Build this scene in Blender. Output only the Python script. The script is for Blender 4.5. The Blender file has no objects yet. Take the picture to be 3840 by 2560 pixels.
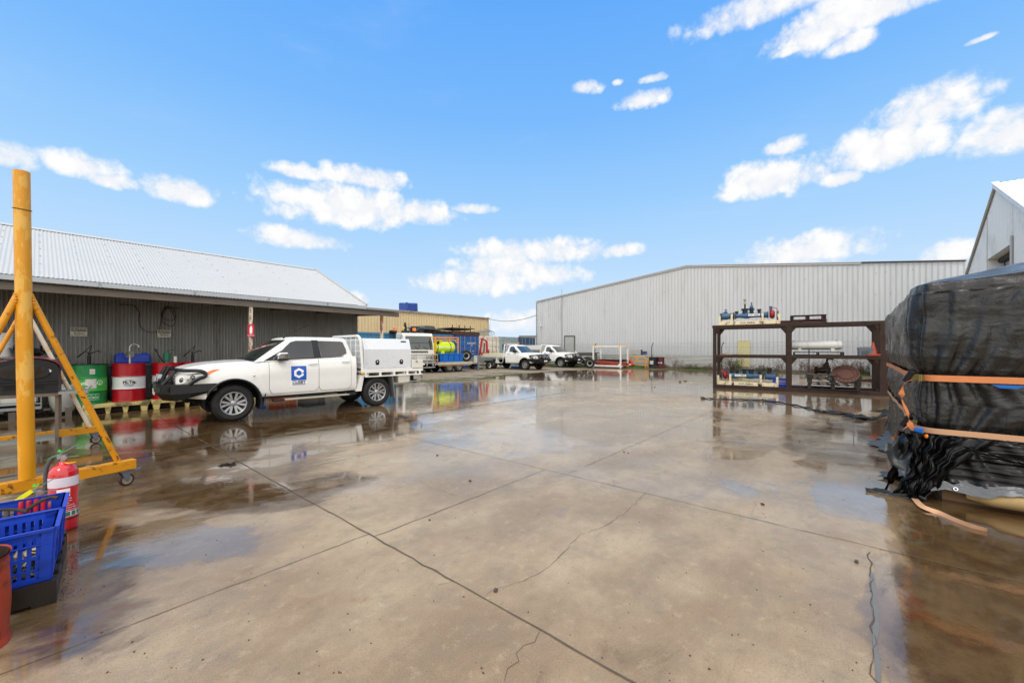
import bpy, math, random
import numpy as np
from mathutils import Vector, Matrix, noise as mnoise
R = math.radians
rnd = random.Random(7)
SC = bpy.context.scene
COL = SC.collection
# ---------------------------------------------------------------- camera
F, H, HZ = 1510.0, 1.53, 1308.0          # focal length in pixels of a 3840 px wide frame, eye height, horizon row
cd = bpy.data.cameras.new("camera"); cam = bpy.data.objects.new("camera", cd); COL.objects.link(cam)
cam.location = (0, 0, H); cam.rotation_euler = (R(90), 0, 0)
cd.sensor_fit = 'HORIZONTAL'; cd.sensor_width = 36; cd.lens = 36 * F / 3840; cd.shift_y = 28 / 3840
cd.clip_start = .05; cd.clip_end = 3000
SC.camera = cam
SC.view_settings.view_transform = 'Standard'; SC.view_settings.look = 'None'
SC.view_settings.exposure = 0.0; SC.view_settings.gamma = 1
try:
    SC.cycles.max_bounces = 8; SC.cycles.transparent_max_bounces = 8
    SC.cycles.sample_clamp_indirect = 6; SC.cycles.caustics_reflective = False
except Exception: pass

def C(h, a=1.0):
    h = h.lstrip('#'); o = []
    for i in (0, 2, 4):
        c = int(h[i:i+2], 16) / 255
        o.append(c / 12.92 if c <= .04045 else ((c + .055) / 1.055) ** 2.4)
    return (o[0], o[1], o[2], a)

class NT:
    def __init__(s, tree): s.t = tree; s.n = tree.nodes; s.l = tree.links
    def new(s, typ, **kw):
        n = s.n.new(typ)
        for k, v in kw.items(): setattr(n, k, v)
        return n
    def put(s, sock, v):
        if isinstance(v, bpy.types.NodeSocket): s.l.new(v, sock)
        elif v is not None: sock.default_value = v
    def m(s, op, a, b=None, c=None, clamp=False):
        n = s.new('ShaderNodeMath', operation=op, use_clamp=clamp); s.put(n.inputs[0], a)
        if b is not None: s.put(n.inputs[1], b)
        if c is not None: s.put(n.inputs[2], c)
        return n.outputs[0]
    def mix(s, f, a, b, mode='MIX'):
        n = s.new('ShaderNodeMix', data_type='RGBA', blend_type=mode)
        s.put(n.inputs[0], f); s.put(n.inputs[6], a); s.put(n.inputs[7], b)
        return n.outputs[2]
    def noise(s, vec, scale, detail=4, rough=.55, dist=0):
        n = s.new('ShaderNodeTexNoise'); s.put(n.inputs['Vector'], vec); n.inputs['Scale'].default_value = scale
        n.inputs['Detail'].default_value = detail; n.inputs['Roughness'].default_value = rough; n.inputs['Distortion'].default_value = dist
        return n.outputs['Fac']
    def step(s, v, a, b, to=(0, 1), smooth=True):
        n = s.new('ShaderNodeMapRange', interpolation_type='SMOOTHSTEP' if smooth else 'LINEAR')
        s.put(n.inputs[0], v); s.put(n.inputs[1], a); s.put(n.inputs[2], b); s.put(n.inputs[3], to[0]); s.put(n.inputs[4], to[1])
        return n.outputs[0]
    def scale(s, vec, sc):
        n = s.new('ShaderNodeVectorMath', operation='MULTIPLY'); s.put(n.inputs[0], vec); n.inputs[1].default_value = sc
        return n.outputs[0]

# ---------------------------------------------------------------- sky: blue gradient with separate cumulus clouds, broken white cloud overhead and behind
def sky():
    w = bpy.data.worlds.new("World"); SC.world = w; w.use_nodes = True
    N = NT(w.node_tree); N.n.clear()
    tc = N.new('ShaderNodeTexCoord'); sep = N.new('ShaderNodeSeparateXYZ'); d = tc.outputs['Generated']
    nv = N.new('ShaderNodeVectorMath', operation='NORMALIZE'); N.put(nv.inputs[0], d); d = nv.outputs[0]
    N.put(sep.inputs[0], d); x, y, z = sep.outputs
    el = N.m('ARCSINE', z); az = N.m('ARCTAN2', x, y)
    ramp = N.new('ShaderNodeValToRGB'); N.put(ramp.inputs[0], N.step(el, 0.0, .75, smooth=False))
    cr = ramp.color_ramp
    stops = [(0, '#e2effd'), (.10, '#d3e9fe'), (.25, '#bcdefe'), (.45, '#9dcffe'), (.68, '#7cbbfd'), (1, '#5fa9fb')]
    cr.elements[0].position = 0; cr.elements[0].color = C(stops[0][1]); cr.elements[1].position = 1; cr.elements[1].color = C(stops[-1][1])
    for p, c in stops[1:-1]: e = cr.elements.new(p); e.color = C(c)
    blobs = [(1790,5,230,50),(1900,62,140,62),(2070,2,230,46),(1815,118,40,14),(1960,100,60,30),(1350,203,40,20),(1475,232,62,26),(1500,182,36,12),(1420,190,14,10),
             (35,362,60,36),(190,384,100,36),(250,415,70,22),(415,440,80,34),(690,397,66,22),(845,412,110,28),(800,478,180,56),(950,490,120,36),(1085,481,60,15),(680,552,105,26),
             (1225,580,165,36),(1100,652,135,36),(1250,635,90,32),(1160,615,120,34),(1425,578,50,18),(1770,418,125,50),(1805,338,50,22),(2130,252,145,62),(2030,340,150,58),(2310,310,110,66),(1930,412,50,20),
             (1855,580,150,44),(2190,582,80,30),(1180,742,90,28),(810,688,40,20),(2255,90,38,9),(1985,30,120,50)]
    mx = None
    for bx, by, rx, ry in blobs:
        bx, by, rx, ry = [q * 3840 / 2352 for q in (bx, by, rx, ry)]
        a0 = math.atan((bx-1920)/F); ra = abs(math.atan((bx+rx-1920)/F) - math.atan((bx-rx-1920)/F)) / 2
        e0 = math.atan((HZ-by)/math.hypot(F, bx-1920)); re = abs(math.atan((HZ-by+ry)/math.hypot(F, bx-1920)) - math.atan((HZ-by-ry)/math.hypot(F, bx-1920))) / 2
        u = N.m('DIVIDE', N.m('SUBTRACT', az, a0), ra); v = N.m('DIVIDE', N.m('SUBTRACT', el, e0), re)
        # flat-bottomed: the lower half falls off faster
        v = N.m('MULTIPLY', v, N.m('ADD', 1.0, N.m('MULTIPLY', N.m('LESS_THAN', v, 0), .35)))
        q = N.m('SUBTRACT', 1.0, N.m('ADD', N.m('MULTIPLY', u, u), N.m('MULTIPLY', v, v)))
        mx = q if mx is None else N.m('MAXIMUM', mx, q)
    mx = N.m('MAXIMUM', mx, -1.7)
    def billow(sc, det, rough):
        n = N.noise(d, sc, det, rough); return N.m('ABSOLUTE', N.m('MULTIPLY', N.m('SUBTRACT', n, .5), 4))
    n1 = billow(15, 5, .58); n2 = N.noise(d, 34, 5, .66); n3 = N.noise(d, 7, 3)
    dens = N.m('ADD', mx, N.m('ADD', N.m('MULTIPLY', N.m('SUBTRACT', n1, .36), 1.15), N.m('ADD', N.m('MULTIPLY', N.m('SUBTRACT', n2, .5), 1.7), N.m('MULTIPLY', N.m('SUBTRACT', n3, .5), 2.0))))
    cm = N.step(dens, -.62, .78)
    thin = N.m('MULTIPLY', N.step(N.noise(N.scale(d, (1, 1, 3.5)), 3.2, 5, .6), .55, .85), .10)
    cm = N.m('MAXIMUM', cm, thin)
    lowb = N.m('MULTIPLY', N.step(N.m('ADD', n1, N.m('MULTIPLY', n3, .8)), .95, .45), 1)
    ccol = N.mix(N.m('MULTIPLY', lowb, .45), (1.0, 1.0, 1.0, 1), (.80, .84, .92, 1))
    col = N.mix(cm, ramp.outputs[0], ccol)
    # overhead and behind the camera the cloud deck is nearly closed: this is what makes the yard light so soft
    back = N.m('MAXIMUM', N.step(el, .78, 1.0), N.step(y, .12, -.25))
    bn = N.step(N.noise(d, 3, 4), .30, .52)
    bcol = N.mix(bn, (.95, 1.02, 1.15, 1), (1.95, 1.90, 1.82, 1))
    col = N.mix(back, col, bcol)
    col = N.mix(N.step(z, 0, -.02), col, (.30, .28, .25, 1))
    bg = N.new('ShaderNodeBackground'); N.put(bg.inputs[0], col); bg.inputs[1].default_value = 1.0
    out = N.new('ShaderNodeOutputWorld'); N.l.new(bg.outputs[0], out.inputs[0])
sky()
ld = bpy.data.lights.new("sun", 'SUN'); ld.energy = 1.1; ld.angle = R(18); ld.color = (1, .96, .9)
sun = bpy.data.objects.new("sun", ld); COL.objects.link(sun); sun.rotation_euler = (R(38), R(12), R(-20))

# ---------------------------------------------------------------- mesh helpers
V = Vector
def basis(d):
    d = V(d).normalized(); a = V((0, 0, 1)) if abs(d.z) < .9 else V((1, 0, 0))
    u = d.cross(a).normalized(); return u, d.cross(u).normalized()
class MB:
    def __init__(s): s.v = []; s.f = []
    def cut(s): s.k = getattr(s, 'k', [])+[len(s.v)]; return s
    def add(s, vs, fs):
        k = len(s.v); s.v += [tuple(p) for p in vs]; s.f += [tuple(i + k for i in f) for f in fs]; return s
    def box(s, c, d, rz=0, rx=0, ry=0):
        c = V(c); M = Matrix.Rotation(rz, 3, 'Z') @ Matrix.Rotation(ry, 3, 'Y') @ Matrix.Rotation(rx, 3, 'X')
        vs = [c + M @ V((sx*d[0]/2, sy*d[1]/2, sz*d[2]/2)) for sx in (-1, 1) for sy in (-1, 1) for sz in (-1, 1)]
        return s.add(vs, [(0,1,3,2),(4,6,7,5),(0,4,5,1),(2,3,7,6),(0,2,6,4),(1,5,7,3)])
    def bx(s, x0, x1, y0, y1, z0, z1): return s.box(((x0+x1)/2, (y0+y1)/2, (z0+z1)/2), (abs(x1-x0), abs(y1-y0), abs(z1-z0)))
    def bar(s, p, q, w, h, up=(0, 0, 1)):
        p = V(p); q = V(q); d = (q-p).normalized(); up = V(up)
        if abs(d.dot(up)) > .95: up = V((1, 0, 0))
        a = d.cross(up).normalized() * (w/2); b = a.cross(d).normalized() * (h/2)
        vs = [p-a-b, p+a-b, p+a+b, p-a+b, q-a-b, q+a-b, q+a+b, q-a+b]
        return s.add(vs, [(3,2,1,0),(4,5,6,7),(0,1,5,4),(1,2,6,5),(2,3,7,6),(3,0,4,7)])
    def tube(s, pts, r, n=8, closed=False, cap=True):
        pts = [V(p) for p in pts]; m = len(pts); vs = []; rs = r if isinstance(r, (list, tuple)) else [r]*m; pu = None
        for i, p in enumerate(pts):
            if closed: t = pts[(i+1) % m] - pts[i-1]
            else: t = pts[min(i+1, m-1)] - pts[max(i-1, 0)]
            t.normalize()
            if pu is None: u, w = basis(t)
            else:
                u = (pu - t * pu.dot(t)).normalized(); w = t.cross(u)
            pu = u
            for k in range(n):
                a = 2*math.pi*k/n; vs.append(p + (u*math.cos(a) + w*math.sin(a)) * rs[i])
        fs = []
        for i in range(m if closed else m-1):
            j = (i+1) % m
            for k in range(n): fs.append((i*n+k, i*n+(k+1) % n, j*n+(k+1) % n, j*n+k))
        if cap and not closed: fs += [tuple(range(n-1, -1, -1)), tuple((m-1)*n+k for k in range(n))]
        return s.add(vs, fs)
    def cyl(s, p, q, r, n=16, r2=None): return s.tube([p, q], [r, r if r2 is None else r2], n)
    def lathe(s, prof, o=(0, 0, 0), ax=(0, 0, 1), n=24, closed=False):
        o = V(o); ax = V(ax).normalized(); u, w = basis(ax); vs = []; fs = []
        for r_, h in prof:
            for k in range(n):
                a = 2*math.pi*k/n; vs.append(o + ax*h + (u*math.cos(a) + w*math.sin(a)) * max(r_, .0004))
        m = len(prof)
        for i in range(m if closed else m-1):
            j = (i+1) % m
            for k in range(n): fs.append((i*n+k, i*n+(k+1) % n, j*n+(k+1) % n, j*n+k))
        return s.add(vs, fs)
    def prism(s, pts, O, U, W, D):
        O = V(O); U = V(U); W = V(W); D = V(D); n = len(pts)
        a = [O + U*p[0] + W*p[1] for p in pts]; b = [p + D for p in a]
        return s.add(a+b, [tuple(range(n-1, -1, -1)), tuple(range(n, 2*n))] + [(i, (i+1) % n, n+(i+1) % n, n+i) for i in range(n)])
    def grid(s, fn, nu, nv):
        vs = [fn(i/nu, j/nv) for i in range(nu+1) for j in range(nv+1)]
        return s.add(vs, [(i*(nv+1)+j, (i+1)*(nv+1)+j, (i+1)*(nv+1)+j+1, i*(nv+1)+j+1) for i in range(nu) for j in range(nv)])
    def ball(s, c, r, n=10, sz=1.0):
        pr = [(r*math.sin(math.pi*i/n), -r*sz*math.cos(math.pi*i/n)) for i in range(n+1)]
        return s.lathe(pr, c, (0, 0, 1), n*2)
    def each(s, name, m, parent=None, **kw):        # one object per piece, pieces separated by cut()
        ks = [0]+[k for k in getattr(s, 'k', [])]+[len(s.v)]; out = []
        for a, b in zip(ks[:-1], ks[1:]):
            if b > a: q = MB(); q.v = s.v[a:b]; q.f = [tuple(i-a for i in f) for f in s.f if a <= f[0] < b]; out.append(q.build(name, m, parent, **kw))
        return out
    def build(s, name, m, parent=None, smooth=40, bev=0, fix=True):
        me = bpy.data.meshes.new(name); me.from_pydata(s.v, [], s.f)
        if fix:
            import bmesh
            b = bmesh.new(); b.from_mesh(me); bmesh.ops.remove_doubles(b, verts=b.verts, dist=1e-5) if smooth else None
            bmesh.ops.recalc_face_normals(b, faces=b.faces); b.to_mesh(me); b.free()
        if smooth:
            me.shade_smooth(); me.set_sharp_from_angle(angle=R(smooth))
        o = bpy.data.objects.new(name, me); COL.objects.link(o)
        if m is not None: me.materials.append(m)
        if parent is not None: o.parent = parent
        if bev:
            b = o.modifiers.new("bevel", 'BEVEL'); b.width = bev; b.segments = 2; b.limit_method = 'ANGLE'; b.angle_limit = R(45)
        return o
def tag(o, label=None, cat=None, group=None, kind=None):
    if label: o['label'] = label
    if cat: o['category'] = cat
    if group: o['group'] = group
    if kind: o['kind'] = kind
    return o
def thing(name, label, cat, loc=(0, 0, 0), rz=0, group=None):
    o = bpy.data.objects.new(name, None); COL.objects.link(o); o.location = loc; o.rotation_euler = (0, 0, rz); o.empty_display_size = .1
    return tag(o, label, cat, group)
def kids(o): return [c for c in list(bpy.data.objects) if c.parent == o]
def dup(o, loc=None, rz=None, label=None, parent=None):
    c = o.copy(); COL.objects.link(c); c.parent = parent
    if loc is not None: c.location = loc
    if rz is not None: c.rotation_euler = (0, 0, rz)
    if label: c['label'] = label
    for k in kids(o): dup(k, parent=c)
    return c
def text(name, s, m, parent, O, U, W, size, depth=.0015, align='CENTER', sx=1.0, bold=0):
    cu = bpy.data.curves.new(name, 'FONT'); cu.body = s; cu.size = 1; cu.align_x = align; cu.align_y = 'CENTER'; cu.resolution_u = 3; cu.offset = bold
    to = bpy.data.objects.new("t", cu); COL.objects.link(to); bpy.context.view_layer.update()
    me = bpy.data.meshes.new_from_object(to); bpy.data.objects.remove(to)
    U = V(U).normalized(); W = V(W).normalized(); n = U.cross(W); O = V(O)
    mb = MB(); vs = [O + U*(v.co.x*size*sx) + W*(v.co.y*size) + n*depth for v in me.vertices]
    mb.add(vs, [tuple(p.vertices) for p in me.polygons])
    return mb.build(name, m, parent, smooth=0, fix=False)
# slab frame: d2 runs away to the right, nn away to the left
D2 = V((.647, .762, 0)).normalized(); NN = V((-D2.y, D2.x, 0))
def sn(s, n, z=0): return D2*s + NN*n + V((0, 0, z))
def gp(px, py, z=0):
    Y = F*(H-z)/(py-HZ); return V(((px-1920)/F*Y, Y, z))
def on_n(px, n, z=0):                     # where the sight line of column px meets the vertical plane n
    a = (px-1920)/F; Y = n/(NN.x*a + NN.y); return V((a*Y, Y, z))
AZ2 = math.atan2(D2.y, D2.x)

# ---------------------------------------------------------------- materials
MATS = {}
def mat(name, col, rough=.5, metal=0, var=.08, vs=6, dirt=None, ds=3, damt=0, dlo=.5, dhi=.7, bump=0, bs=60, coat=0, stretch=(1, 1, 1), rvar=.1, ior=1.45, trans=0, alpha=1, emit=0, spec=.5):
    if name in MATS: return MATS[name]
    m = bpy.data.materials.new(name); m.use_nodes = True; N = NT(m.node_tree); b = N.n['Principled BSDF']
    if isinstance(col, str): col = C(col)
    tc = N.new('ShaderNodeTexCoord').outputs['Object']; vec = N.scale(tc, stretch)
    n1 = N.noise(vec, vs, 5)
    c = N.mix(n1, tuple(min(1, q*(1-var*1.6)) for q in col[:3])+(1,), tuple(min(1, q*(1+var*1.6)) for q in col[:3])+(1,))
    r_ = N.m('ADD', rough, N.m('MULTIPLY', N.m('SUBTRACT', N.noise(vec, vs*2.3, 4), .5), rvar*2))
    if dirt:
        if isinstance(dirt, str): dirt = C(dirt)
        dm = N.m('MULTIPLY', N.step(N.noise(vec, ds, 8, .65), dlo, dhi), damt)
        c = N.mix(dm, c, dirt); r_ = N.m('ADD', r_, N.m('MULTIPLY', dm, .3))
        if metal: N.put(b.inputs['Metallic'], N.m('MULTIPLY', N.m('SUBTRACT', 1, dm), metal))
    if not (dirt and metal): b.inputs['Metallic'].default_value = metal
    N.put(b.inputs['Base Color'], c); N.put(b.inputs['Roughness'], N.m('MAXIMUM', r_, .02))
    b.inputs['IOR'].default_value = ior; b.inputs['Coat Weight'].default_value = coat; b.inputs['Coat Roughness'].default_value = .06
    b.inputs['Transmission Weight'].default_value = trans; b.inputs['Specular IOR Level'].default_value = spec
    if emit: b.inputs['Emission Strength'].default_value = emit; b.inputs['Emission Color'].default_value = col
    if bump:
        bn = N.new('ShaderNodeBump'); bn.inputs['Strength'].default_value = 1; bn.inputs['Distance'].default_value = bump
        N.put(bn.inputs['Height'], N.noise(vec, bs, 4)); N.l.new(bn.outputs[0], b.inputs['Normal'])
    MATS[name] = m; return m
white = mat('white_paint', '#e6e6e2', .22, var=.02, coat=.4, dirt='#8d8472', ds=2.5, damt=.22, dlo=.5, dhi=.8)
whited = mat('worn_white_paint', '#d9d7cd', .4, var=.04, dirt='#7a4a28', ds=5, damt=.55, dlo=.58, dhi=.72)
yellow = mat('yellow_paint', '#cf8b10', .40, var=.18, vs=5, dirt='#4a2b12', ds=13, damt=.85, dlo=.575, dhi=.65, bump=.0006, bs=40)
yellow2 = mat('yellow_post_paint', '#d08f12', .36, var=.10, vs=4, dirt='#ddb45c', ds=2.2, damt=.62, dlo=.52, dhi=.56, stretch=(2.4, 2.4, .8), bump=.0005, bs=50)
black = mat('black_plastic', '#15161a', .42, var=.1)
blackm = mat('black_powdercoat', '#101115', .35, var=.1, bump=.0003, bs=200)
rubber = mat('tyre_rubber', '#1b1b1b', .75, var=.15, dirt='#4a4640', ds=8, damt=.35, dlo=.45, dhi=.8, bump=.002, bs=70)
alloy = mat('alloy_wheel', '#a4a5a6', .36, .6, var=.04, dirt='#5d554c', ds=9, damt=.3)
chrome = mat('chrome', '#e4e6e8', .08, 1, var=.02, rvar=.03)
glass = mat('dark_glass', '#0d1113', .05, var=.05, rvar=.02, coat=.6, ior=1.6)
glass2 = mat('windscreen_glass', '#2b3634', .05, var=.15, vs=1.5, rvar=.02, coat=.6, ior=1.6)
lampg = mat('lamp_glass', '#b9b9b0', .08, .55, var=.35, vs=9, coat=.8)
orange = mat('orange_lens', '#e3731c', .2, var=.08, coat=.5)
redl = mat('red_lens', '#a01510', .2, var=.08, coat=.5)
galv = mat('galvanised_steel', '#8f9391', .45, .6, var=.15, vs=12, dirt='#6d4630', ds=6, damt=.5, dlo=.58, dhi=.75)
dark = mat('dark_underside', '#0c0c0d', .8)
logob = mat('logo_blue', '#1657b5', .35, var=.02)
logow = mat('logo_white', '#f0f0f0', .35, var=.01)
inkb = mat('ink_black', '#121212', .6, var=.02)
inkn = mat('ink_navy', '#27345a', .6, var=.02)
redp = mat('red_paint', '#a81020', .25, var=.06, coat=.3, dirt='#3a0d10', ds=7, damt=.3)
redm = mat('weathered_red_paint', '#a33c25', .55, var=.15, dirt='#4b2113', ds=6, damt=.7, dlo=.48, dhi=.62)
rust = mat('rusty_steel', '#32211a', .68, .15, var=.28, vs=7, dirt='#1c1110', ds=4, damt=.6, bump=.0015, bs=40)
wood = mat('weathered_timber', '#5f564b', .8, var=.25, vs=5, stretch=(1, 1, 4), dirt='#2b2622', ds=5, damt=.6, bump=.001, bs=60)
woodd = mat('wet_dark_timber', '#241b15', .45, var=.25, vs=8, dirt='#0e0b09', ds=5, damt=.6, bump=.001, bs=50)
bluec = mat('blue_crate_plastic', '#1440b4', .35, var=.06, dirt='#0b2050', ds=6, damt=.4)
bluet = mat('blue_toolbox_plastic', '#0d62b8', .4, var=.06)
# ---------------------------------------------------------------- ground
def wetness(X, Y):
    w = .50
    if Y > .8:
        px = 1920 + F*X/Y; py = HZ + F*H/Y
        L = [(1230,1580,430,95,.5),(1560,1520,260,70,.5),(2400,1408,900,22,.6),(450,1620,520,70,.45),(250,1760,420,70,.35),(850,1850,360,75,.42),(1290,1815,170,40,.5),
             (700,2030,520,120,.25),(3330,1830,330,140,.5),(3650,2250,420,520,.55),(3000,1510,420,50,.45),(2780,1690,130,45,.45),(3120,1725,160,40,.4),(3260,1620,260,60,.35),
             (2350,1600,520,90,.22),(1750,1470,420,40,.5),(800,1700,500,70,.25),(2700,1840,350,60,.12),(3000,1460,900,30,.3),(1900,1650,400,60,.2),(120,2300,260,330,.3)]
        for cx, cy, rx, ry, k in L:
            q = 1 - ((px-cx)/rx)**2 - ((py-cy)/ry)**2
            if q > 0: w += k*min(1, q*1.6)
        q = 1 - ((px-1950)/1150)**2 - ((py-2250)/480)**2
        if q > 0: w -= .5*min(1, q*2.2)
    return w
def stain_and_reflection(X, Y):  # brown stains, plus dark shed and tarp reflections painted into the slab colour
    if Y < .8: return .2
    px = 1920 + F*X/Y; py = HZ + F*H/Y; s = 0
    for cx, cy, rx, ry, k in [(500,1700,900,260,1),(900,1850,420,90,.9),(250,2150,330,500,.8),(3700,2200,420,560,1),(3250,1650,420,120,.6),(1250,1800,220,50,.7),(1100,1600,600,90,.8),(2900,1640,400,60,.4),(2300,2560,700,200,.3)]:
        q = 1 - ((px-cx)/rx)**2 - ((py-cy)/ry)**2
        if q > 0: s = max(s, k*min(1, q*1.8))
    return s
def yard_material():
    m = bpy.data.materials.new('wet_concrete'); m.use_nodes = True; N = NT(m.node_tree); b = N.n['Principled BSDF']
    tc = N.new('ShaderNodeTexCoord').outputs['Object']
    at = N.new('ShaderNodeAttribute', attribute_name='wet').outputs['Fac']
    mv = N.new('ShaderNodeMapping'); N.put(mv.inputs[0], tc); mv.inputs['Rotation'].default_value = (0, 0, -AZ2); tv = mv.outputs[0]
    sv = N.scale(tv, (.85, 1.15, 1))
    n1 = N.noise(sv, .9, 6, .6); n2 = N.noise(tv, 3.5, 8, .70); n3 = N.noise(tv, 90, 4, .75); n5 = N.noise(N.scale(tv, (.7, 1.3, 1)), 1.6, 9, .72, .5); n6 = N.noise(tv, 11, 8, .75); n7 = N.noise(tv, 260, 2, .6)
    base = N.mix(N.step(n1, .3, .7), C('#84694a'), C('#ad9675'))
    base = N.mix(N.m('MULTIPLY', N.step(n5, .44, .66), .50), base, C('#7f6748'))
    base = N.mix(N.m('MULTIPLY', N.step(n2, .48, .66), .45), base, C('#7a6c54'))
    base = N.mix(N.m('MULTIPLY', N.step(n6, .52, .70), .40), base, C('#66563f'))
    base = N.mix(N.m('MULTIPLY', N.step(n6, .47, .34), .35), base, C('#bba685'))
    base = N.mix(N.m('MULTIPLY', N.step(N.noise(tv, 1.3, 8, .74, .4), .60, .70), .55), base, C('#8a5534'))
    base = N.mix(N.m('MULTIPLY', N.step(N.noise(N.scale(tv, (1.4, .8, 1)), 1.9, 6, .7), .62, .70), .35), base, C('#6d6470'))
    base = N.mix(N.m('MULTIPLY', N.step(n3, .42, .72), .38), base, C('#4f4334'))
    base = N.mix(N.m('MULTIPLY', N.step(n7, .40, .62), .22), base, C('#c4b79f'))
    sp = N.new('ShaderNodeTexVoronoi'); N.put(sp.inputs['Vector'], tc); sp.inputs['Scale'].default_value = 9; sp.inputs['Randomness'].default_value = 1
    base = N.mix(N.m('MULTIPLY', N.step(sp.outputs['Distance'], .055, .03), N.step(N.noise(tc, 2.2, 2), .52, .6)), base, C('#37302a'))
    w = N.m('ADD', at, N.m('ADD', N.m('MULTIPLY', N.m('SUBTRACT', N.noise(sv, 1.3, 7, .6, .5), .5), 1.1), N.m('MULTIPLY', N.m('SUBTRACT', n2, .5), .25)))
    stn_refl = N.new('ShaderNodeAttribute', attribute_name='stain_reflect').outputs['Fac']
    sm = N.m('MULTIPLY', N.step(N.m('ADD', stn_refl, N.m('MULTIPLY', N.m('SUBTRACT', n5, .5), 2.0)), .30, .80), .85)
    base = N.mix(sm, base, N.mix(N.step(n2, .35, .65), C('#462f19'), C('#6b5636')))  # browns carry the stains and the painted dark reflections
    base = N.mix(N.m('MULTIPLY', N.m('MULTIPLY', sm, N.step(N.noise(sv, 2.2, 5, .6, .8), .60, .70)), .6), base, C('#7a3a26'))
    base = N.mix(N.m('MULTIPLY', N.m('MULTIPLY', sm, N.step(N.noise(sv, 1.6, 5, .6, .8), .64, .72)), .35), base, C('#8fa394'))
    pud = N.step(w, .63, .72); damp = N.step(w, .25, .66)
    dk = N.mix(N.m('ADD', N.m('MULTIPLY', damp, .10), N.m('MULTIPLY', pud, .40)), (1, 1, 1, 1), (.40, .30, .20, 1))
    col = N.mix(1.0, base, dk, 'MULTIPLY')
    N.put(b.inputs['Base Color'], col)
    r = N.m('SUBTRACT', .30, N.m('MULTIPLY', damp, .17)); r = N.m('ADD', r, N.m('MULTIPLY', N.m('SUBTRACT', n2, .5), .16))
    r = N.m('MAXIMUM', N.m('MULTIPLY', r, N.m('SUBTRACT', 1, pud)), .05); N.put(b.inputs['Roughness'], r)
    b.inputs['IOR'].default_value = 1.40
    N.put(b.inputs['Coat Weight'], N.m('MULTIPLY', N.m('ADD', N.m('MULTIPLY', damp, .32), N.m('MULTIPLY', pud, .60)), 1)); b.inputs['Coat IOR'].default_value = 1.33; N.put(b.inputs['Coat Roughness'], N.m('MAXIMUM', .045, N.m('MULTIPLY', N.m('SUBTRACT', n2, .38), .7)))
    wav = N.noise(N.scale(tc, (1, 1, 1)), 22, 3, .5)
    h = N.m('ADD', N.m('MULTIPLY', N.m('MULTIPLY', n3, .0016), N.m('SUBTRACT', 1, pud)), N.m('MULTIPLY', N.m('MULTIPLY', wav, .0013), pud))
    h = N.m('ADD', h, N.m('MULTIPLY', N.m('MULTIPLY', n2, .004), N.m('SUBTRACT', 1, pud)))
    bn = N.new('ShaderNodeBump'); bn.inputs['Strength'].default_value = .6; bn.inputs['Distance'].default_value = 1; N.put(bn.inputs['Height'], h)
    N.l.new(bn.outputs[0], b.inputs['Normal'])
    return m
gm = mat('far_dirt', '#7b6b52', .9, var=.2, vs=.3, dirt='#4c5a2a', ds=.2, damt=.7, dlo=.45, dhi=.6)
mb = MB(); mb.add([(-400, -200, -.012), (400, -200, -.012), (400, 900, -.012), (-400, 900, -.012)], [(0, 1, 2, 3)])
tag(mb.build('ground', gm, smooth=0), kind='structure')
nx, ny = 250, 240; X0, X1, Y0, Y1 = -22.0, 34.0, -6.0, 44.0
xs = np.linspace(X0, X1, nx+1); ys = Y0 + (Y1-Y0)*np.linspace(0, 1, ny+1)**1.5
mb = MB(); mb.grid(lambda u, v: (xs[round(u*nx)], ys[round(v*ny)], 0), nx, ny)
yard = mb.build('concrete_yard', yard_material(), smooth=0, fix=False); tag(yard, kind='structure')
at = yard.data.attributes.new('wet', 'FLOAT', 'POINT')
at.data.foreach_set('value', [wetness(v[0], v[1]) for v in mb.v])
sa = yard.data.attributes.new('stain_reflect', 'FLOAT', 'POINT'); sa.data.foreach_set('value', [stain_and_reflection(v[0], v[1]) for v in mb.v])
def jline(mb, P, w, jit=.006, step=.12, z=.004, seed=0, var=.4):
    r = random.Random(seed); pts = []
    for a, b in zip(P[:-1], P[1:]):
        a = V(a).to_2d(); b = V(b).to_2d(); n = max(1, int((b-a).length/step))
        for i in range(n): pts.append(a.lerp(b, i/n))
    pts.append(V(P[-1]).to_2d()); vs = []
    for i, p in enumerate(pts):
        t = (pts[min(i+1, len(pts)-1)] - pts[max(i-1, 0)]).normalized(); nrm = V((-t.y, t.x)); p = p + nrm*r.gauss(0, jit); ww = w*(1+r.uniform(-var, var))/2
        vs += [(*(p+nrm*ww), z), (*(p-nrm*ww), z)]
    mb.add(vs, [(2*i, 2*i+1, 2*i+3, 2*i+2) for i in range(len(pts)-1)])
jm = mat('joint_grime', '#584d3e', .45, var=.4, vs=9)
mb = MB()
for i, (s, w) in enumerate([(1.77, .010), (4.17, .006), (8.29, .006), (12.6, .010), (17, .010)]): jline(mb, [sn(s, -5 if i else -2.5), sn(s, 12.6)], w, .004, seed=i)
for i, (n, a, b, w) in enumerate([(2.98, 1.77, 4.17, .006), (3.06, -1, 1.77, .005), (2.67, 4.6, 13, .005), (5.4, 1.77, 4.17, .006), (7.75, -2, 12, .03), (10.3, 0, 12, .012), (5.4, -1, 1.77, .006), (0, 8.29, 17, .01)]):
    jline(mb, [sn(a, n), sn(b, n)], w, .004 if w < .02 else .012, seed=20+i)
o = mb.build('expansion_joint', jm, yard, smooth=0, fix=False)
mb = MB(); z0 = 1.3516
def zz(x, y): return gp(1200+x/z0, 1400+y/z0)
def zr(x, y): return gp(2400+x/z0, 1400+y/z0)
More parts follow.
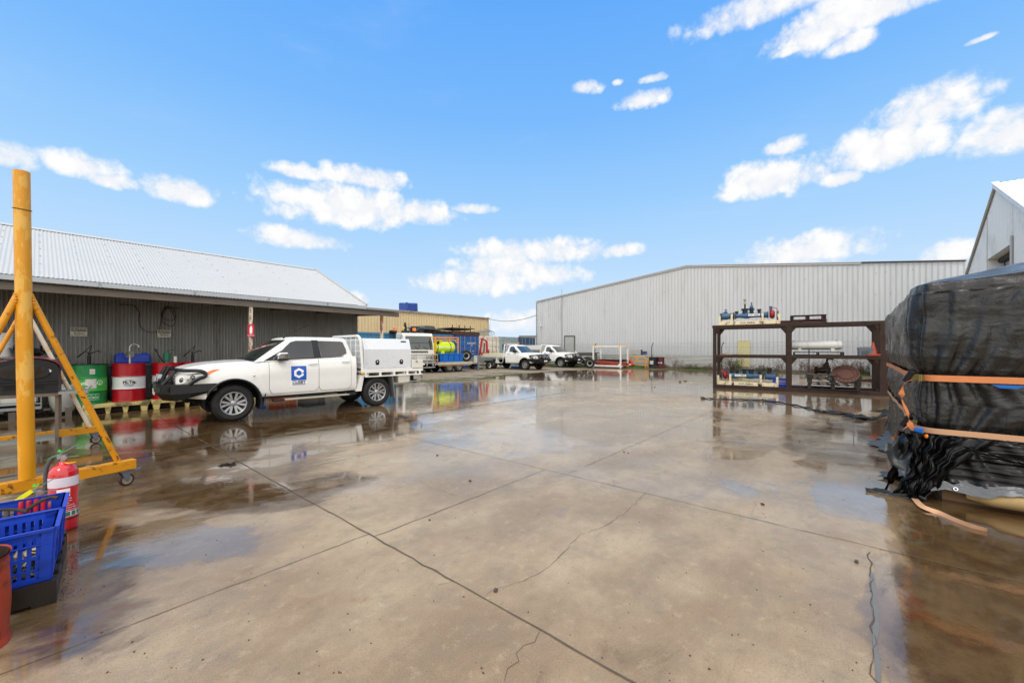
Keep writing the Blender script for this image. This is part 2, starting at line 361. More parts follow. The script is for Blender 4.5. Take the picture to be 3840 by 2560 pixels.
for i, (pl, w) in enumerate([([zz(820,1135), zz(890,1095), zz(990,1065), zz(1110,1020), zz(1185,960), zz(1240,900), zz(1290,850), zz(1330,815), zz(1440,780), zz(1500,735), zz(1570,690), zz(1610,640), zz(1650,605)], .005),
        ([zz(1118,1305), zz(1085,1360), zz(1040,1385), zz(1000,1420), zz(1010,1460), zz(960,1500), zz(930,1560)], .005), ([zz(525,965), zz(560,945)], .004), ([zz(665,1045), zz(655,1060), zz(600,1075)], .005),
        ([zz(60,405), zz(150,428), zz(250,470), zz(300,490)], .004), ([zz(420,525), zz(500,545), zz(570,580), zz(640,600), zz(700,620)], .004), ([zr(1160,905), zr(1155,935), zr(1168,960), zr(1165,1040), zr(1175,1090), zr(1185,1170), zr(1185,1245), zr(1163,1280), zr(1172,1315)], .010),
        ([zr(1195,1330), zr(1190,1400), zr(1170,1480), zr(1180,1530), zr(1200,1565)], .006), ([zr(560,720), zr(585,680), zr(590,640)], .003), ([zz(1300,490), zz(1260,505)], .01)]):
    jline(mb, pl, w*.5, .008, .05, seed=40+i, var=.6)
mb.build('crack', mat('crack_dark', '#4d4235', .6, var=.3), yard, smooth=0, fix=False)
jm2 = mat('joint_sealant', '#6b6862', .25, var=.1)
mb = MB(); jline(mb, [zr(1178,1010), zr(1190,1200), zr(1205,1565)], .022, .003, .1, seed=77, z=.003); mb.build('sealant_strip', jm2, yard, smooth=0, fix=False)
# gravel verge, weeds and grass
def patch(name, pts, m, z, seed=1, rag=.25, kind='structure', parent=None):
    r = random.Random(seed); out = []
    for a, b in zip(pts, pts[1:]+pts[:1]):
        a = V(a); b = V(b); n = max(2, int((b-a).length/.5))
        for i in range(n):
            p = a.lerp(b, i/n); out.append((p.x+r.gauss(0, rag), p.y+r.gauss(0, rag), z))
    mb = MB(); mb.add(out, [tuple(range(len(out)))]); o = mb.build(name, m, parent, smooth=0, fix=False)
    return tag(o, kind=kind)
gravm = mat('wet_gravel', '#8a7c67', .6, var=.25, vs=2.5, dirt='#4e4335', ds=1.3, damt=.6, dlo=.46, dhi=.66, bump=.012, bs=28)
patch('gravel', [gp(1180,1452), gp(1522,1437), gp(1650,1431), gp(1787,1421), gp(1892,1405), gp(1990,1398), gp(2100,1390), gp(2230,1383), (9, 60, 0), (-40, 60, 0), (-26, 20, 0)], gravm, .006, 3, .10)
soil = mat('weedy_soil', '#4f4331', .85, var=.3, vs=3, dirt='#39481c', ds=1.5, damt=.8, bump=.02, bs=20)
patch('soil', [gp(2150,1381), gp(2440,1386), gp(2700,1393), gp(3000,1402), gp(3300,1415), gp(3700,1432), sn(33.2, -9), sn(33.2, 24), gp(2000,1366)], soil, .010, 5, .12)
def blades(name, pts, n, h, m, seed, spread=.02):
    r = random.Random(seed); mb = MB()
    for _ in range(n):
        a = r.choice(pts); x = a[0]+r.gauss(0, a[2]); y = a[1]+r.gauss(0, a[3]); hh = h*r.uniform(.4, 1.2); th = r.uniform(0, 6.28); w = .006+.012*h
        dx, dy = math.cos(th)*w, math.sin(th)*w; lx, ly = r.gauss(0, hh*.4), r.gauss(0, hh*.4)
        mb.add([(x-dx, y-dy, 0), (x+dx, y+dy, 0), (x+lx, y+ly, hh)], [(0, 1, 2)])
    return mb.build(name, m, smooth=0, fix=False)
gcol = mat('grass_green', '#5d8a1e', .6, var=.3, vs=4)
gcol2 = mat('grass_dull', '#5c6a2c', .7, var=.3, vs=3)
P_ = []
for px, py, sx, sy in [(2130,1372,.7,.3),(2180,1371,.7,.3),(2215,1373,.5,.3),(2060,1370,.5,.3),(2360,1379,.3,.15),(2390,1379,.3,.15),(2620,1385,.5,.2),(2890,1392,.3,.2),(3220,1405,.3,.2)]:
    g = gp(px, py); P_.append((g.x, g.y, sx, sy))
tag(blades('grass', P_, 9000, .13, gcol, 2), 'bright green grass tufts growing along the fence line by the puddle', 'grass', kind='stuff')
P_ = []
for px, py, sx, sy in [(1530,1432,.9,.12),(1620,1428,.7,.12),(1700,1424,.7,.12),(1760,1419,.6,.12),(1480,1428,.8,.2),(1840,1409,.5,.12),(1900,1400,.6,.15),(2480,1384,1.2,.2),(2600,1386,1.2,.2),(2750,1390,1.2,.25),(2900,1394,1,.25),(3050,1400,1,.25),(3150,1404,.8,.25)]:
    g = gp(px, py); P_.append((g.x, g.y, sx, sy))
tag(blades('moss_grass', P_, 14000, .05, gcol2, 3), 'low dull green weeds creeping over the gravel edge', 'weeds', kind='stuff')
# pebbles on the slab
mb = MB(); r = random.Random(5)
for _ in range(420):
    Y = 1.9 + 9*r.random()**1.6; X = r.uniform(-1.1, 1.1)*Y; q = r.uniform(.0015, .005)
    mb.box((X, Y, q*.4), (q*r.uniform(.8, 2), q*r.uniform(.8, 2), q), rz=r.uniform(0, 3))
for px, py, q in [(1640,1708,.03),(2340,1695,.022),(2356,1699,.02),(2998,1655,.025),(2860,1892,.03),(3212,2108,.03),(1763,1804,.03),(1859,2216,.028),(1611,1950,.018),(2550,1433,.12),(2100,1440,.06),(2570,1430,.1),(2455,1452,.05)]:
    g = gp(px, py); mb.box((g.x, g.y, q*.25), (q, q*.7, q*.5), rz=r.uniform(0, 3))
tag(mb.build('pebbles', mat('pebble', '#4d443a', .7, var=.4, vs=30), smooth=0), 'small pebbles and crumbs scattered over the wet concrete', 'pebbles', kind='stuff')
for px, py, w, l, a in [(853,1743,.11,.16,.3)]:
    g = gp(px, py); mb = MB(); rr = random.Random(3)
    for _ in range(60): mb.box((rr.gauss(0, .05), rr.gauss(0, .03), .006), (.03, .008, .008), rz=rr.uniform(0, 3))
    o = mb.build('leaf_litter', woodd, smooth=0); o.location = g; tag(o, 'small clump of dark leaf litter on the long slab joint', 'litter', kind='stuff')

# ---------------------------------------------------------------- corrugated sheet
SIN = [(i/8, math.cos(2*math.pi*i/8)*.5) for i in range(8)]
RIB = [(0, -.5), (.40, -.5), (.44, .5), (.50, .5), (.54, -.5), (.60, -.5), (.64, .5), (.70, .5), (.74, -.5)]
def sheet(mb, A0, A1, B0, B1, nrm, pitch, depth, prof=SIN, fa=None, fb=None):
    """ruled corrugated surface: A0->A1 is one edge, B0->B1 the opposite one; fa/fb may shorten it (functions of t in metres)"""
    A0, A1, B0, B1, nrm = V(A0), V(A1), V(B0), V(B1), V(nrm); L = (A1-A0).length; vs = []; n = 0; t = 0
    ts = []
    k = 0
    while k*pitch < L:
        for f, d in prof:
            if (k+f)*pitch <= L: ts.append(((k+f)*pitch, d))
        k += 1
    for t, d in ts:
        a = A0.lerp(A1, t/L); b = B0.lerp(B1, t/L)
        if fa: a = fa(t, a)
        if fb: b = fb(t, b)
        vs += [a+nrm*d*depth, b+nrm*d*depth]
    m = len(ts); mb.add(vs, [(2*i, 2*i+2, 2*i+3, 2*i+1) for i in range(m-1)]); return mb

# ---------------------------------------------------------------- left shed with lean-to
zin = mat('weathered_zinc', '#a3a3a0', .5, .35, var=.10, vs=1.2, stretch=(3, 3, .5), dirt='#5b5754', ds=1.2, damt=.5, dlo=.42, dhi=.7)
roofm = mat('pale_roof_sheet', '#b8b9b8', .5, .1, var=.03, vs=1)
timber_b = mat('grey_beam', '#6d655c', .8, var=.2, vs=3, stretch=(1, 1, 6))
rpost = mat('rusty_white_post', '#cfc8b8', .6, var=.1, dirt='#8a4a28', ds=3.5, damt=.95, dlo=.45, dhi=.55, stretch=(3, 3, .8))
shed = thing('storage_shed', 'long low shed of grey corrugated sheet with pale roof and open lean-to behind the drums', 'shed', sn(0, 0, 0), 0)
nW, nE, nR, nB = 14.8, 14.45, 18.9, 12.55; sL, sR = -6.0, 8.1; zE, zR = 3.20, 5.18
mb = MB(); sheet(mb, sn(sL, nW, 0), sn(sR, nW, 0), sn(sL, nW, 3.05), sn(sR, nW, 3.05), -NN, .076, .050)
mb.build('wall', zin, shed, smooth=60, fix=False)
mb = MB(); g = [sn(sR, nW, 0), sn(sR, nR+4.1, 0), sn(sR, nR+4.1, zE), sn(sR, nR, zR-.06), sn(sR, nW, zE+.05)]; mb.add(g, [(0, 1, 2, 3, 4)]); mb.build('end_wall', zin, shed, smooth=0)
mb = MB(); up = V((0, 0, 1))
rn = (NN*-(zR-zE)/(nR-nE) + up).normalized()
sheet(mb, sn(sL, nE-.08, zE), sn(sR+.12, nE-.08, zE), sn(sL, nR, zR), sn(sR+.12, nR, zR), rn, .076, .013)
rn2 = (NN*(zR-zE)/(nR-nE) + up).normalized()
sheet(mb, sn(sL, nR, zR), sn(sR+.12, nR, zR), sn(sL, nR+4.3, zE), sn(sR+.12, nR+4.3, zE), rn2, .076, .02)
mb.build('roof', roofm, shed, smooth=60, fix=False)
mb = MB(); r = random.Random(4)
for j in range(7):
    f = .06+.15*j
    for i in range(22):
        s = sL + i*.66 + .1; p = sn(s, nE+(nR-nE)*f, zE+(zR-zE)*f) + rn*.018; mb.cyl(p, p+rn*.012, .013, 6)
mb.build('roof_screws', galv, shed)['kind'] = 'stuff'
mb = MB(); mb.add([sn(sL, nR-.18, zR-.18*.445+.022), sn(sR+.13, nR-.18, zR-.18*.445+.022), sn(sR+.13, nR, zR+.03), sn(sL, nR, zR+.03), sn(sL, nR+.18, zR-.18*.445+.022), sn(sR+.13, nR+.18, zR-.18*.445+.022)], [(0, 1, 2, 3), (3, 2, 5, 4)]); mb.build('ridge_cap', roofm, shed, smooth=0)
mb = MB(); mb.bar(sn(sR+.13, nE-.1, zE+.02), sn(sR+.13, nR, zR+.02), .05, .09); mb.build('barge_flashing', roofm, shed, smooth=0)
mb = MB(); pr = [(0, 0), (.10, 0), (.12, .11), (.105, .11), (.09, .015), (0, .015)]
mb.prism(pr, sn(sL, nE-.02, zE-.13), -NN, up, D2*(sR-sL+.1)); mb.build('gutter', mat('gutter_zinc', '#c2c5c8', .4, .3, var=.05), shed, smooth=0)
mb = MB()
for s in (-4, -2.6, -.95, 1.0, 2.9, 4.8, 6.7): mb.box(sn(s, nE-.075, zE-.075), (.05, .13, .13), rz=AZ2); mb.cut()
mb.each('gutter_joint', galv, shed, smooth=0)
mb = MB(); mb.bar(sn(sL, nE+.02, zE-.12), sn(sR, nE+.02, zE-.12), .03, .2); mb.build('fascia', mat('fascia_brown', '#3d3733', .7), shed, smooth=0)
# lean-to roof and its beam
zb0, zb1 = 2.855, 2.95; sV = 8.45
mb = MB(); ln = (NN*-(zb1-zb0)/(nW-nB) + up).normalized()
sheet(mb, sn(sL, nB-.14, zb0), sn(sV, nB-.14, zb0), sn(sL, nW-.03, zb1), sn(sV, nW-.03, zb1), ln, .076, .022)
mb.build('lean_to_roof', mat('lean_to_zinc', '#8f8f8c', .5, .3, var=.12, vs=2), shed, smooth=60, fix=False)
mb = MB(); mb.bx(0, 1, 0, 1, 0, 1); mb = MB(); mb.bar(sn(sL, nB, 2.755), sn(sV, nB, 2.755), .055, .15); mb.build('beam', timber_b, shed, smooth=0, bev=.004)
mb = MB()
for s in np.arange(sL+.5, sR, 1.5): mb.bar(sn(s, nB+.03, 2.77), sn(s, nW-.04, 2.86), .045, .12)
mb.build('rafter', timber_b, shed, smooth=0)
for px in (940, 1431):
    p = on_n(px, nB+.06); mb = MB(); mb.box((p.x, p.y, 1.34), (.085, .085, 2.68), rz=AZ2); mb.build('post', rpost, shed, smooth=0, bev=.004)
mb = MB(); sheet(mb, sn(sL, 22.9, 0), sn(sR, 22.9, 0), sn(sL, 22.9, 3.1), sn(sR, 22.9, 3.1), NN, .3, .02, RIB); mb.build('rear_wall', zin, shed, smooth=0, fix=False)

# wall signs and hose
signm = mat('faded_sign_board', '#d2d0bb', .5, var=.06)
def caution(px0, px1, py0, py1):
    a = on_n(px0, nW-.05); b = on_n(px1, nW-.05); Y = (a.y+b.y)/2; z1 = H-(py0-HZ)/F*Y; z0 = H-(py1-HZ)/F*Y; c = (a+b)/2; w = (b-a).length; h = z1-z0; zc = (z0+z1)/2
    t = thing('caution_sign', 'x', 'sign', (c.x, c.y, zc), AZ2)
    mb = MB(); mb.bx(-w/2, w/2, -.004, .004, -h/2, h/2); mb.build('sign_board', signm, t, smooth=0)
    mb = MB(); mb.bx(-w*.46, w*.46, -.0055, -.004, h*.06, h*.44); mb.build('header_panel', inkb, t, smooth=0)
    text('lettering', 'CAUTION', signm, t, (0, -.0065, h*.25), (1, 0, 0), (0, 0, 1), w*.225, bold=.02)
    for i, s in enumerate(('HAZARDOUS', 'MATERIAL', 'STORAGE AREA')): text('lettering', s, inkb, t, (0, -.0055, -h*(.07+.14*i)), (1, 0, 0), (0, 0, 1), w*.125, bold=.02, sx=1.05)
    return t
caution(264, 327, 1228, 1260)['label'] = 'caution hazardous material sign on the corrugated wall above the green drum'
caution(590, 641, 1237, 1264)['label'] = 'caution hazardous material sign on the corrugated wall below the coiled hose'
p = on_n(941, nB-.01); a = on_n(929, nB-.01); b = on_n(953, nB-.01); w = (b-a).length
t = thing('fire_extinguisher_sign', 'small red and white fire extinguisher sign fixed to the rusty lean-to post', 'sign', (p.x, p.y, 2.03), AZ2)
signr = mat('sign_red', '#c8102e', .35, var=.02)
mb = MB(); mb.bx(-w/2, w/2, -.003, .003, -.17, .17); mb.build('sign_board', signr, t, smooth=0)
mb = MB(); mb.bx(-w*.2, w*.2, -.005, -.003, -.07, .09); mb.bx(-w*.1, w*.12, -.005, -.003, .09, .125); mb.build('pictogram', logow, t, smooth=0)
text('lettering', 'FIRE', logow, t, (0, -.0045, -.10), (1, 0, 0), (0, 0, 1), .035, bold=.02); text('lettering', 'EXTINGUISHER', logow, t, (0, -.0045, -.135), (1, 0, 0), (0, 0, 1), .025, bold=.02)
def wp(x, y, off=.04):          # point on the shed wall from the 2.24x zoom of the photo
    p = on_n(x/2.24, nW-off); return V((p.x, p.y, H-((1000+y/2.24)-HZ)/F*p.y))
def spline(P, n=8):
    out = []; P = [V(p) for p in P]
    for i in range(len(P)-1):
        a, b, c, d = P[max(i-1, 0)], P[i], P[i+1], P[min(i+2, len(P)-1)]
        for k in range(n):
            t = k/n; out.append(.5*((2*b)+(c-a)*t+(2*a-5*b+4*c-d)*t*t+(3*b-a-3*c+d)*t**3))
    return out+[P[-1]]
mb = MB(); mb.tube(spline([wp(1005,318), wp(1060,318), wp(1130,330), wp(1170,390), wp(1165,450), wp(1195,520), wp(1260,550), wp(1330,535), wp(1350,470), wp(1390,345), wp(1450,345), wp(1475,420), wp(1440,450), wp(1370,430), wp(1355,390), wp(1400,335), wp(1455,400), wp(1470,470), wp(1430,498), wp(1360,455), wp(1375,370), wp(1430,345), wp(1530,352)]), .008, 6)
tag(mb.build('wall_hose', mat('hose_maroon', '#37191a', .6)), 'thin dark red air hose looped on the corrugated shed wall', 'hose')

# ---------------------------------------------------------------- big grey shed at the back
gsheet = mat('pale_grey_cladding', '#c4c6c7', .5, .1, var=.05, vs=.8, stretch=(2, 2, .3), dirt='#96948e', ds=.9, damt=.4, dlo=.5, dhi=.8)
roofd = mat('grey_trim', '#9b9c9a', .5, var=.05)
G = thing('grey_warehouse', 'large pale grey ribbed steel warehouse with low gable across the back of the yard', 'warehouse', (0, 0, 0))
cL = V((2.6, 41.6, 0)); dW = V((.762, -.647, 0)).normalized(); gn = V((-.647, -.762, 0)).normalized(); span = 14.85
def ztop(t): return 6.42 + (8.12-6.42)*(t/span) if t < span else 8.12 - (8.12-6.42)*((t-span)/span)
def zt2(t): return max(ztop(t), 5.4)
mb = MB(); Lw = 40
sheet(mb, cL, cL+dW*Lw, cL+V((0, 0, 6)), cL+dW*Lw+V((0, 0, 6))  , gn, .25, .022, RIB, fb=lambda t, p: V((p.x, p.y, zt2(t)-.03)))
mb.build('wall', gsheet, G, smooth=0, fix=False)
mb = MB(); s2 = V((.647, .762, 0))
mb.add([cL, cL+s2*40, cL+s2*40+up*6.4, cL+up*6.4], [(0, 1, 2, 3)]); mb.build('side_wall', gsheet, G, smooth=0)
mb = MB()
for a, b in ((0, span), (span, 2*span)): 
    A = cL+dW*a-gn*-.15+up*(ztop(a)+.02); B = cL+dW*b-gn*-.15+up*(ztop(b)+.02); mb.add([A, B, B+s2*40, A+s2*40], [(0, 1, 2, 3)])
mb.build('roof', roofm, G, smooth=0)
mb = MB()
for a, b in ((-.15, span), (span, 2*span-4.4)): 
    A = cL+dW*a+gn*.06+up*(ztop(max(a, 0))-.02); B = cL+dW*b+gn*.06+up*(ztop(b)-.02); mb.bar(A, B, .05, .16)
mb.build('barge_capping', mat('capping_pale', '#c5c7c8', .4, var=.03), G, smooth=0)
mb = MB(); A = cL+dW*(2*span-4.4)+gn*.04+up*(ztop(2*span-4.4)+.02); B = cL+dW*(2*span)+gn*.04+up*(ztop(2*span)+.02); mb.bar(A, B, .05, .07); mb.build('damaged_edge', mat('rusty_edge', '#5b4a40', .7, var=.3), G, smooth=0)
mb = MB(); q = cL - dW*.06 + gn*.03
mb.cyl(q, q+up*6.3, .055, 10); mb.build('downpipe', galv, G)
mb = MB(); q = cL + dW*3.05 + gn*.06; mb.bx(0, 0, 0, 0, 0, 0); mb = MB(); mb.box(q+up*3.7, (.05, .05, 7.4)); mb.build('wall_flashing', roofd, G, smooth=0)
def gw(px, z=0, off=.05):      # point on the warehouse wall under image column px
    a = (px-1920)/F; c = cL+gn*off; t = (a*c.y-c.x)/(dW.x-a*dW.y); return c+dW*t+up*z
pa, pb = gw(2119, 0), gw(2153, 0); dz = 1.53+46/F*pa.y
dr = mat('grey_door', '#a9aaa7', .5, var=.06)
mb = MB(); mb.prism([(0, 0), ((pb-pa).length, 0), ((pb-pa).length, dz), (0, dz)], pa, dW, up, gn*.02); d = mb.build('door', dr, G, smooth=0)
mb = MB(); w = (pb-pa).length; mb.prism([(-.08, 0), (0, 0), (0, dz), (w, dz), (w, 0), (w+.08, 0), (w+.08, dz+.1), (-.08, dz+.1)], pa, dW, up, gn*.05); mb.build('door_frame', mat('door_frame_dark', '#5b5753', .6), d, smooth=0)
pa = gw(2766, 0); pb = gw(2813, 0); w = (pb-pa).length
t = thing('sheet_board', 'faded yellow sheet panel standing against the grey warehouse wall behind the rack', 'panel', (0, 0, 0))
ppm = mat('faded_yellow', '#c9c08d', .6, var=.05)
mb = MB(); mb.prism([(0, .25), (w, .25), (w, 2.1), (0, 2.1)], pa, dW, up, gn*.03); mb.build('panel_sheet', ppm, t, smooth=0)
mb = MB(); mb.bar(pa+up*2.1+gn*.02, pb+up*2.1+gn*.02, .06, .03); mb.cut(); mb.bar(pa+up*.24+gn*.02, pb+up*.24+gn*.02, .06, .03); mb.each('edge_strip', mat('tan_strip', '#b9a873', .6), t, smooth=0)
p = gw(2028, 0, .1); z = H+88/F*p.y
t = thing('security_camera', 'small white security camera high on the left end of the grey warehouse', 'camera', (p.x, p.y, z), 0)
mb = MB(); mb.cyl((0, -.25, -.05), (0, .05, 0), .06, 10); mb.build('camera_body', logow, t); mb = MB(); mb.cyl((0, .0, -.02), (0, .2, .06), .02, 6); mb.build('bracket', galv, t)
mb = MB(); r = random.Random(9)
for _ in range(70):
    t_ = r.uniform(0, 29); zz_ = r.choice((3.05, 4.9, 2.2, 6.2)); q = cL+dW*t_+gn*.02
    if zz_ < ztop(t_)-.2: mb.cyl(q+up*zz_, q+gn*.02+up*zz_, .019, 6)
mb.build('wall_screws', mat('dark_screw', '#5a544e', .6), G)['kind'] = 'stuff'

# ---------------------------------------------------------------- right white shed
wsheet = mat('white_cladding', '#e9e9e4', .45, .05, var=.03, vs=.8, dirt='#a8a69c', ds=.7, damt=.3)
Wt = thing('white_workshop', 'tall white corrugated workshop with steep gable and a high roller door at the right', 'workshop', (0, 0, 0))
D = 4.6; rs, rz_, es, ez = 5.65*D, 1.53+1.507*D, 7.05*D, 1.53+.80*D; ns = 2*rs-es
def wtop(s): return rz_ - (rz_-ez)*abs(s-rs)/(es-rs)
ds0, ds1, dzz = 23.9, 27.8, 5.56
mb = MB(); P0 = sn(ns, -D); 
for a, b, lo in ((ns, ds0, None), (ds0, ds1, dzz), (ds1, es, None)):
    sheet(mb, sn(a, -D, lo or 0), sn(b, -D, lo or 0), sn(a, -D, 5), sn(b, -D, 5), NN, .19, .03, RIB if 0 else SIN, fb=lambda t, p, a=a: V((p.x, p.y, wtop(a+t)-.05)))
mb.build('wall', wsheet, Wt, smooth=60, fix=False)
mb = MB(); k = (rz_-ez)/(es-rs); rnn = (-D2*k+up).normalized()
sheet(mb, sn(ns-.3, -D+.04, ez-.3*k), sn(ns-.3, -D-30, ez-.3*k), sn(rs, -D+.04, rz_), sn(rs, -D-30, rz_), rnn, .19, .03)
sheet(mb, sn(es+.1, -D+.03, ez-.1*k), sn(es+.1, -D-30, ez-.1*k), sn(rs, -D+.03, rz_), sn(rs, -D-30, rz_), (D2*k+up).normalized(), .19, .03)
mb.build('roof', mat('white_roof_sheet', '#e3e4e2', .45, var=.02), Wt, smooth=60, fix=False)
mb = MB(); mb.bar(sn(ns-.3, -D+.1, ez-.3*k+.03), sn(rs, -D+.1, rz_+.05), .2, .05); mb.bar(sn(ns-.3, -D+.14, ez-.3*k-.06), sn(rs, -D+.14, rz_-.05), .03, .22)
mb.bar(sn(es+.1, -D+.05, ez-.1*k+.03), sn(rs, -D+.05, rz_+.05), .12, .04); mb.build('barge_capping', mat('white_trim', '#e6e7e6', .4, var=.02), Wt, smooth=0)
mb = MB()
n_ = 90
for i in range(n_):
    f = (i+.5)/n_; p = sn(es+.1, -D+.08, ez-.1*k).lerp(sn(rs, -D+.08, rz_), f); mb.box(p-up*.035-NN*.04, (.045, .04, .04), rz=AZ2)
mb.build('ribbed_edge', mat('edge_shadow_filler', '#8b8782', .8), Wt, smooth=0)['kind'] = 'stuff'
mb = MB()
mb.prism([(0, 0), (.55, 0), (.55, dzz), (0, dzz)], sn(ds1, -D-.55), NN, up, D2*.03)
mb.prism([(0, 0), (.55, 0), (.55, dzz), (0, dzz)], sn(ds0-.03, -D-.55), NN, up, D2*.03)
mb.prism([(0, 0), (.55, 0), (.55, ds1-ds0), (0, ds1-ds0)], sn(ds0, -D-.55, dzz), NN, D2, up*.03); mb.build('door_reveal', wsheet, Wt, smooth=0)
mb = MB(); RS = [(0, -.5), (.55, -.5), (.75, .5), (.9, .5)]
sheet(mb, sn(ds0, -D-.5, 0), sn(ds0, -D-.5, dzz-.15), sn(ds1-.12, -D-.5, 0), sn(ds1-.12, -D-.5, dzz-.15), NN, .14, .035, RS); mb.build('roller_door', mat('roller_door_grey', '#b9b9b3', .45, var=.04), Wt, smooth=0, fix=False)
mb = MB(); mb.bar(sn(ds1-.1, -D-.46, 0), sn(ds1-.1, -D-.46, dzz), .08, .1); mb.build('door_guide', galv, Wt, smooth=0)
mb = MB(); mb.cyl(sn(ds0+.02, -D-.42, dzz-.1), sn(ds1-.02, -D-.42, dzz-.1), .12, 12); mb.build('door_drum', mat('door_drum_dark', '#2c2a28', .7), Wt)
mb = MB(); mb.bar(sn(ds0-.04, -D+.04, 0), sn(ds0-.04, -D+.04, dzz+.25), .06, .1); mb.build('door_trim', roofm, Wt, smooth=0)

# ---------------------------------------------------------------- beige warehouse, far left of centre
beige = mat('beige_cladding', '#d3bd92', .55, var=.05, vs=.8, stretch=(3, 3, .3), dirt='#a98d62', ds=.9, damt=.4, dlo=.5, dhi=.8)
B_ = thing('beige_warehouse', 'long beige ribbed steel warehouse behind the shipping containers', 'warehouse', (0, 0, 0))
n0 = 32.2; s1 = 33.7; zt = 5.06
mb = MB(); sheet(mb, sn(4, n0), sn(s1, n0), sn(4, n0, zt), sn(s1, n0, zt), -NN, .3, .035, RIB); mb.build('wall', beige, B_, smooth=0, fix=False)
mb = MB(); mb.add([sn(s1, n0), sn(s1, n0+16), sn(s1, n0+16, zt), sn(s1, n0+8, zt+1.0), sn(s1, n0, zt)], [(0, 1, 2, 3, 4)]); mb.build('end_wall', beige, B_, smooth=0)
mb = MB(); mb.add([sn(4, n0-.05, zt), sn(s1+.1, n0-.05, zt), sn(s1+.1, n0+8, zt+.25), sn(4, n0+8, zt+.25)], [(0, 1, 2, 3)]); mb.build('roof', roofm, B_, smooth=0)
mb = MB(); mb.bar(sn(4, n0-.08, zt+.0), sn(s1+.1, n0-.08, zt+.0), .12, .14); mb.build('gutter', mat('rusty_gutter', '#9a8c7c', .6, var=.1, dirt='#5a4434', ds=1.5, damt=.6), B_, smooth=0)
mb = MB(); mb.bar(sn(s1, n0-.03), sn(s1, n0-.03, zt), .12, .06); mb.build('corner_flashing', roofd, B_, smooth=0)
c = on_n(1531, n0+.9); btm = mat('blue_tarpaulin', '#22408a', .45, var=.12, vs=5, bump=.03, bs=6)
t = thing('tarped_tank', 'small blue tarpaulin wrapped tank sitting on top of the beige warehouse roof', 'tank', (c.x, c.y, zt+.12), AZ2)
mb = MB(); r = random.Random(2)
mb.grid(lambda u, v: (lambda a, k: (math.copysign(abs(math.cos(a))**.35, math.cos(a))*.72*k*(1+.04*math.sin(9*a+v*4)), math.copysign(abs(math.sin(a))**.35, math.sin(a))*.6*k*(1+.03*math.cos(13*a)), .78*min(v*1.15, 1)+.05*math.sin(5*a)*v))(u*2*math.pi, (1.05 if v < .8 else (1.05-(v-.8)*1.2)) if v < 1 else .02), 60, 14)
mb.build('tarpaulin', btm, t, smooth=60); mb = MB(); mb.bx(-.75, .75, -.62, .62, -.14, .03); mb.build('base_frame', galv, t, smooth=0)
a = sn(s1, n0-.1, 0); a.z = H+113/F*a.y; b = cL + gn*.05; b = V((b.x, b.y, H+127/F*b.y)); pts = []
for i in range(25):
    f = i/24; q = a.lerp(b, f); q.z -= 1.7*f*(1-f)+.1*f*(1-f)*(1-f); pts.append(q)
mb = MB(); mb.tube(pts, .025, 5); mb.tube(spline([pts[1], pts[1]+V((-.1, 0, -.5)), a+V((.1, -.1, -1.4))]), .015, 5); tag(mb.build('power_cable', black), 'black power cable sagging between the beige and grey warehouses', 'cable')
w_ = thing('white_building', 'distant plain white building wall seen between the containers and the grey warehouse', 'building', (0, 0, 0))
q0 = on_n(1985, 30); q0 = V((0, 0, 0)); Yb = 50
xa = (1950-1920)/F*Yb; xb = (2060-1920)/F*Yb; zb = H+47/F*Yb
mb = MB(); mb.bx(xa, xb, Yb, Yb+10, 0, zb); mb.build('wall', mat('white_render', '#cfd2d3', .6, var=.02), w_, smooth=0)
mb = MB(); mb.bx(xa-.1, xb+.1, Yb-.15, Yb+10, zb, zb+.12); mb.build('roof_edge', roofd, w_, smooth=0)
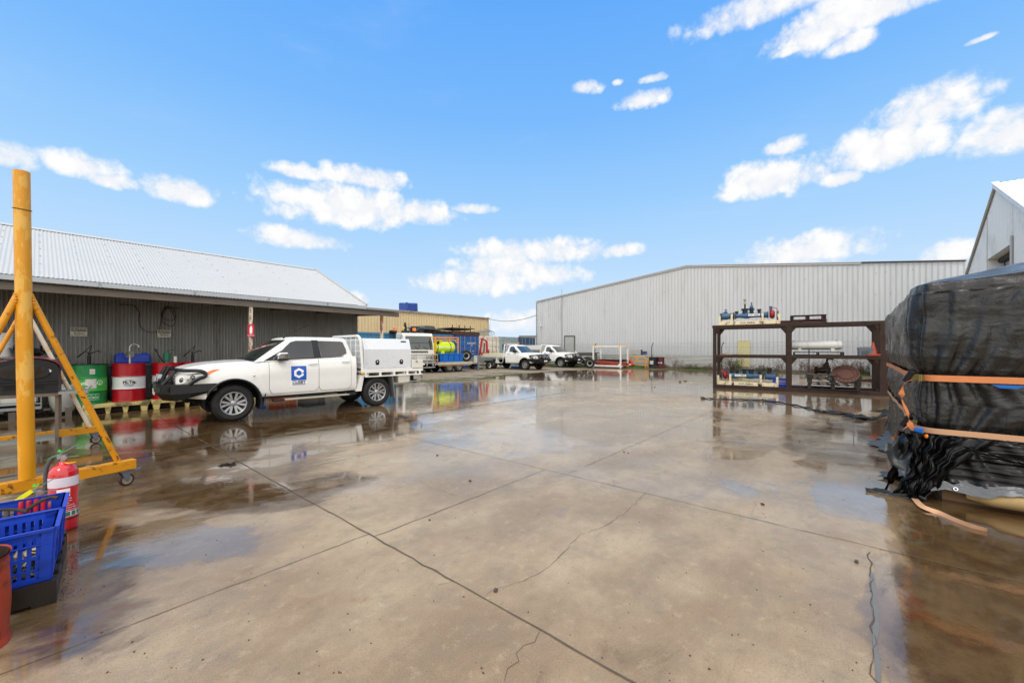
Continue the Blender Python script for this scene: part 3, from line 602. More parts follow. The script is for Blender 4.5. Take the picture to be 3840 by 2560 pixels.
# ---------------------------------------------------------------- vehicles
def lerpt(x, T):
    if x <= T[0][0]: return T[0][1]
    for (a, va), (b, vb) in zip(T[:-1], T[1:]):
        if x <= b: t = (x-a)/(b-a); return va+(vb-va)*t
    return T[-1][1]
def wheel(parent, x, y, side, r=.38, w=.25, style='alloy', rr=.235, name='wheel', z=None):
    """side: +1 when the outer face looks to +y"""
    z = r if z is None else z
    t = MB(); o = (x, y, z); ax = (0, side, 0); h = w/2
    t.lathe([(rr, -h+.01), (rr+.02, -h), (r*.86, -h-.004), (r*.97, -h+.03), (r, -h+.05), (r+.001, 0), (r, h-.05), (r*.97, h-.03), (r*.86, h+.004), (rr+.02, h), (rr, h-.01), (rr*.98, h-.05)], o, ax, 40)
    u, v = basis(ax)
    for k in range(46):
        a = 2*math.pi*k/46; d = u*math.cos(a)+v*math.sin(a); c = V(o)+d*(r-.002)
        for s_, q in ((-1, 0), (1, .5)):
            a2 = a+q*2*math.pi/46; d = u*math.cos(a2)+v*math.sin(a2); c = V(o)+d*(r+.001); tt = V((0, 1, 0)).cross(d)
            t.bar(c+V((0, 1, 0))*s_*(h*.35)-tt*.010, c+V((0, 1, 0))*s_*(h*.35)+tt*.010, h*.55, .014, up=d)
    ty = t.build(name, rubber, parent, smooth=35)
    m = MB(); m.lathe([(rr+.006, h-.004), (rr, h-.002), (rr-.012, h-.012), (rr-.02, h-.05), (rr-.03, -h+.03), (rr+.0, -h+.01)], o, ax, 36)
    if style == 'alloy':
        m.lathe([(.001, h-.02), (.034, h-.022), (.05, h-.03), (.062, h-.045), (.062, h-.09)], o, ax, 24)
        for k in range(6):
            for dd in (-.20, .20):
                a = 2*math.pi*k/6+dd*1.0; a0 = 2*math.pi*k/6+dd*.55
                d0 = u*math.cos(a0)+v*math.sin(a0); d1 = u*math.cos(a+dd*.15)+v*math.sin(a+dd*.15); n_ = V(ax)
                p0 = V(o)+d0*.05+n_*(h-.042); p1 = V(o)+d1*(rr-.012)+n_*(h-.022); s0 = d0.cross(n_)*.017; s1 = d1.cross(n_)*.024
                m.add([p0-s0, p0+s0, p1+s1, p1-s1, p0-s0-n_*.03, p0+s0-n_*.03, p1+s1-n_*.03, p1-s1-n_*.03], [(0,1,2,3),(7,6,5,4),(0,4,5,1),(1,5,6,2),(2,6,7,3),(3,7,4,0)])
    elif style == 'steel':
        m.lathe([(.001, h-.05), (.05, h-.05), (.06, h-.035), (.085, h-.03), (.10, h-.055), (rr-.03, h-.07), (rr-.02, h-.05)], o, ax, 32)
    m.build('rim', {'alloy': alloy, 'steel': mat('steel_wheel', '#8d8a84', .5, .4, dirt='#4c3a2a', ds=8, damt=.5), 'white': whited}[style if style != 'white' else 'white'], ty, smooth=35)
    b = MB(); b.lathe([(.001, -h*.2), (rr-.03, -h*.2)], o, ax, 24)
    for k in range(6):
        a = 2*math.pi*k/6+.5; d = u*math.cos(a)+v*math.sin(a); p = V(o)+d*(.078 if style == 'alloy' else .075)+V(ax)*(h-.06); b.cyl(p, p+V(ax)*.03, .011, 6)
    if style == 'steel':
        for k in range(10):
            a = 2*math.pi*k/10; d = u*math.cos(a)+v*math.sin(a); p = V(o)+d*(rr-.06)+V(ax)*(h-.068); b.cyl(p, p+V(ax)*.006, .018, 8)
    b.build('brake_disc' if style == 'alloy' else 'wheel_holes', dark if style != 'alloy' else mat('brake_grey', '#3b3a38', .5, .5), ty)
    return ty
def ute(name, label, loc, rz, cab='dual', near=-1, style='alloy', bed='canopy', logo=True, barz=0, hilux=False, group=None, beacons=False, stripe=False):
    T = thing(name, label, 'ute', loc, rz, group)
    xe = 2.64 if cab == 'dual' else 1.86          # rear of the cab
    belt = [(-.92, .98), (-.80, 1.04), (-.6, 1.09), (-.2, 1.15), (.3, 1.20), (.7, 1.255), (1.4, 1.285), (2.64, 1.345)]
    hz = [(-.92, .99), (-.88, 1.06), (-.80, 1.11), (-.65, 1.155), (-.4, 1.20), (0, 1.235), (.35, 1.245), (.55, 1.26), (.7, 1.265), (2.64, 1.35)]
    AR = .50; AZ = .37
    def zb(x):
        q = .50 + (max(0, -.45-x))*.12
        if x > .45: q = .475
        if abs(x) < AR: q = max(q if x > 0 else .47, AZ + math.sqrt(AR*AR-x*x)*1.03)
        return q
    def hw(x): return .915 - (.30*max(0, (-.35-x)/.57)**2.0 if x < -.35 else 0)
    FP = [(0, -.045), (.06, -.012), (.15, .0), (.30, .006), (.45, .004), (.6, .008), (.72, .004), (.84, -.012), (.93, -.028), (1, -.055)]
    def yb(x, z):
        b0 = zb(x) if not (.45 < x) else .475; f = min(1, max(0, (z-b0)/(lerpt(x, belt)-b0)))
        if abs(x) < AR: f = min(1, max(0, (z-.47)/(lerpt(x, belt)-.47)))
        fl = .022*math.exp(-((x)/.62)**4) if abs(x) < 1 else 0
        fl *= (1-f)**.5
        return hw(x)+lerpt(f, FP)+fl
    xs_ = sorted(set([round(-.92+.04*i, 3) for i in range(0, 46)]+[round(-AR+.02*i, 3) for i in range(51)]+[.52, xe]+[round(.95+.15*i, 3) for i in range(12) if .95+.15*i < xe])); xs_ = [x for x in xs_ if x <= xe]
    rows = []; fz = [f for f, _ in FP]
    for x in xs_:
        b0 = zb(x); bt = lerpt(x, belt); h_ = lerpt(x, hz); w = hw(x); row = []
        for f in fz: z = b0+(bt-b0)*f; row.append((x, yb(x, z), z))
        if x <= .62: top = [(x, w*.82, h_-.010 + .012), (x, w*.62, h_+.028), (x, w*.58, h_+.022), (x, w*.3, h_+.040), (x, 0, h_+.046)]
        else: top = [(x, w*.8, bt), (x, w*.62, bt), (x, w*.5, bt), (x, w*.3, bt), (x, 0, bt)]
        row += top; rows.append(row)
    mb = MB(); n = len(rows[0])
    for sgn in (-1, 1):
        vs = [(p[0], p[1]*sgn, p[2]) for row in rows for p in row]
        mb.add(vs, [(i*n+j, (i+1)*n+j, (i+1)*n+j+1, i*n+j+1) for i in range(len(rows)-1) for j in range(n-1)])
        mb.add([(p[0], p[1]*sgn, p[2]) for p in rows[0]]+[(rows[0][0][0], 0, rows[0][0][2])], [tuple(range(n+1))])
        mb.add([(p[0], p[1]*sgn, p[2]) for p in rows[-1]]+[(xe, 0, rows[-1][0][2])], [tuple(range(n+1))])
    body = mb.build('body', white, T, smooth=38)
    # cabin
    xr = xe
    def yc(z): return .872 - .345*(z-1.26)
    zr = 1.765
    P = [(.28, 1.235), (1.04, 1.775)]      # windscreen centre line base / top
    def ring(f):
        z = 1.25+(zr-1.25)*f; y = .872-.345*(z-1.25)
        xf = .40+(1.12-.40)*f; xc = .27+(1.02-.27)*f; xb = xr-.02-.13*f
        pts = [(xc, 0), (xc+.012, y*.35), (xc+.045, y*.7), (xf-.02, y*.93), (xf+.05, y)]
        pts += [(xf+.3, y+.004), ((xf+xb)/2, y+.006), (xb-.25, y+.002), (xb-.08, y-.01), (xb-.02, y*.93), (xb, y*.6), (xb, 0)]
        zz_ = [z+(.0 if f > .99 else (1-f)*lerpt(p[0], [(0, -.02), (.6, -.0), (2.6, .085)])) for p in pts]
        ks = [p[1]/y for p in pts]
        return [(p[0], (.872-.345*(q-1.25))*k, q) for p, q, k in zip(pts, zz_, ks)]
    rr_ = [ring(f) for f in (0, .25, .5, .75, .93, 1)]
    t_ = rr_[-1]; cx = (1.08+xr-.15)/2
    for k, dzz_ in ((.975, .022), (.90, .042), (.7, .058), (.35, .068), (.02, .070)): rr_.append([(cx+(p[0]-cx)*k, p[1]*k, p[2]+dzz_-(.0)) for p in t_])
    mb = MB(); n = len(rr_[0])
    for sgn in (-1, 1):
        mb.add([(p[0], p[1]*sgn, p[2]) for rg in rr_ for p in rg], [(i*n+j, (i+1)*n+j, (i+1)*n+j+1, i*n+j+1) for i in range(len(rr_)-1) for j in range(n-1)])
    mb.build('cabin', white, T, smooth=38)
    # windscreen
    def ws(u, v):
        f = .05+.90*v; a, b = ring(f), None; y = (u*2-1); ya = abs(y); pts = a[:4]
        yy = ya*pts[3][1]; 
        for q0, q1 in zip(pts[:-1], pts[1:]):
            if yy <= q1[1]+1e-9: k = (yy-q0[1])/(q1[1]-q0[1]); xx = q0[0]+(q1[0]-q0[0])*k; z = q0[2]+(q1[2]-q0[2])*k; break
        return (xx-.006, math.copysign(yy, y), z+.004)
    mb = MB(); mb.grid(ws, 12, 6); W_ = mb.build('windscreen', glass2, T, smooth=60)
    mb = MB(); mb.grid(lambda u, v: tuple(V(ws(u, v*.06-.03))+V((-.012, 0, .004))), 12, 1); mb.build('cowl', black, T)
    mb = MB()
    for s_ in (-.05, .45): mb.tube([V(ws(.5+s_, .02))+V((-.02, 0, .01)), V(ws(.25+s_*.9, .10))+V((-.015, 0, .008)), V(ws(.08+s_*.9, .04))+V((-.015, 0, .01))], .008, 6)
    mb.build('wiper', black, T)
    ytop = 1.715
    def side_glass(poly, nm, s_, m=glass, off=.007):
        mb = MB(); vs = [(x, s_*(yc(z)+off+.004), z) for x, z in poly]; vs2 = [(x, s_*(yc(z)-.01), z) for x, z in poly]; k = len(vs)
        mb.add(vs+vs2, [tuple(range(k)), tuple(range(2*k-1, k-1, -1))]+[(i, k+i, k+(i+1) % k, (i+1) % k) for i in range(k)]); return mb.build(nm, m, T, smooth=0)
    for s_ in (-1, 1):
        if cab == 'dual':
            side_glass([(.73, 1.295), (1.62, 1.325), (1.60, 1.73), (1.26, 1.725), (1.14, 1.69)], 'side_window', s_)
            side_glass([(1.80, 1.335), (2.28, 1.35), (2.42, 1.42), (2.42, 1.52), (2.36, 1.70), (2.30, 1.72), (1.76, 1.73)], 'side_window', s_)
            side_glass([(1.625, 1.300), (1.795, 1.31), (1.755, 1.745), (1.605, 1.745)], 'door_pillar', s_, black, .004)
            side_glass([(.56, 1.268), (.72, 1.285), (.93, 1.49)], 'quarter_trim', s_, black, .005)
            side_glass([(.60, 1.272), (2.34, 1.325), (2.34, 1.345), (.70, 1.295)], 'belt_seal', s_, black, .005)
            doors = [(.66, 1.71, 'front_door'), (1.72, 2.50, 'rear_door')]
        else:
            side_glass([(.75, 1.295), (1.52, 1.32), (1.52, 1.60), (1.45, 1.715), (1.26, 1.72), (1.14, 1.69)], 'side_window', s_)
            side_glass([(.56, 1.268), (.72, 1.285), (.93, 1.49)], 'quarter_trim', s_, black, .005)
            doors = [(.66, 1.66, 'front_door')]
        for x0, x1, nm in doors:
            def pan(off, ex, x0=x0, x1=x1, s_=s_):
                def fn(u, v):
                    x = x0-ex+(x1-x0+2*ex)*u; lo = .535-ex; hi = lerpt(x, belt)-.02+ex*.3; z = lo+(hi-lo)*v
                    c = .10                      # rounded lower corners
                    if v < .15:
                        e = min(x-(x0-ex), (x1+ex)-x)
                        if e < c: z = max(z, lo+c-math.sqrt(max(0, c*c-(c-e)**2)))
                    return (x, s_*(yb(x, z)+off), z)
                return fn
            mb = MB(); mb.grid(pan(.0065, 0), 24, 18); d = mb.build(nm, white, T, smooth=60)
            mb = MB(); mb.grid(pan(.003, .007), 24, 18); mb.build('door_seam', mat('seam_grey', '#55534f', .7), d, smooth=60)
            hx = x1-.13; hz_ = lerpt(hx, belt)-.12; yy = yb(hx, hz_)
            mb = MB(); mb.tube([(hx-.09, s_*(yy+.02), hz_-.002), (hx-.07, s_*(yy+.045), hz_), (hx+.07, s_*(yy+.045), hz_+.004), (hx+.09, s_*(yy+.02), hz_+.004)], .013, 8); mb.build('handle', chrome if cab == 'dual' else black, d)
        # mirror
        mb = MB(); yy = yc(1.36)
        mb.prism([(-.10, -.07), (.12, -.075), (.14, 0), (.12, .075), (-.04, .08), (-.10, .04)], (.89, s_*(yy+.10), 1.37), (1, 0, .05), (0, 0, 1), (0, s_*.12, 0))
        mi = mb.build('mirror', chrome if cab == 'dual' else black, T, smooth=0, bev=.025)
        mb = MB(); mb.bx(.80, 1.01, s_*(yy+.08), s_*(yy+.225), 1.27, 1.315); mb.bx(.82, .92, s_*yy, s_*(yy+.12), 1.27, 1.31); mb.build('mirror_base', black, mi, smooth=0, bev=.01)
        # head lamp with orange indicator behind it
        def lamp(poly, off):
            vs = []; 
            for x, z in poly: vs.append((x, s_*(yb(x, z)+off), z))
            return vs
        mb = MB(); 
        L0 = [(-.915, .80), (-.86, .93), (-.76, 1.005), (-.60, 1.055), (-.50, 1.04), (-.50, .96), (-.62, .86), (-.80, .80)]
        cxx = sum(p[0] for p in L0)/len(L0); cz = sum(p[1] for p in L0)/len(L0); vs = lamp(L0, .012)+[(cxx-.02, s_*(yb(cxx, cz)+.035), cz)]; k = len(L0)
        mb.add(vs, [(i, (i+1) % k, k) for i in range(k)]); hl = mb.build('headlight', lampg, T, smooth=60)
        mb = MB(); mb.ball((cxx+.04, s_*(yb(cxx+.04, cz)-.035), cz+.01), .070, 8); mb.cut(); mb.ball((cxx-.12, s_*(yb(cxx-.12, cz)-.03), cz-.03), .06, 8); mb.each('reflector', mat('lamp_reflector', '#55585a', .12, .8, coat=.6), hl)
        L1 = [(-.52, 1.035), (-.545, .965), (-.45, 1.0), (-.22, 1.115), (-.36, 1.105)]
        vs = lamp(L1, .010); mb = MB(); mb.add(vs, [(0, 1, 2), (0, 2, 4), (2, 3, 4)]); mb.build('indicator', orange, T, smooth=60)
        mb = MB(); mb.ball((.36, s_*(yb(.36, .93)+.004), .95), .022, 6); mb.build('repeater_lamp', lampg, T)
        # flare and mud flap
        pts = [(.0+(AR+.004)*math.cos(a)*1.0, s_*(yb(0, .7)+.012), AZ+(AR+.008)*1.03*math.sin(a)) for a in np.linspace(2.7, -.25, 24)]
        mb = MB(); mb.tube(pts, .022, 6); mb.build('wheel_flare', black if near == s_ or True else black, T)
        mb = MB(); mb.box((.56, s_*.80, .40), (.02, .24, .30), ry=.2); mb.build('mud_flap', black, T, smooth=0)
    for s_, x in ((1, 0), (-1, 0), (1, 3.22), (-1, 3.22)): wheel(T, x, s_*.785, s_, style=style)
    # underbody, arch liners, chassis rails
    mb = MB(); mb.bx(-.75, 3.9, -.42, .42, .42, .62); mb.bx(.52, xe-.02, -.84, .84, .43, .52); mb.bx(-.5, .5, -.55, .55, .60, 1.0)
    for s_ in (-1, 1):
        mb.add([(AR*.99*math.cos(a), s_*y, AZ+AR*1.0*math.sin(a)) for a in np.linspace(3.3, -.3, 20) for y in (.5, .90)], [(2*i, 2*i+1, 2*i+3, 2*i+2) for i in range(19)])
        mb.bx(xe, 4.6, s_*.38, s_*.46, .60, .74)
    mb.cyl((3.22, -.7, .37), (3.22, .7, .37), .05, 8); mb.cyl((0, -.7, .37), (0, .7, .37), .04, 8); mb.ball((3.22, 0, .37), .14, 8)
    mb.bx(3.3, 3.9, -.3, .3, .38, .6)
    mb.build('chassis', dark, T, smooth=0)
    # grille, bumper and bull bar
    mb = MB(); mb.grid(lambda u, v: (-.925+.015*abs(2*u-1), (u*2-1)*.52, .78+.24*v), 8, 2); g_ = mb.build('grille', black, T, smooth=0)
    mb = MB()
    for i in range(4): mb.bar((-.935, -.5, .81+.06*i), (-.935, .5, .81+.06*i), .012, .02)
    mb.build('grille_bars', mat('grille_grey', '#3a3b3d', .4, .5), g_, smooth=0)
    text('badge', 'O', chrome, g_, (-.95, 0, .92), (0, -1, 0), (0, 0, 1), .16, bold=.03)
    mb = MB(); mb.grid(lambda u, v: (-.93+.11*v+.22*abs(2*u-1)**3, (u*2-1)*.70, 1.045+.045*v+.0*u), 12, 2); mb.build('bonnet_guard', mat('bonnet_guard_red', '#7a3a2a', .15, coat=.5) if cab == 'dual' else black, T, smooth=60)
    mb = MB()
    bz0, bz1 = .50, .80
    prof = [(-1.20, -.42), (-1.20, .42), (-1.02, .84), (-.72, .945), (-.30, .965), (-.30, .90), (-.70, .88), (-.90, .7), (-.90, -.7), (-.70, -.88), (-.30, -.90), (-.30, -.965), (-.72, -.945), (-1.02, -.84)]
    k = len(prof); lo = []
    for x, y in prof:
        q = .52 if x < -.9 else .53+(x+.9)*.30; lo.append((x+(.10 if x < -1 else 0), y*.96, q-.02))
    mb.add([(x, y, .83) for x, y in prof]+[(x, y, .64+(max(0, x+.9)*.08)) for x, y in prof]+lo,
           [tuple(range(k))]+[(i, (i+1) % k, k+(i+1) % k, k+i) for i in range(k)]+[(k+i, k+(i+1) % k, 2*k+(i+1) % k, 2*k+i) for i in range(k)]+[tuple(range(3*k-1, 2*k-1, -1))])
    bp = mb.build('bumper', blackm, T, smooth=0, bev=.012)
    mb = MB()
    for s_ in (-1, 1):
        for q in (.60, .80): mb.cyl((-1.09-.1*(q < .7), s_*q, .73), (-1.14+.06*(q > .7)-.06*(q < .7), s_*(q+.02), .73), .055, 12); mb.cut()
    mb.each('fog_lamp', mat('fog_dark', '#3a3a36', .2, .3), bp)
    mb = MB(); mb.cyl((-1.10, -.3, .86), (-1.10, .3, .86), .0001, 3)
    bb = MB(); zt = 1.10+barz
    for s_ in (-1, 1):
        bb.tube(spline([(-1.10, s_*.30, .83), (-1.06, s_*.30, 1.0), (-1.0, s_*.31, zt+.02), (-.97, s_*.31, zt+.035)]), .038, 8)
        bb.tube(spline([(-.98, s_*.31, zt+.03), (-.93, s_*.55, zt+.015), (-.80, s_*.80, zt), (-.60, s_*.935, zt-.005), (-.50, s_*.955, zt-.05), (-.50, s_*.96, zt-.12), (-.62, s_*.955, .93), (-.74, s_*.93, .82)]), .036, 8)
        bb.tube(spline([(-1.12, s_*.62, .82), (-1.02, s_*.60, .95), (-.90, s_*.58, zt+.01)]), .034, 8); bb.tube(spline([(-1.10, s_*.45, .83), (-1.0, s_*.44, .98), (-.93, s_*.44, zt+.02)]), .022, 8)
    bb.tube([(-.97, -.31, zt+.035), (-.97, .31, zt+.035)], .038, 8); bb.tube([(-1.06, -.30, .97), (-1.06, .30, .97)], .020, 8)
    bb.build('bull_bar', blackm, T)
    mb = MB(); 
    for s_ in (-.15, .15): mb.cyl((-1.16, s_, .93), (-1.08, s_, .93), .085, 14)
    mb.build('driving_lamp', mat('driving_lamp', '#8a8d8e', .1, .6, coat=.5), T)
    mb = MB(); mb.bx(-1.215, -1.205, -.19, .19, .60, .71); pl = mb.build('licence_plate', mat('plate_white', '#d8dadb', .4), T, smooth=0)
    text('lettering', {'dual': 'S 214 BKD'}.get(cab, 'S 530 ARW') if 0 else '- - -', inkb, pl, (-1.217, 0, .655), (0, -1, 0), (0, 0, 1), .08, bold=.02)
    # radio aerial
    if cab == 'dual':
        mb = MB(); mb.tube([(1.02, near*.60, 1.80), (1.60, near*.55, 2.12)], .004, 5); mb.cyl((1.02, near*.6, 1.78), (1.06, near*.6, 1.805), .015, 6); mb.build('aerial', black, T)
        for s_ in (-1, 1):
            mb = MB(); mb.bar((.95, s_*.93, .385), (2.42, s_*.93, .385), .17, .03); mb.build('side_step', mat('step_alloy', '#b5b2a2', .45, .3, dirt='#6b5b42', ds=3, damt=.4), T, smooth=0, bev=.006)
            mb = MB(); mb.bar((.72, s_*.92, .375), (.95, s_*.93, .385), .15, .05); mb.bar((2.42, s_*.93, .385), (2.60, s_*.92, .395), .16, .06); mb.build('step_end', black, T, smooth=0, bev=.02)
    # headboard and tray
    tx0 = xe+.12; tx1 = 4.62 if cab == 'dual' else 4.35; tz = .93
    hb = MB(); y_ = .90
    for s_ in (-1, 1): hb.tube(spline([(tx0+.06, s_*y_, .80), (tx0+.03, s_*y_, 1.3), (tx0, s_*y_, 1.70), (tx0-.02, s_*(y_-.03), 1.82), (tx0-.03, s_*(y_-.12), 1.87)]), .036, 8)
    hb.tube([(tx0-.03, -(y_-.12), 1.87), (tx0-.03, y_-.12, 1.87)], .036, 8)
    for i in range(6): hb.tube([(tx0+.01, -y_, 1.05+.14*i), (tx0+.01, y_, 1.05+.14*i)], .014, 6)
    for i in range(5): hb.tube([(tx0+.012, -.6+.3*i, .95), (tx0, -.6+.3*i, 1.86)], .012, 6)
    hb.build('headboard', white, T)
    tr = MB(); tr.bx(tx0, tx1, -.92, .92, .90, .96); tr.bx(tx0, tx1, -.935, -.90, .90, 1.0); tr.bx(tx0, tx1, .90, .935, .90, 1.0); tr.bx(tx1-.03, tx1, -.93, .93, .90, 1.0)
    for s_ in (-1, 1):
        tr.tube([(tx0+.1, s_*.93, .80), (tx1-.02, s_*.93, .80)], .018, 6)
        for q in np.linspace(tx0+.12, tx1-.1, 5): tr.bx(q-.03, q+.03, s_*.915, s_*.94, .80, .92)
    for q in np.linspace(tx0+.2, tx1-.2, 5): tr.bx(q-.03, q+.03, -.88, .88, .80, .90)
    tray = tr.build('tray', whited if cab != 'dual' else white, T, smooth=0, bev=.004)
    for s_ in (-1, 1):
        mb = MB(); q = 3.22-.42; mb.prism([(0, 0), (.10, 0), (.02, -.42), (-.12, -.42)], (q-.05, s_*.72, .86), (1, 0, 0), (0, 0, 1), (0, s_*.2, 0)); mb.build('front_mudguard', white, T, smooth=0)
        mb = MB(); mb.box((3.22+.46, s_*.82, .50), (.02, .24, .62), ry=-.12); mb.build('rear_mud_flap', galv, T, smooth=0)
        mb = MB(); mb.ball((tx0+.03, s_*.95, .90), .045, 7); mb.build('marker_lamp', mat('amber_marker', '#d8a436', .2, coat=.5), T)
    if bed == 'canopy':
        x0, x1 = tx0+.09, 4.24; cp = [(-.90, 1.0), (-.905, 1.52), (-.80, 1.81), (.80, 1.81), (.905, 1.52), (.90, 1.0)]
        cm = mat('canopy_aluminium', '#d9dcdf', .30, .15, var=.02)
        mb = MB(); mb.prism(cp, (x0, 0, 0), (0, 1, 0), (0, 0, 1), (x1-x0, 0, 0)); cn = mb.build('canopy', cm, T, smooth=0, bev=.008)
        for s_ in (-1, 1):
            mb = MB(); xa, xb = x0+.06, x1-.10
            def dp(u, v, s_=s_): 
                z = 1.03+(1.79-1.03)*v; y = lerpt(z, [(1.0, .90), (1.52, .905), (1.81, .80)])+.008; return (xa+(xb-xa)*u, s_*y, z)
            vv = [0, .64474, 1]; vs = [dp(u, v) for u in (0, 1) for v in vv]; mb.add(vs, [(0, 3, 4, 1), (1, 4, 5, 2)]); cd_ = mb.build('canopy_door', cm, T, smooth=0)
            mb = MB()
            for u in (.25, .83): 
                c = V(dp(u, .20)); mb.lathe([(.001, .006), (.05, .006), (.062, .0)], c, (0, s_, 0), 12); mb.bx(c.x-.045, c.x+.045, c.y, c.y+s_*.006, c.z-.075, c.z); mb.cut()
            lt = mb.each('latch', black, cd_, smooth=0)[0]
            mb = MB()
            for u in (.25, .83): c = V(dp(u, .20)); mb.ball((c.x, c.y+s_*.008, c.z+.005), .02, 6); mb.cut()
            mb.each('latch_lever', chrome, cd_)
            mb = MB(); c = V(dp(.93, .94)); mb.bx(c.x-.10, c.x+.06, c.y, c.y+s_*.012, c.z-.03, c.z+.01); mb.build('maker_plate', black, cd_, smooth=0)
        mb = MB()
        for s_ in (-1, 1): mb.bx(x1+.02, tx1, s_*.90, s_*.935, .96, 1.22)
        mb.bx(tx1-.03, tx1, -.93, .93, .96, 1.22); mb.build('drop_side', whited, T, smooth=0, bev=.004)
        mb = MB()
        for s_ in (-1, 1):
            mb.bx(x1+.14, x1+.20, s_*.935, s_*.95, 1.15, 1.19); mb.tube([(tx1-.02, s_*.86, .8), (tx1+.02, s_*.86, .66), (tx1-.1, s_*.86, .60), (tx1-.42, s_*.86, .60)], .022, 6)
        mb.build('tray_bracket', galv, T)
        mb = MB(); mb.bx(tx1-.75, tx1-.38, near*.55, near*.86, .58, .84); mb.build('water_tank', whited, T, smooth=0, bev=.02)
        mb = MB(); mb.bx(tx1-.02, tx1+.06, -.5, .5, .52, .62); mb.build('tow_bar', black, T, smooth=0)
        mb = MB(); mb.box((tx1-.35, near*.9, .28), (.02, .10, .12)); 
    elif bed == 'flat':
        mb = MB()
        for s_ in (-1, 1): mb.bx(tx0+.05, tx1, s_*.90, s_*.945, .97, 1.19)
        mb.bx(tx1-.03, tx1, -.93, .93, .97, 1.19); ds_ = mb.build('drop_side', whited, T, smooth=0, bev=.004)
        ysm = mat('reflective_yellow', '#d9d414', .35, var=.02)
        mb = MB()
        for s_ in (-1, 1): mb.bx(tx0+.05, tx1, s_*.945, s_*.950, 1.10, 1.15)
        mb.build('reflective_stripe', ysm, ds_, smooth=0)
        mb = MB()
        for s_ in (-1, 1): mb.tube(spline([(tx0+.1, s_*.9, .80), (tx0+.18, s_*.9, .50), (tx0+.5, s_*.9, .50), (tx0+.6, s_*.9, .80)], 5), .018, 6); mb.tube([(tx0+.8, s_*.9, .80), (tx0+.9, s_*.9, .45)], .018, 6)
        mb.build('tray_bracket', white, T)
    elif bed == 'box':
        bm_ = mat('toolbox_checker', '#b8b6ae', .4, .4, var=.08, bump=.002, bs=90)
        mb = MB(); mb.prism([(-.90, .96), (-.90, 1.50), (-.62, 1.86), (.62, 1.86), (.90, 1.50), (.90, .96)], (tx0+.15, 0, 0), (0, 1, 0), (0, 0, 1), (tx1-tx0-.15, 0, 0)); mb.build('toolbox', bm_, T, smooth=0, bev=.01)
        mb = MB(); mb.bx(tx0+.2, tx1-.05, -.92, .92, 1.20, 1.42); mb.build('mesh_side', mat('mesh_grey', '#6d6c68', .6, .3), T, smooth=0)
    if beacons:
        for s_ in (-.72, .72):
            mb = MB(); mb.cyl((tx0-.03, s_, 1.90), (tx0-.03, s_, 2.04), .075, 12, .06); b_ = mb.build('beacon', orange, T)
            mb = MB(); mb.cyl((tx0-.03, s_, 1.87), (tx0-.03, s_, 1.90), .08, 12); mb.build('beacon_base', black, b_)
    if logo:
        s_ = near; x0, x1 = (1.10, 1.43) if cab == 'dual' else (1.08, 1.40); z1 = 1.135 if cab == 'dual' else 1.10; w_ = x1-x0
        cx_, cz_ = (x0+x1)/2, z1-w_/2; R_ = V((1, 0, 0)) if s_ < 0 else V((-1, 0, 0)); yy = yb(cx_, cz_)
        def q(u, v, off=.012): x = cx_+R_.x*u; z = cz_+v; return (x, s_*(yb(x, z)+off), z)
        mb = MB(); mb.grid(lambda u, v: q((u-.5)*w_*1.08, -w_*.5-.14+(w_*1.04+.14)*v, .009), 4, 6); lg = mb.build('door_decal', logow, T, smooth=60)
        mb = MB(); mb.grid(lambda u, v: q((u-.5)*w_, (v-.5)*w_, .011), 4, 6); mb.build('logo_panel', logob, lg, smooth=60)
        ro, ri = w_*.36, w_*.19
        hx_ = [(math.sin(R(a)), math.cos(R(a))) for a in (75, 60, 0, -60, -120, 180, 120, 105)]
        o_ = [(math.sin(R(60*k))*ro, math.cos(R(60*k))*ro) for k in (1, 0, -1, -2, -3, -4)]; i_ = [(math.sin(R(60*k))*ri, math.cos(R(60*k))*ri) for k in (1, 0, -1, -2, -3, -4)]
        o2 = [(o_[0][0], o_[0][1]-.055)]; mb = MB(); O_ = [(o_[0][0], o_[0][1]-.045)]+o_+[(o_[-1][0], o_[-1][1]+.045)]; I_ = [(i_[0][0], i_[0][1]-.03)]+i_+[(i_[-1][0], i_[-1][1]+.03)]
        vs = [q(a, b, .013) for a, b in O_]+[q(a, b, .013) for a, b in I_]; k = len(O_); mb.add(vs, [(i, i+1, k+i+1, k+i) for i in range(k-1)]); mb.build('logo_mark', logow, lg, smooth=0, fix=False)
        Uv = R_; o1 = V(q(0, -w_*.5-.045, .014)); text('lettering', 'CLISBY', inkn, lg, o1, Uv, (0, 0, 1), w_*.285, bold=.025); o1 = V(q(0, -w_*.5-.098, .014)); text('lettering', 'ENGINEERING', inkn, lg, o1, Uv, (0, 0, 1), w_*.13, bold=.01, sx=1.08)
    return T
p0 = gp(877, 1580); rr0 = V((.7025, .7117, 0)).normalized(); away = V((-rr0.y, rr0.x, 0))
c0 = p0 + away*.905
u1 = ute('dual_cab_ute', 'white dual cab ute with black bull bar and white canopy in front of the drums', c0, math.atan2(rr0.y, rr0.x), 'dual', -1)
fw = V((.762, -.647, 0)); lat = V((.647, .762, 0)); rz2 = math.atan2(.647, -.762)
p = gp(1968, 1387.5) + lat*.905
ute('tray_ute', 'white single cab ute with yellow striped flat tray and two orange beacons', p, rz2, 'single', 1, 'steel', 'flat', logo=False, beacons=True, barz=-.02)
p = gp(2102, 1378) + lat*.905
ute('toolbox_ute', 'white single cab ute with alloy toolbox and blue door logo, behind the striped tray ute', p, rz2, 'single', 1, 'alloy', 'box', logo=True)

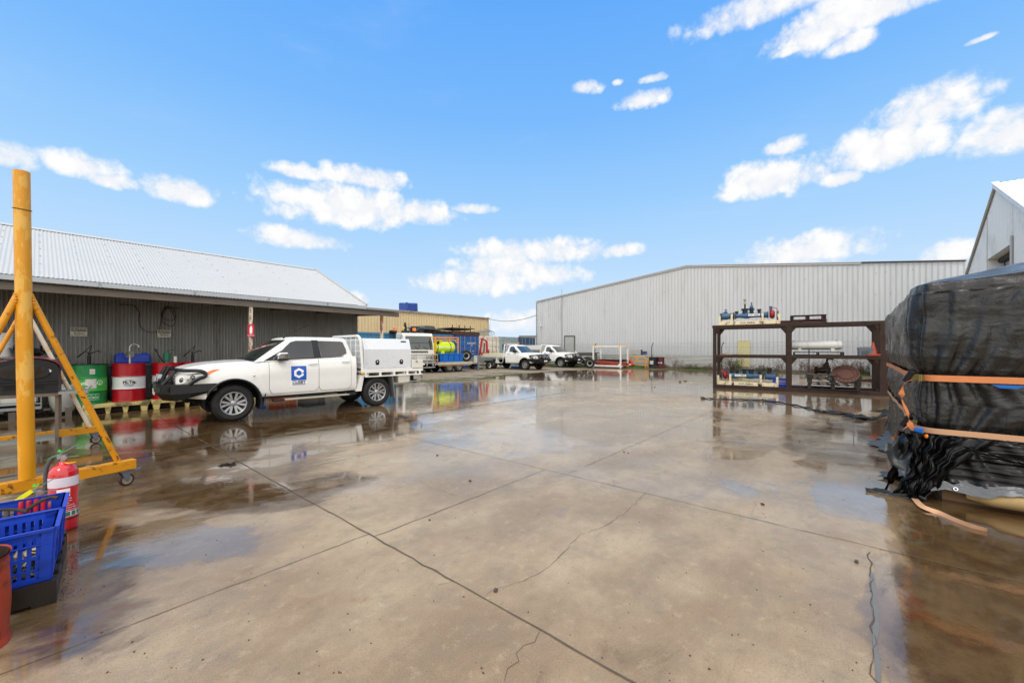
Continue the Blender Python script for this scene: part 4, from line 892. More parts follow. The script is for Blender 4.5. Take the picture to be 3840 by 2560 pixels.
# ---------------------------------------------------------------- crane truck
def truck():
    f = V((.55, -.835, 0)).normalized(); rz = math.atan2(-f.y, -f.x)     # local +x = backwards
    Yc = 25.4; c = V(((1574-1920)/F*Yc, Yc, 0))
    T = thing('crane_truck', 'white cab-over truck with steel bull bar and black loader crane behind the cab', 'truck', c, rz)
    wt = mat('truck_white', '#dcdad2', .3, var=.03, coat=.3, dirt='#9a8f7c', ds=2, damt=.4)
    # cab: extruded side profile, x backwards
    prof = [(.0, .55), (-.02, 1.05), (.03, 1.45), (.30, 2.42), (.42, 2.53), (1.55, 2.56), (1.68, 2.5), (1.72, 1.3), (1.72, .95), (1.25, .95), (1.2, 1.15), (.95, 1.28), (.6, 1.28), (.35, 1.12), (.28, .9), (.25, .55)]
    mb = MB(); mb.prism(prof, (0, -1.0, 0), (1, 0, 0), (0, 0, 1), (0, 2.0, 0)); mb.build('cab', wt, T, smooth=0, bev=.06)
    def fx(z): return lerpt(z, [(1.05, -.02), (1.45, .03), (2.42, .30)])
    mb = MB(); mb.prism([(-.86, 1.52), (.86, 1.52), (.80, 2.34), (-.80, 2.34)], (fx(1.52)-.012-.42*0, 0, 0), (0, 1, 0), (.278/.97*1.0, 0, 1) if 0 else (0, 0, 1), (.01, 0, 0))
    mb = MB(); g = lambda y, z, o=.03: (fx(z)-o, y, z)
    mb.add([g(-.90, 1.50), g(.90, 1.50), g(.84, 2.34), g(-.84, 2.34), g(-.88, 1.9), g(.88, 1.9)], [(0, 1, 5, 4), (4, 5, 2, 3)]); mb.build('windscreen', glass2, T, smooth=0)
    mb = MB()
    for y in (-.55, .0, .55): mb.tube([g(y, 1.52, .05), g(y+.3, 1.66, .05)], .012, 5)
    mb.build('wiper', black, T)
    mb = MB(); mb.tube([g(-.9, 1.93, .10), g(.95, 1.93, .10)], .008, 5); mb.tube([g(0, 1.93, .1), g(0, 1.62, .1)], .008, 5); mb.build('screen_rail', black, T)
    for s_ in (-1, 1):
        mb = MB(); mb.prism([(.38, 1.48), (1.15, 1.48), (1.15, 2.2), (.55, 2.2)], (0, s_*1.005, 0), (1, 0, 0), (0, 0, 1), (0, s_*.012, 0)); mb.build('side_window', glass, T, smooth=0)
        mb = MB(); mb.tube(spline([(.2, s_*1.0, 2.3), (.0, s_*1.2, 2.3), (-.02, s_*1.22, 2.0)], 4), .014, 5); mb.bx(-.06, -.01, s_*1.13, s_*1.31, 1.6, 2.05); mb.build('mirror', black, T)
        mb = MB(); mb.box((-.03, s_*.80, 1.02), (.06, .26, .2)); mb.build('headlight', lampg, T, smooth=0, bev=.03)
        mb = MB(); mb.box((0, s_*.97, 1.03), (.08, .08, .2)); mb.build('indicator', orange, T, smooth=0)
        mb = MB(); mb.lathe([(.001, .05), (.09, .05), (.10, -.03), (.001, -.03)], (-.36, s_*.42, 1.02), (-1, 0, 0), 14); mb.build('driving_lamp', lampg, T)
    mb = MB(); mb.bx(-.06, .02, -.55, .55, 1.33, 1.40); mb.build('nose_vent', black, T, smooth=0, bev=.02)
    mb = MB(); mb.bx(-.10, .25, -1.0, 1.0, .55, .85); mb.build('bumper', mat('bumper_grey', '#9a978e', .5, var=.05), T, smooth=0, bev=.04)
    am = mat('alloy_bar', '#a9aaa8', .35, .7, var=.08)
    mb = MB()
    for z in (1.16, .82, .66): mb.tube(spline([(-.05, -1.06, z), (-.25, -1.05, z), (-.32, -.9, z), (-.32, .9, z), (-.25, 1.05, z), (-.05, 1.06, z)], 5), .035, 7)
    for y in (-.75, -.35, .35, .75): mb.bar((-.32, y, .45), (-.32, y, 1.22), .07, .07)
    for s_ in (-1, 1): mb.tube(spline([(-.3, s_*.85, 1.16), (-.3, s_*1.05, 1.10), (-.3, s_*1.08, .7), (-.3, s_*.9, .5)], 4), .035, 7)
    mb.tube(spline([(-.3, -.9, .4), (-.34, -.7, .36), (-.34, .7, .36), (-.3, .9, .4)], 4), .035, 7); mb.build('bull_bar', am, T)
    mb = MB(); mb.bx(-.37, -.36, -.19, .19, .52, .63); mb.build('licence_plate', mat('plate_white', '#d8dadb', .4), T, smooth=0)
    for s_ in (-1, 1):
        wheel(T, .78, s_*.86, s_, r=.46, w=.26, style='steel', rr=.26); wheel(T, 4.4, s_*.86, s_, r=.46, w=.3, style='steel', rr=.26)
    mb = MB(); mb.bx(.3, 6.6, -.4, .4, .6, .85); mb.cyl((.78, -.8, .46), (.78, .8, .46), .06, 8); mb.cyl((4.4, -.8, .46), (4.4, .8, .46), .06, 8); mb.build('chassis', dark, T, smooth=0)
    mb = MB(); mb.bx(2.9, 6.9, -1.1, 1.1, .95, 1.1); mb.bx(2.85, 2.92, -1.1, 1.1, 1.1, 2.1); mb.build('tray', whited, T, smooth=0, bev=.01)
    # exhaust, crane column, jib, drums of hose on top, beacons
    mb = MB(); mb.cyl((1.95, -.95, .9), (1.95, -.95, 2.62), .09, 10); mb.build('exhaust_stack', mat('stack_grey', '#b9b6ae', .5, .2), T)
    mb = MB(); mb.cyl((2.35, 0, .9), (2.35, 0, 2.7), .18, 12); mb.bar((2.3, .0, 2.75), (2.3, 1.05, 1.2), .2, .22); mb.bar((2.35, -.2, 2.95), (2.35, -1.25, 1.9), .18, .2)
    mb.bar((2.2, -1.3, 1.8), (2.2, -.75, 3.0), .13, .13); mb.build('crane_boom', mat('crane_black', '#22252a', .4, var=.1), T, smooth=0, bev=.01)
    text('lettering', 'JMF', logow, T, (2.13, -1.03, 2.45), V((0, .42, .9)), V((0, -.9, .42)), .22, bold=.02)
    mb = MB(); mb.tube([(2.1, -.75, 3.0), (2.1, -.2, 2.45)], .014, 5); mb.build('crane_ram', galv, T)
    mb = MB(); mb.box((2.4, -.55, 2.85), (.5, .6, .46)); mb.box((2.4, -1.05, 2.78), (.4, .32, .42)); mb.box((2.45, .95, 2.68), (.4, .5, .2)); mb.build('crane_motor', mat('black_tarp_bag', '#121214', .6, var=.2, bump=.03, bs=8), T, smooth=0, bev=.09)
    mb = MB(); mb.tube(spline([(1.9, .22, 2.55), (1.9, .25, 3.0), (1.9, .30, 3.2), (1.95, .30, 3.22), (1.95, .30, 2.6)], 5), .06, 8); mb.tube([(1.9, .05, 2.6), (1.9, .05, 3.25)], .012, 5); mb.bx(1.8, 2.1, .05, .5, 2.5, 2.75); mb.build('crane_tip', mat('crane_black', '#22252a'), T)
    mb = MB(); mb.tube([(1.85, -.9, 2.62), (1.85, .95, 2.62)], .02, 6); mb.build('guard_rail', galv, T)
    for y in (-.3, 1.0):
        mb = MB(); mb.bx(1.75, 1.95, y-.10, y+.10, 2.72, 2.94); b = mb.build('beacon', orange, T, smooth=0, bev=.02); mb = MB(); mb.bx(1.78, 1.92, y-.08, y+.08, 2.6, 2.72); mb.build('beacon_base', black, b, smooth=0)
    mb = MB(); mb.lathe([(.001, .03), (.08, .03), (.09, -.03)], (1.8, .45, 2.92), (-1, 0, 0), 12); mb.build('work_lamp', mat('amber_marker', '#d8a436'), T)
truck()

# ---------------------------------------------------------------- trailers
def at(px, Y, z=0): return V(((px-1920)/F*Y, Y, z))
def hoop(mb, x, y0, y1, z0, z1, r): mb.tube([(x, y0, z0), (x, y0, z1), (x, y1, z1), (x, y1, z0)], r, 6)
def tank_trailer():
    A = at(1640, 25.6); u = V((.72, .69, 0)).normalized(); rz = math.atan2(u.y, u.x)
    T = thing('tank_trailer', 'flat trailer carrying a yellow water tank frame and blue toolbox on the gravel', 'trailer', A, rz)
    L = 2.9
    mb = MB(); mb.bx(0, L, 0, .08, .50, .68); mb.bx(0, L, 1.75, 1.83, .50, .68); mb.bx(0, .08, 0, 1.8, .5, .68); mb.bx(L-.08, L, 0, 1.8, .5, .68); mb.bx(.05, L-.05, .05, 1.78, .60, .66); mb.build('deck', mat('worn_trailer', '#b9b3a6', .5, .1, var=.1, dirt='#7a5234', ds=4, damt=.5), T, smooth=0, bev=.004)
    mb = MB(); mb.bar((L, .3, .56), (L+1.0, .9, .52), .07, .1); mb.bar((L, 1.5, .56), (L+1.0, .9, .52), .07, .1); mb.build('drawbar', mat('rusty_cream', '#c9b694', .55, var=.1, dirt='#8a4a22', ds=4, damt=.9, dlo=.45, dhi=.55), T, smooth=0)
    mb = MB(); mb.tube([(.1, .02, .44), (L-.2, .02, .44)], .018, 6); mb.build('rope_rail', yellow, T)
    mb = MB(); mb.box((L+.9, .85, .80), (.1, .32, .5)); mb.build('number_board', whited, T, smooth=0)
    mb = MB(); mb.box((L+.55, .15, .55), (.09, .09, 1.1)); mb.tube([(L+.5, .1, 1.05), (L+.2, .1, .92)], .02, 6); mb.build('jockey_stand', galv, T, smooth=0)
    for y, s_ in ((.12, -1), (1.7, 1)):
        for x in (.95, 1.72): wheel(T, x, y, s_, r=.35, w=.2, style='steel', rr=.18)
    mb = MB(); mb.cyl((.95, .15, .35), (.95, 1.6, .35), .04, 8); mb.cyl((1.72, .15, .35), (1.72, 1.6, .35), .04, 8); mb.bx(.6, 2.1, .3, .4, .35, .5); mb.build('axle', dark, T)
    tk = thing('water_tank', 'fluorescent yellow water tank with black straps inside an orange frame on the trailer', 'tank', A, rz)
    ym = mat('fluoro_yellow', '#cfe80c', .35, var=.04)
    mb = MB(); pr = [(.001, 0), (.22, .01), (.34, .07), (.38, .18), (.385, .7), (.38, 1.38), (.34, 1.50), (.22, 1.56), (.001, 1.57)]; mb.lathe(pr, (.08, .62, 1.62), (1, 0, 0), 28); b = mb.build('tank_body', ym, tk)
    mb = MB(); mb.cyl((.55, .62, 1.98), (.55, .62, 2.06), .2, 16); mb.bx(.5, .75, .3, .4, 1.2, 1.45); mb.build('filler_cap', ym, tk)
    mb = MB(); mb.lathe([(.387, .10), (.387, .70)], (.1, .62, 1.62), (1, 0, 0), 40); 
    for x0, x1 in ((.1, .68), (.82, 1.4)): 
        for a in (0,): mb = MB() if x0 == .1 else mb; mb.grid(lambda u, v, x0=x0, x1=x1: (x0+(x1-x0)*u, .62-.389*math.cos((v-.5)*.22), 1.62+.389*math.sin((v-.5)*.22)), 2, 3)
    mb.build('reflective_band', mat('reflective_white', '#d8dcd2', .3), tk, smooth=0)
    for x in (.22, 1.22): mb = MB(); mb.lathe([(.392, -.02), (.396, -.02), (.396, .02), (.392, .02)], (x, .62, 1.62), (1, 0, 0), 28); mb.build('strap', black, tk)
    om = mat('orange_frame', '#e59512', .4, var=.06)
    fr = MB()
    for y in (.15, 1.10):
        for z in (2.12, 2.28): fr.bar((-.1, y, z), (1.75, y, z), .05, .05)
        for x in (-.08, 1.72): fr.bar((x, y, .68), (x, y, 2.3), .06, .06)
        fr.bar((1.72, y, 1.9), (1.4, y, 2.12), .05, .05); fr.bar((-.08, y, 1.9), (.2, y, 2.12), .05, .05)
    for x in (-.08, 1.72): fr.bar((x, .15, 2.28), (x, 1.1, 2.28), .05, .05)
    fr.build('tank_frame', om, tk, smooth=0)
    mb = MB(); r = random.Random(3)
    for i in range(12): mb.tube(spline([(-.05+r.uniform(-.1, .35), .02+r.uniform(0, .3), .7+r.uniform(0, .5)) for _ in range(4)], 4), .015, 5)
    mb.bx(0, .3, .1, .4, .68, .95); mb.build('pump_hoses', black, tk)
    bx_ = thing('blue_toolbox', 'long blue plastic toolbox on the trailer deck below the yellow tank', 'toolbox', A+u*.25, rz)
    mb = MB(); mb.prism([(0, .67), (1.75, .67), (1.78, 1.15), (-.03, 1.15)], (0, .0, 0), (1, 0, 0), (0, 0, 1), (0, .45, 0)); mb.build('box_body', bluet, bx_, smooth=0, bev=.015)
    mb = MB(); mb.bx(-.05, 1.8, -.02, .47, 1.15, 1.24); mb.build('lid', bluet, bx_, smooth=0, bev=.02)
    mb = MB()
    for x in (.15, .6, 1.05, 1.5): mb.bx(x-.03, x+.03, -.02, .0, .8, 1.2)
    mb.build('latch', mat('latch_blue', '#0a4a94', .4), bx_, smooth=0)
    q = A+u*(L+.05)
    for i, (dx, dy) in enumerate(((.0, .1), (.28, .55))):
        W = thing('spare_tyre', ['spare tyre with white rim standing upright at the front of the tank trailer', 'second spare tyre standing behind the white rimmed one on the tank trailer'][i], 'tyre', A+u*(2.35+dx)+V((-u.y, u.x, 0))*dy+V((0, 0, .68)), rz-.35)
        wheel(W, 0, 0, -1, r=.38, w=.22, style='white', rr=.2)
tank_trailer()
def small_trailer():
    A = at(1783, 29.5); u = V((.80, .60, 0)).normalized(); u = V((.62, .78, 0)).normalized(); rz = math.atan2(u.y, u.x)
    T = thing('plant_trailer', 'low galvanised plant trailer with jockey wheel between the tank trailer and the tray ute', 'trailer', A, rz)
    mb = MB(); mb.bx(0, 2.0, 0, .05, .55, .9); mb.bx(0, 2.0, 1.4, 1.45, .55, .9); mb.bx(0, 2.0, 0, 1.4, .53, .57); mb.bx(1.95, 2.0, 0, 1.4, .55, .9); mb.build('trailer_tub', galv, T, smooth=0)
    mb = MB(); mb.bx(.9, 1.7, -.28, .0, .58, .66); mb.build('mudguard', black, T, smooth=0, bev=.03)
    wheel(T, 1.3, -.14, -1, r=.29, w=.17, style='white', rr=.17); wheel(T, 1.3, 1.58, 1, r=.29, w=.17, style='white', rr=.17)
    mb = MB(); mb.cyl((1.3, 0, .29), (1.3, 1.5, .29), .03, 8); mb.bar((2, .2, .5), (2.9, .7, .48), .06, .08); mb.bar((2, 1.2, .5), (2.9, .7, .48), .06, .08); mb.bar((0, .7, .5), (-.9, .7, .48), .06, .08); mb.build('drawbar', mat('dark_steel', '#3d3a37', .5, .4), T)
    mb = MB(); mb.cyl((.65, -.25, .16), (.65, -.25, .95), .03, 8); mb.lathe([(.02, -.03), (.09, -.03), (.09, .03), (.02, .03)], (.65, -.25, .1), (0, 1, 0), 14); mb.build('jockey_wheel', galv, T)
small_trailer()
# red engine hoist in front of the white container
A = at(1816, 31.9, .62)
T = thing('engine_hoist', 'red folded crane standing on the flat tray before the cream container', 'hoist', A, 0)
rm = mat('hoist_red', '#a01c22', .4, var=.1)
mb = MB(); mb.bar((-.33, 0, .6), (-.18, 0, 1.75), .16, .16, up=(0, 1, 0)); mb.bar((-.18, 0, 1.75), (.18, 0, 1.5), .14, .14, up=(0, 1, 0)); mb.bar((.18, 0, 1.52), (.22, 0, .6), .18, .16, up=(0, 1, 0)); mb.bx(-.4, .4, -.2, .2, .5, .62); mb.bx(-.4, -.3, -.2, .2, .35, .85); mb.bx(.3, .4, -.2, .2, .35, .85); mb.build('frame', rm, T, smooth=0)
mb = MB(); mb.bar((-.02, -.02, .6), (.02, -.02, 1.4), .09, .09); mb.tube(spline([(-.2, 0, 1.7), (-.4, 0, 1.65), (-.45, 0, 1.35), (-.3, 0, 1.2)], 5), .02, 5); mb.build('ram', black, T)
# ---------------------------------------------------------------- shipping containers
def container(s0, n_, colr, label, doors=True, z0=0.0, along='n', marks=None, L=6.06, W=2.5, Hh=2.6, dcol=None, rusty=.5, group='shipping containers in a row behind the vehicles'):
    """door end on the plane n = n_ facing the yard (box reaches back along +n), or long side facing the yard when along='s'"""
    ln, dp = (W, L) if along == 'n' else (L, W)
    T = thing('shipping_container', label, 'container', sn(s0, n_, z0), AZ2, group)
    m = mat('container_'+colr.strip('#'), colr, .5, var=.1, vs=2, dirt='#6b3f28', ds=2.2, damt=rusty, dlo=.52, dhi=.68)
    f = MB()
    for x in (.06, ln-.06):
        for y in (.06, dp-.06): f.bx(x-.06, x+.06, y-.06, y+.06, 0, Hh)
        f.bx(x-.06, x+.06, .12, dp-.12, 0, .14); f.bx(x-.06, x+.06, .12, dp-.12, Hh-.1, Hh)
    for y in (.06, dp-.06): f.bx(.12, ln-.12, y-.06, y+.06, 0, .14); f.bx(.12, ln-.12, y-.06, y+.06, Hh-.12, Hh)
    f.build('frame', m, T, smooth=0)
    w = MB(); TR = [(0, -.5), (.25, -.5), (.35, .5), (.85, .5), (.95, -.5)]
    sheet(w, (.04, .12, .14), (.04, dp-.12, .14), (.04, .12, Hh-.1), (.04, dp-.12, Hh-.1), V((1, 0, 0)), .28, .035, TR)
    sheet(w, (ln-.04, .12, .14), (ln-.04, dp-.12, .14), (ln-.04, .12, Hh-.1), (ln-.04, dp-.12, Hh-.1), V((1, 0, 0)), .28, .035, TR)
    sheet(w, (.12, dp-.04, .14), (ln-.12, dp-.04, .14), (.12, dp-.04, Hh-.1), (ln-.12, dp-.04, Hh-.1), V((0, 1, 0)), .28, .035, TR)
    w.add([(.02, .02, Hh-.02), (ln-.02, .02, Hh-.02), (ln-.02, dp-.02, Hh-.02), (.02, dp-.02, Hh-.02)], [(0, 1, 2, 3)])
    if not doors: sheet(w, (.12, .04, .14), (ln-.12, .04, .14), (.12, .04, Hh-.1), (ln-.12, .04, Hh-.1), V((0, 1, 0)), .28, .035, TR)
    w.build('wall', m, T, smooth=0, fix=False)
    if doors:
        half = (ln-.24)/2
        for k in (0, 1):
            x0 = .12+k*half+.01; x1 = x0+half-.02; d = MB(); d.bx(x0, x1, .03, .06, .15, Hh-.13)
            for i in range(5): z = .35+i*.5; d.prism([(0, 0), (.02, .03), (.02, .32), (0, .35)], (x0+.08, .031, z-.1), (0, -1, 0), (0, 0, 1), (half-.18, 0, 0))
            d_ = d.build('door', m if not dcol else mat('container_door', dcol, .5), T, smooth=0)
            b = MB()
            for q in (.3, .72):
                x = x0+half*q; b.cyl((x, -.03, .12), (x, -.03, Hh-.08), .02, 6); b.cut()
            b.each('lock_rod', mat('lock_rod', '#a5a5a0', .5, .5, dirt='#7a4a2a', ds=4, damt=.6), d_)
    for tx, u, v, sz, bold in (marks or []): text('marking', tx, logow, T, (u, -.002, v), (1, 0, 0), (0, 0, 1), sz, depth=.02, bold=bold)
    return T
nC = 23.4
container(11.9, nC+.2, '#3f7fa3', 'teal blue shipping container seen side on behind the white canopy ute', doors=False, along='s')
container(18.22, nC, '#3a78a8', 'teal blue shipping container with rusty top edge right of the truck cab', marks=None)
k = container(20.82, nC, '#2d5c9e', 'dark blue shipping container with white code markings behind the spare tyres', marks=[('GCSU 230781 5', 1.70, 1.98, .15, .01), ('22G1', 1.72, 1.80, .13, .01), ('MAX. GR.   24000', 1.62, 1.35, .10, .01), ('TARE        2200', 1.62, 1.15, .10, .01), ('NET       21800', 1.62, .8, .10, .01), ('CU.CAP.    33.2', 1.62, .6, .10, .01)])
mb = MB(); mb.lathe([(.001, 0), (.11, .0)], (.65, .018, 1.9), (0, -1, 0), 16); mb.build('round_sticker', logow, k)
container(23.38, nC, '#d6cdbd', 'rusty cream white shipping container directly behind the red engine hoist', rusty=.75)
k = container(25.95, nC, '#8fa0a5', 'grey green shipping container with small blue square emblem on its door')
mb = MB(); mb.bx(.32, .78, -.01, .0, 1.42, 1.95); pn = mb.build('emblem_panel', mat('emblem_navy', '#1f3f63', .5), k, smooth=0)
mb = MB(); mb.prism([(.44, 1.5), (.66, 1.5), (.63, 1.78), (.55, 1.88), (.47, 1.78)], (0, -.011, 0), (1, 0, 0), (0, 0, 1), (0, -.006, 0)); mb.build('emblem', logow, pn, smooth=0)
container(28.5, nC, '#34506e', 'dark navy shipping container at the right end of the row behind the tray ute')
# stacked steel and timber on the container roofs
def roofpile(s, n, z, items, label, m, name='steel_pile', cat='pile'):
    T = thing(name, label, cat, sn(s, n, z), AZ2); i = 0
    for mb, nm, mm in items: mb.build(nm, mm, T, smooth=0)
    return T
dk = mat('dark_pile_steel', '#3a302a', .7, .2, var=.3, dirt='#6b3d26', ds=3, damt=.6)
mb = MB(); mb.bx(-.1, 2.4, .0, 1.9, .0, .08); mb.bx(.0, 2.2, .1, 1.7, .13, .2)
for i in range(7): mb.bx(-.5+.5*i, -.42+.5*i, -.1, 1.8, .22, .28)
m2 = MB(); m2.bx(-1.8, .6, -.1, .1, .36, .40); m2.bx(-.6, 1.8, .2, 1.4, .34, .40); m2.prism([(0, 0), (1.1, 0), (.9, .22), (.15, .22)], (-.2, .2, .40), (1, 0, 0), (0, 0, 1), (0, .9, 0))
roofpile(18.2, nC, 2.6, [(mb, 'frame', dk), (m2, 'plate', mat('plate_grey', '#5a605c', .6, .3))], 'grey steel walkway and plates stacked on the teal container roof', dk)
mb = MB(); mb.bx(-.3, 2.6, -.08, 1.5, .02, .24)
for i in range(8): mb.bx(-.25+.38*i, -.13+.38*i, -.05, 1.5, -.0, .3)
m2 = MB(); m2.bx(-.5, 1.9, -.2, 1.6, .50, .56); m2.bx(-.3, 1.4, -.15, 1.5, .40, .46)
for x in (-.2, .5, 1.1, 1.7): m2.bx(x, x+.05, .1, .15, .24, .78)
roofpile(20.8, nC, 2.6, [(mb, 'timber_rack', mat('rusty_rack', '#4a3227', .75, var=.3)), (m2, 'platform', dk)], 'dark steel platform and rusty rack stacked on the blue container roof', dk)
mb = MB(); r = random.Random(8)
for i in range(6): y = .1+.15*i; mb.tube(spline([(-.1, y, .05+.06*i), (1.2, y, .05+.09*i), (1.75, y, .12+.09*i), (1.85, y, .3+.06*i), (1.6, y, .42+.04*i), (.6, y, .3)], 5), .02, 5)
t = roofpile(23.5, nC, 2.6, [(mb, 'tubes', galv)], 'bent galvanised handrail tubes piled on the cream container roof', galv)
# ---------------------------------------------------------------- drums, pumps and pallets
def drum(name, label, loc, bands, Hd=.93, rad=.305, rz=0, group=None, lid=None):
    T = thing(name, label, 'drum', loc, rz, group); lid = lid or bands[0][1]
    def rp(z):
        r = rad
        for c in (.335, .655): r += .011*math.exp(-((z/Hd-c)*Hd/.012)**2)
        if z < .015 or z > Hd-.015: r += .006
        return r
    for i, (z1, m) in enumerate(bands):
        z0 = bands[i+1][0] if i+1 < len(bands) else 0
        zs = [z0+(z1-z0)*q/24 for q in range(25)]; mb = MB(); mb.lathe([(rp(z*Hd), z*Hd) for z in zs], (0, 0, 0), (0, 0, 1), 40); mb.build('drum_band' if len(bands) > 1 else 'drum_wall', m, T, smooth=50)
    mb = MB(); mb.lathe([(.001, Hd-.02), (rad-.015, Hd-.02), (rad-.008, Hd), (rad+.008, Hd), (rad+.008, Hd-.015)], (0, 0, 0), (0, 0, 1), 40); mb.cyl((.18, 0, Hd-.02), (.18, 0, Hd), .035, 12); mb.build('lid', lid, T)
    return T
def arc_label(T, name, m, a0, a1, z0, z1, r=.3085, dz=0):
    mb = MB(); mb.grid(lambda u, v: (r*math.cos(a0+(a1-a0)*u), r*math.sin(a0+(a1-a0)*u), z0+(z1-z0)*v), 8, 1); return mb.build(name, m, T, smooth=60)
def arc_text(T, s, m, ac, zc, size, r=.310, sx=1, bold=.02, parent=None):
    o = text('lettering', s, m, parent or T, (0, 0, 0), (1, 0, 0), (0, 0, 1), size, depth=0, sx=sx, bold=bold)
    for v in o.data.vertices:
        a = ac + v.co.x/r; z = v.co.z+zc; v.co = (r*math.cos(a), r*math.sin(a), z)
    return o
facing = lambda p: math.atan2(-p.y, -p.x)
zp = .24; zr_ = zp+.002
drg = mat('drum_green', '#0d7a3c', .35, var=.12, vs=3, dirt='#12331f', ds=3, damt=.6); drlg = mat('drum_light_green', '#3fa436', .35, var=.08, dirt='#1f4d1c', ds=4, damt=.4)
drr = mat('drum_red', '#a90f1f', .3, var=.05, coat=.2, dirt='#5a0c14', ds=4, damt=.3); drw = mat('drum_white', '#d7dad9', .35, var=.03, dirt='#8d8a84', ds=3, damt=.3)
dirty = mat('torn_paper_label', '#c9c6bf', .7, var=.2, vs=30, dirt='#3b3732', ds=14, damt=.8, dlo=.55, dhi=.62)
nD = 13.80
def dpos(px): p = on_n(px, nD); return p
p = dpos(334); T = drum('green_drum', 'green oil drum with light green middle band and a black hand pump on top', V((p.x, p.y, zr_)), [(1, drg), (.655, drlg), (.335, drg)], rz=facing(p), lid=mat('oily_black', '#17181a', .3, var=.3))
arc_label(T, 'paper_label', dirty, -.20, .40, .37, .59); arc_label(T, 'paper_label', dirty, .03, .32, .70, .82)
o = arc_label(T, 'paper_label', dirty, -.2, .4, .372, .59); bpy.data.objects.remove(o)
arc_text(T, 'quench', mat('lettering_mint', '#cfe6cf', .5), -.62, .49, .105, bold=.02); arc_text(T, 'fresh', mat('lettering_mint', '#cfe6cf', .5), -.36, .49, .09, bold=.02).hide_render = False
for i, a in enumerate((.0, .24, .46)): 
    arc_label(T, 'symbol_label', mat('lettering_mint', '#cfe6cf', .5), a-.1, a+.1, .10, .235); arc_label(T, 'symbol_ground', drg, a-.09, a+.09, .108, .227, r=.3095); arc_text(T, ('~', 'o', 'x')[i], mat('lettering_mint', '#cfe6cf', .5), a, .165, .085)
arc_text(T, 'O', mat('lettering_mint', '#cfe6cf', .5), .60, .49, .17, bold=.0); arc_text(T, 'c', mat('lettering_mint', '#cfe6cf', .5), .60, .49, .12)
def hitec(px, label, n=nD):
    p = on_n(px, n); T = drum('red_drum', label, V((p.x, p.y, zr_)), [(1, drr), (.655, drw), (.335, drr)], rz=facing(p), group='red and white oil drums')
    mb = MB(); r = .3105
    a_ = [(.60*math.cos(t)*.55, .085*math.sin(t)) for t in np.linspace(0, 2*math.pi, 40)]
    def e(k, r): return [(r*math.cos(a*k), r*math.sin(a*k), .455+z*k) for a, z in a_]
    vs = e(1, r)+e(.92, r); mb.add(vs, [(i, i+1, 40+i+1, 40+i) for i in range(39)]); mb.build('logo_oval', inkb, T, smooth=0, fix=False)
    arc_text(T, 'Hi-Tec', inkb, .03, .475, .088, bold=.03); arc_text(T, 'Oils', inkb, -.10, .425, .045, bold=.02)
    mb = MB(); 
    for k in (0, 1): 
        c = .06+.055*k*2; mb.add([(r*math.cos(c+.045*math.cos(t)), r*math.sin(c+.045*math.cos(t)), .405+.018*math.sin(t)+.012*k) for t in np.linspace(0, 6.0, 12)]+[(r*math.cos(c+.03*math.cos(t)), r*math.sin(c+.03*math.cos(t)), .405+.012*math.sin(t)+.012*k) for t in np.linspace(0, 6.0, 12)], [(i, i+1, 13+i, 12+i) for i in range(11)])
    mb.build('logo_swirl', inkb, T, smooth=0, fix=False)
    return T
hitec(484, 'red and white oil drum with a silver rotary pump, next to the green drum')
hitec(628, 'red and white oil drum with a green hand pump, partly hidden by the bull bar')
hitec(728, 'red oil drum behind the bonnet of the white ute with a black lever pump')
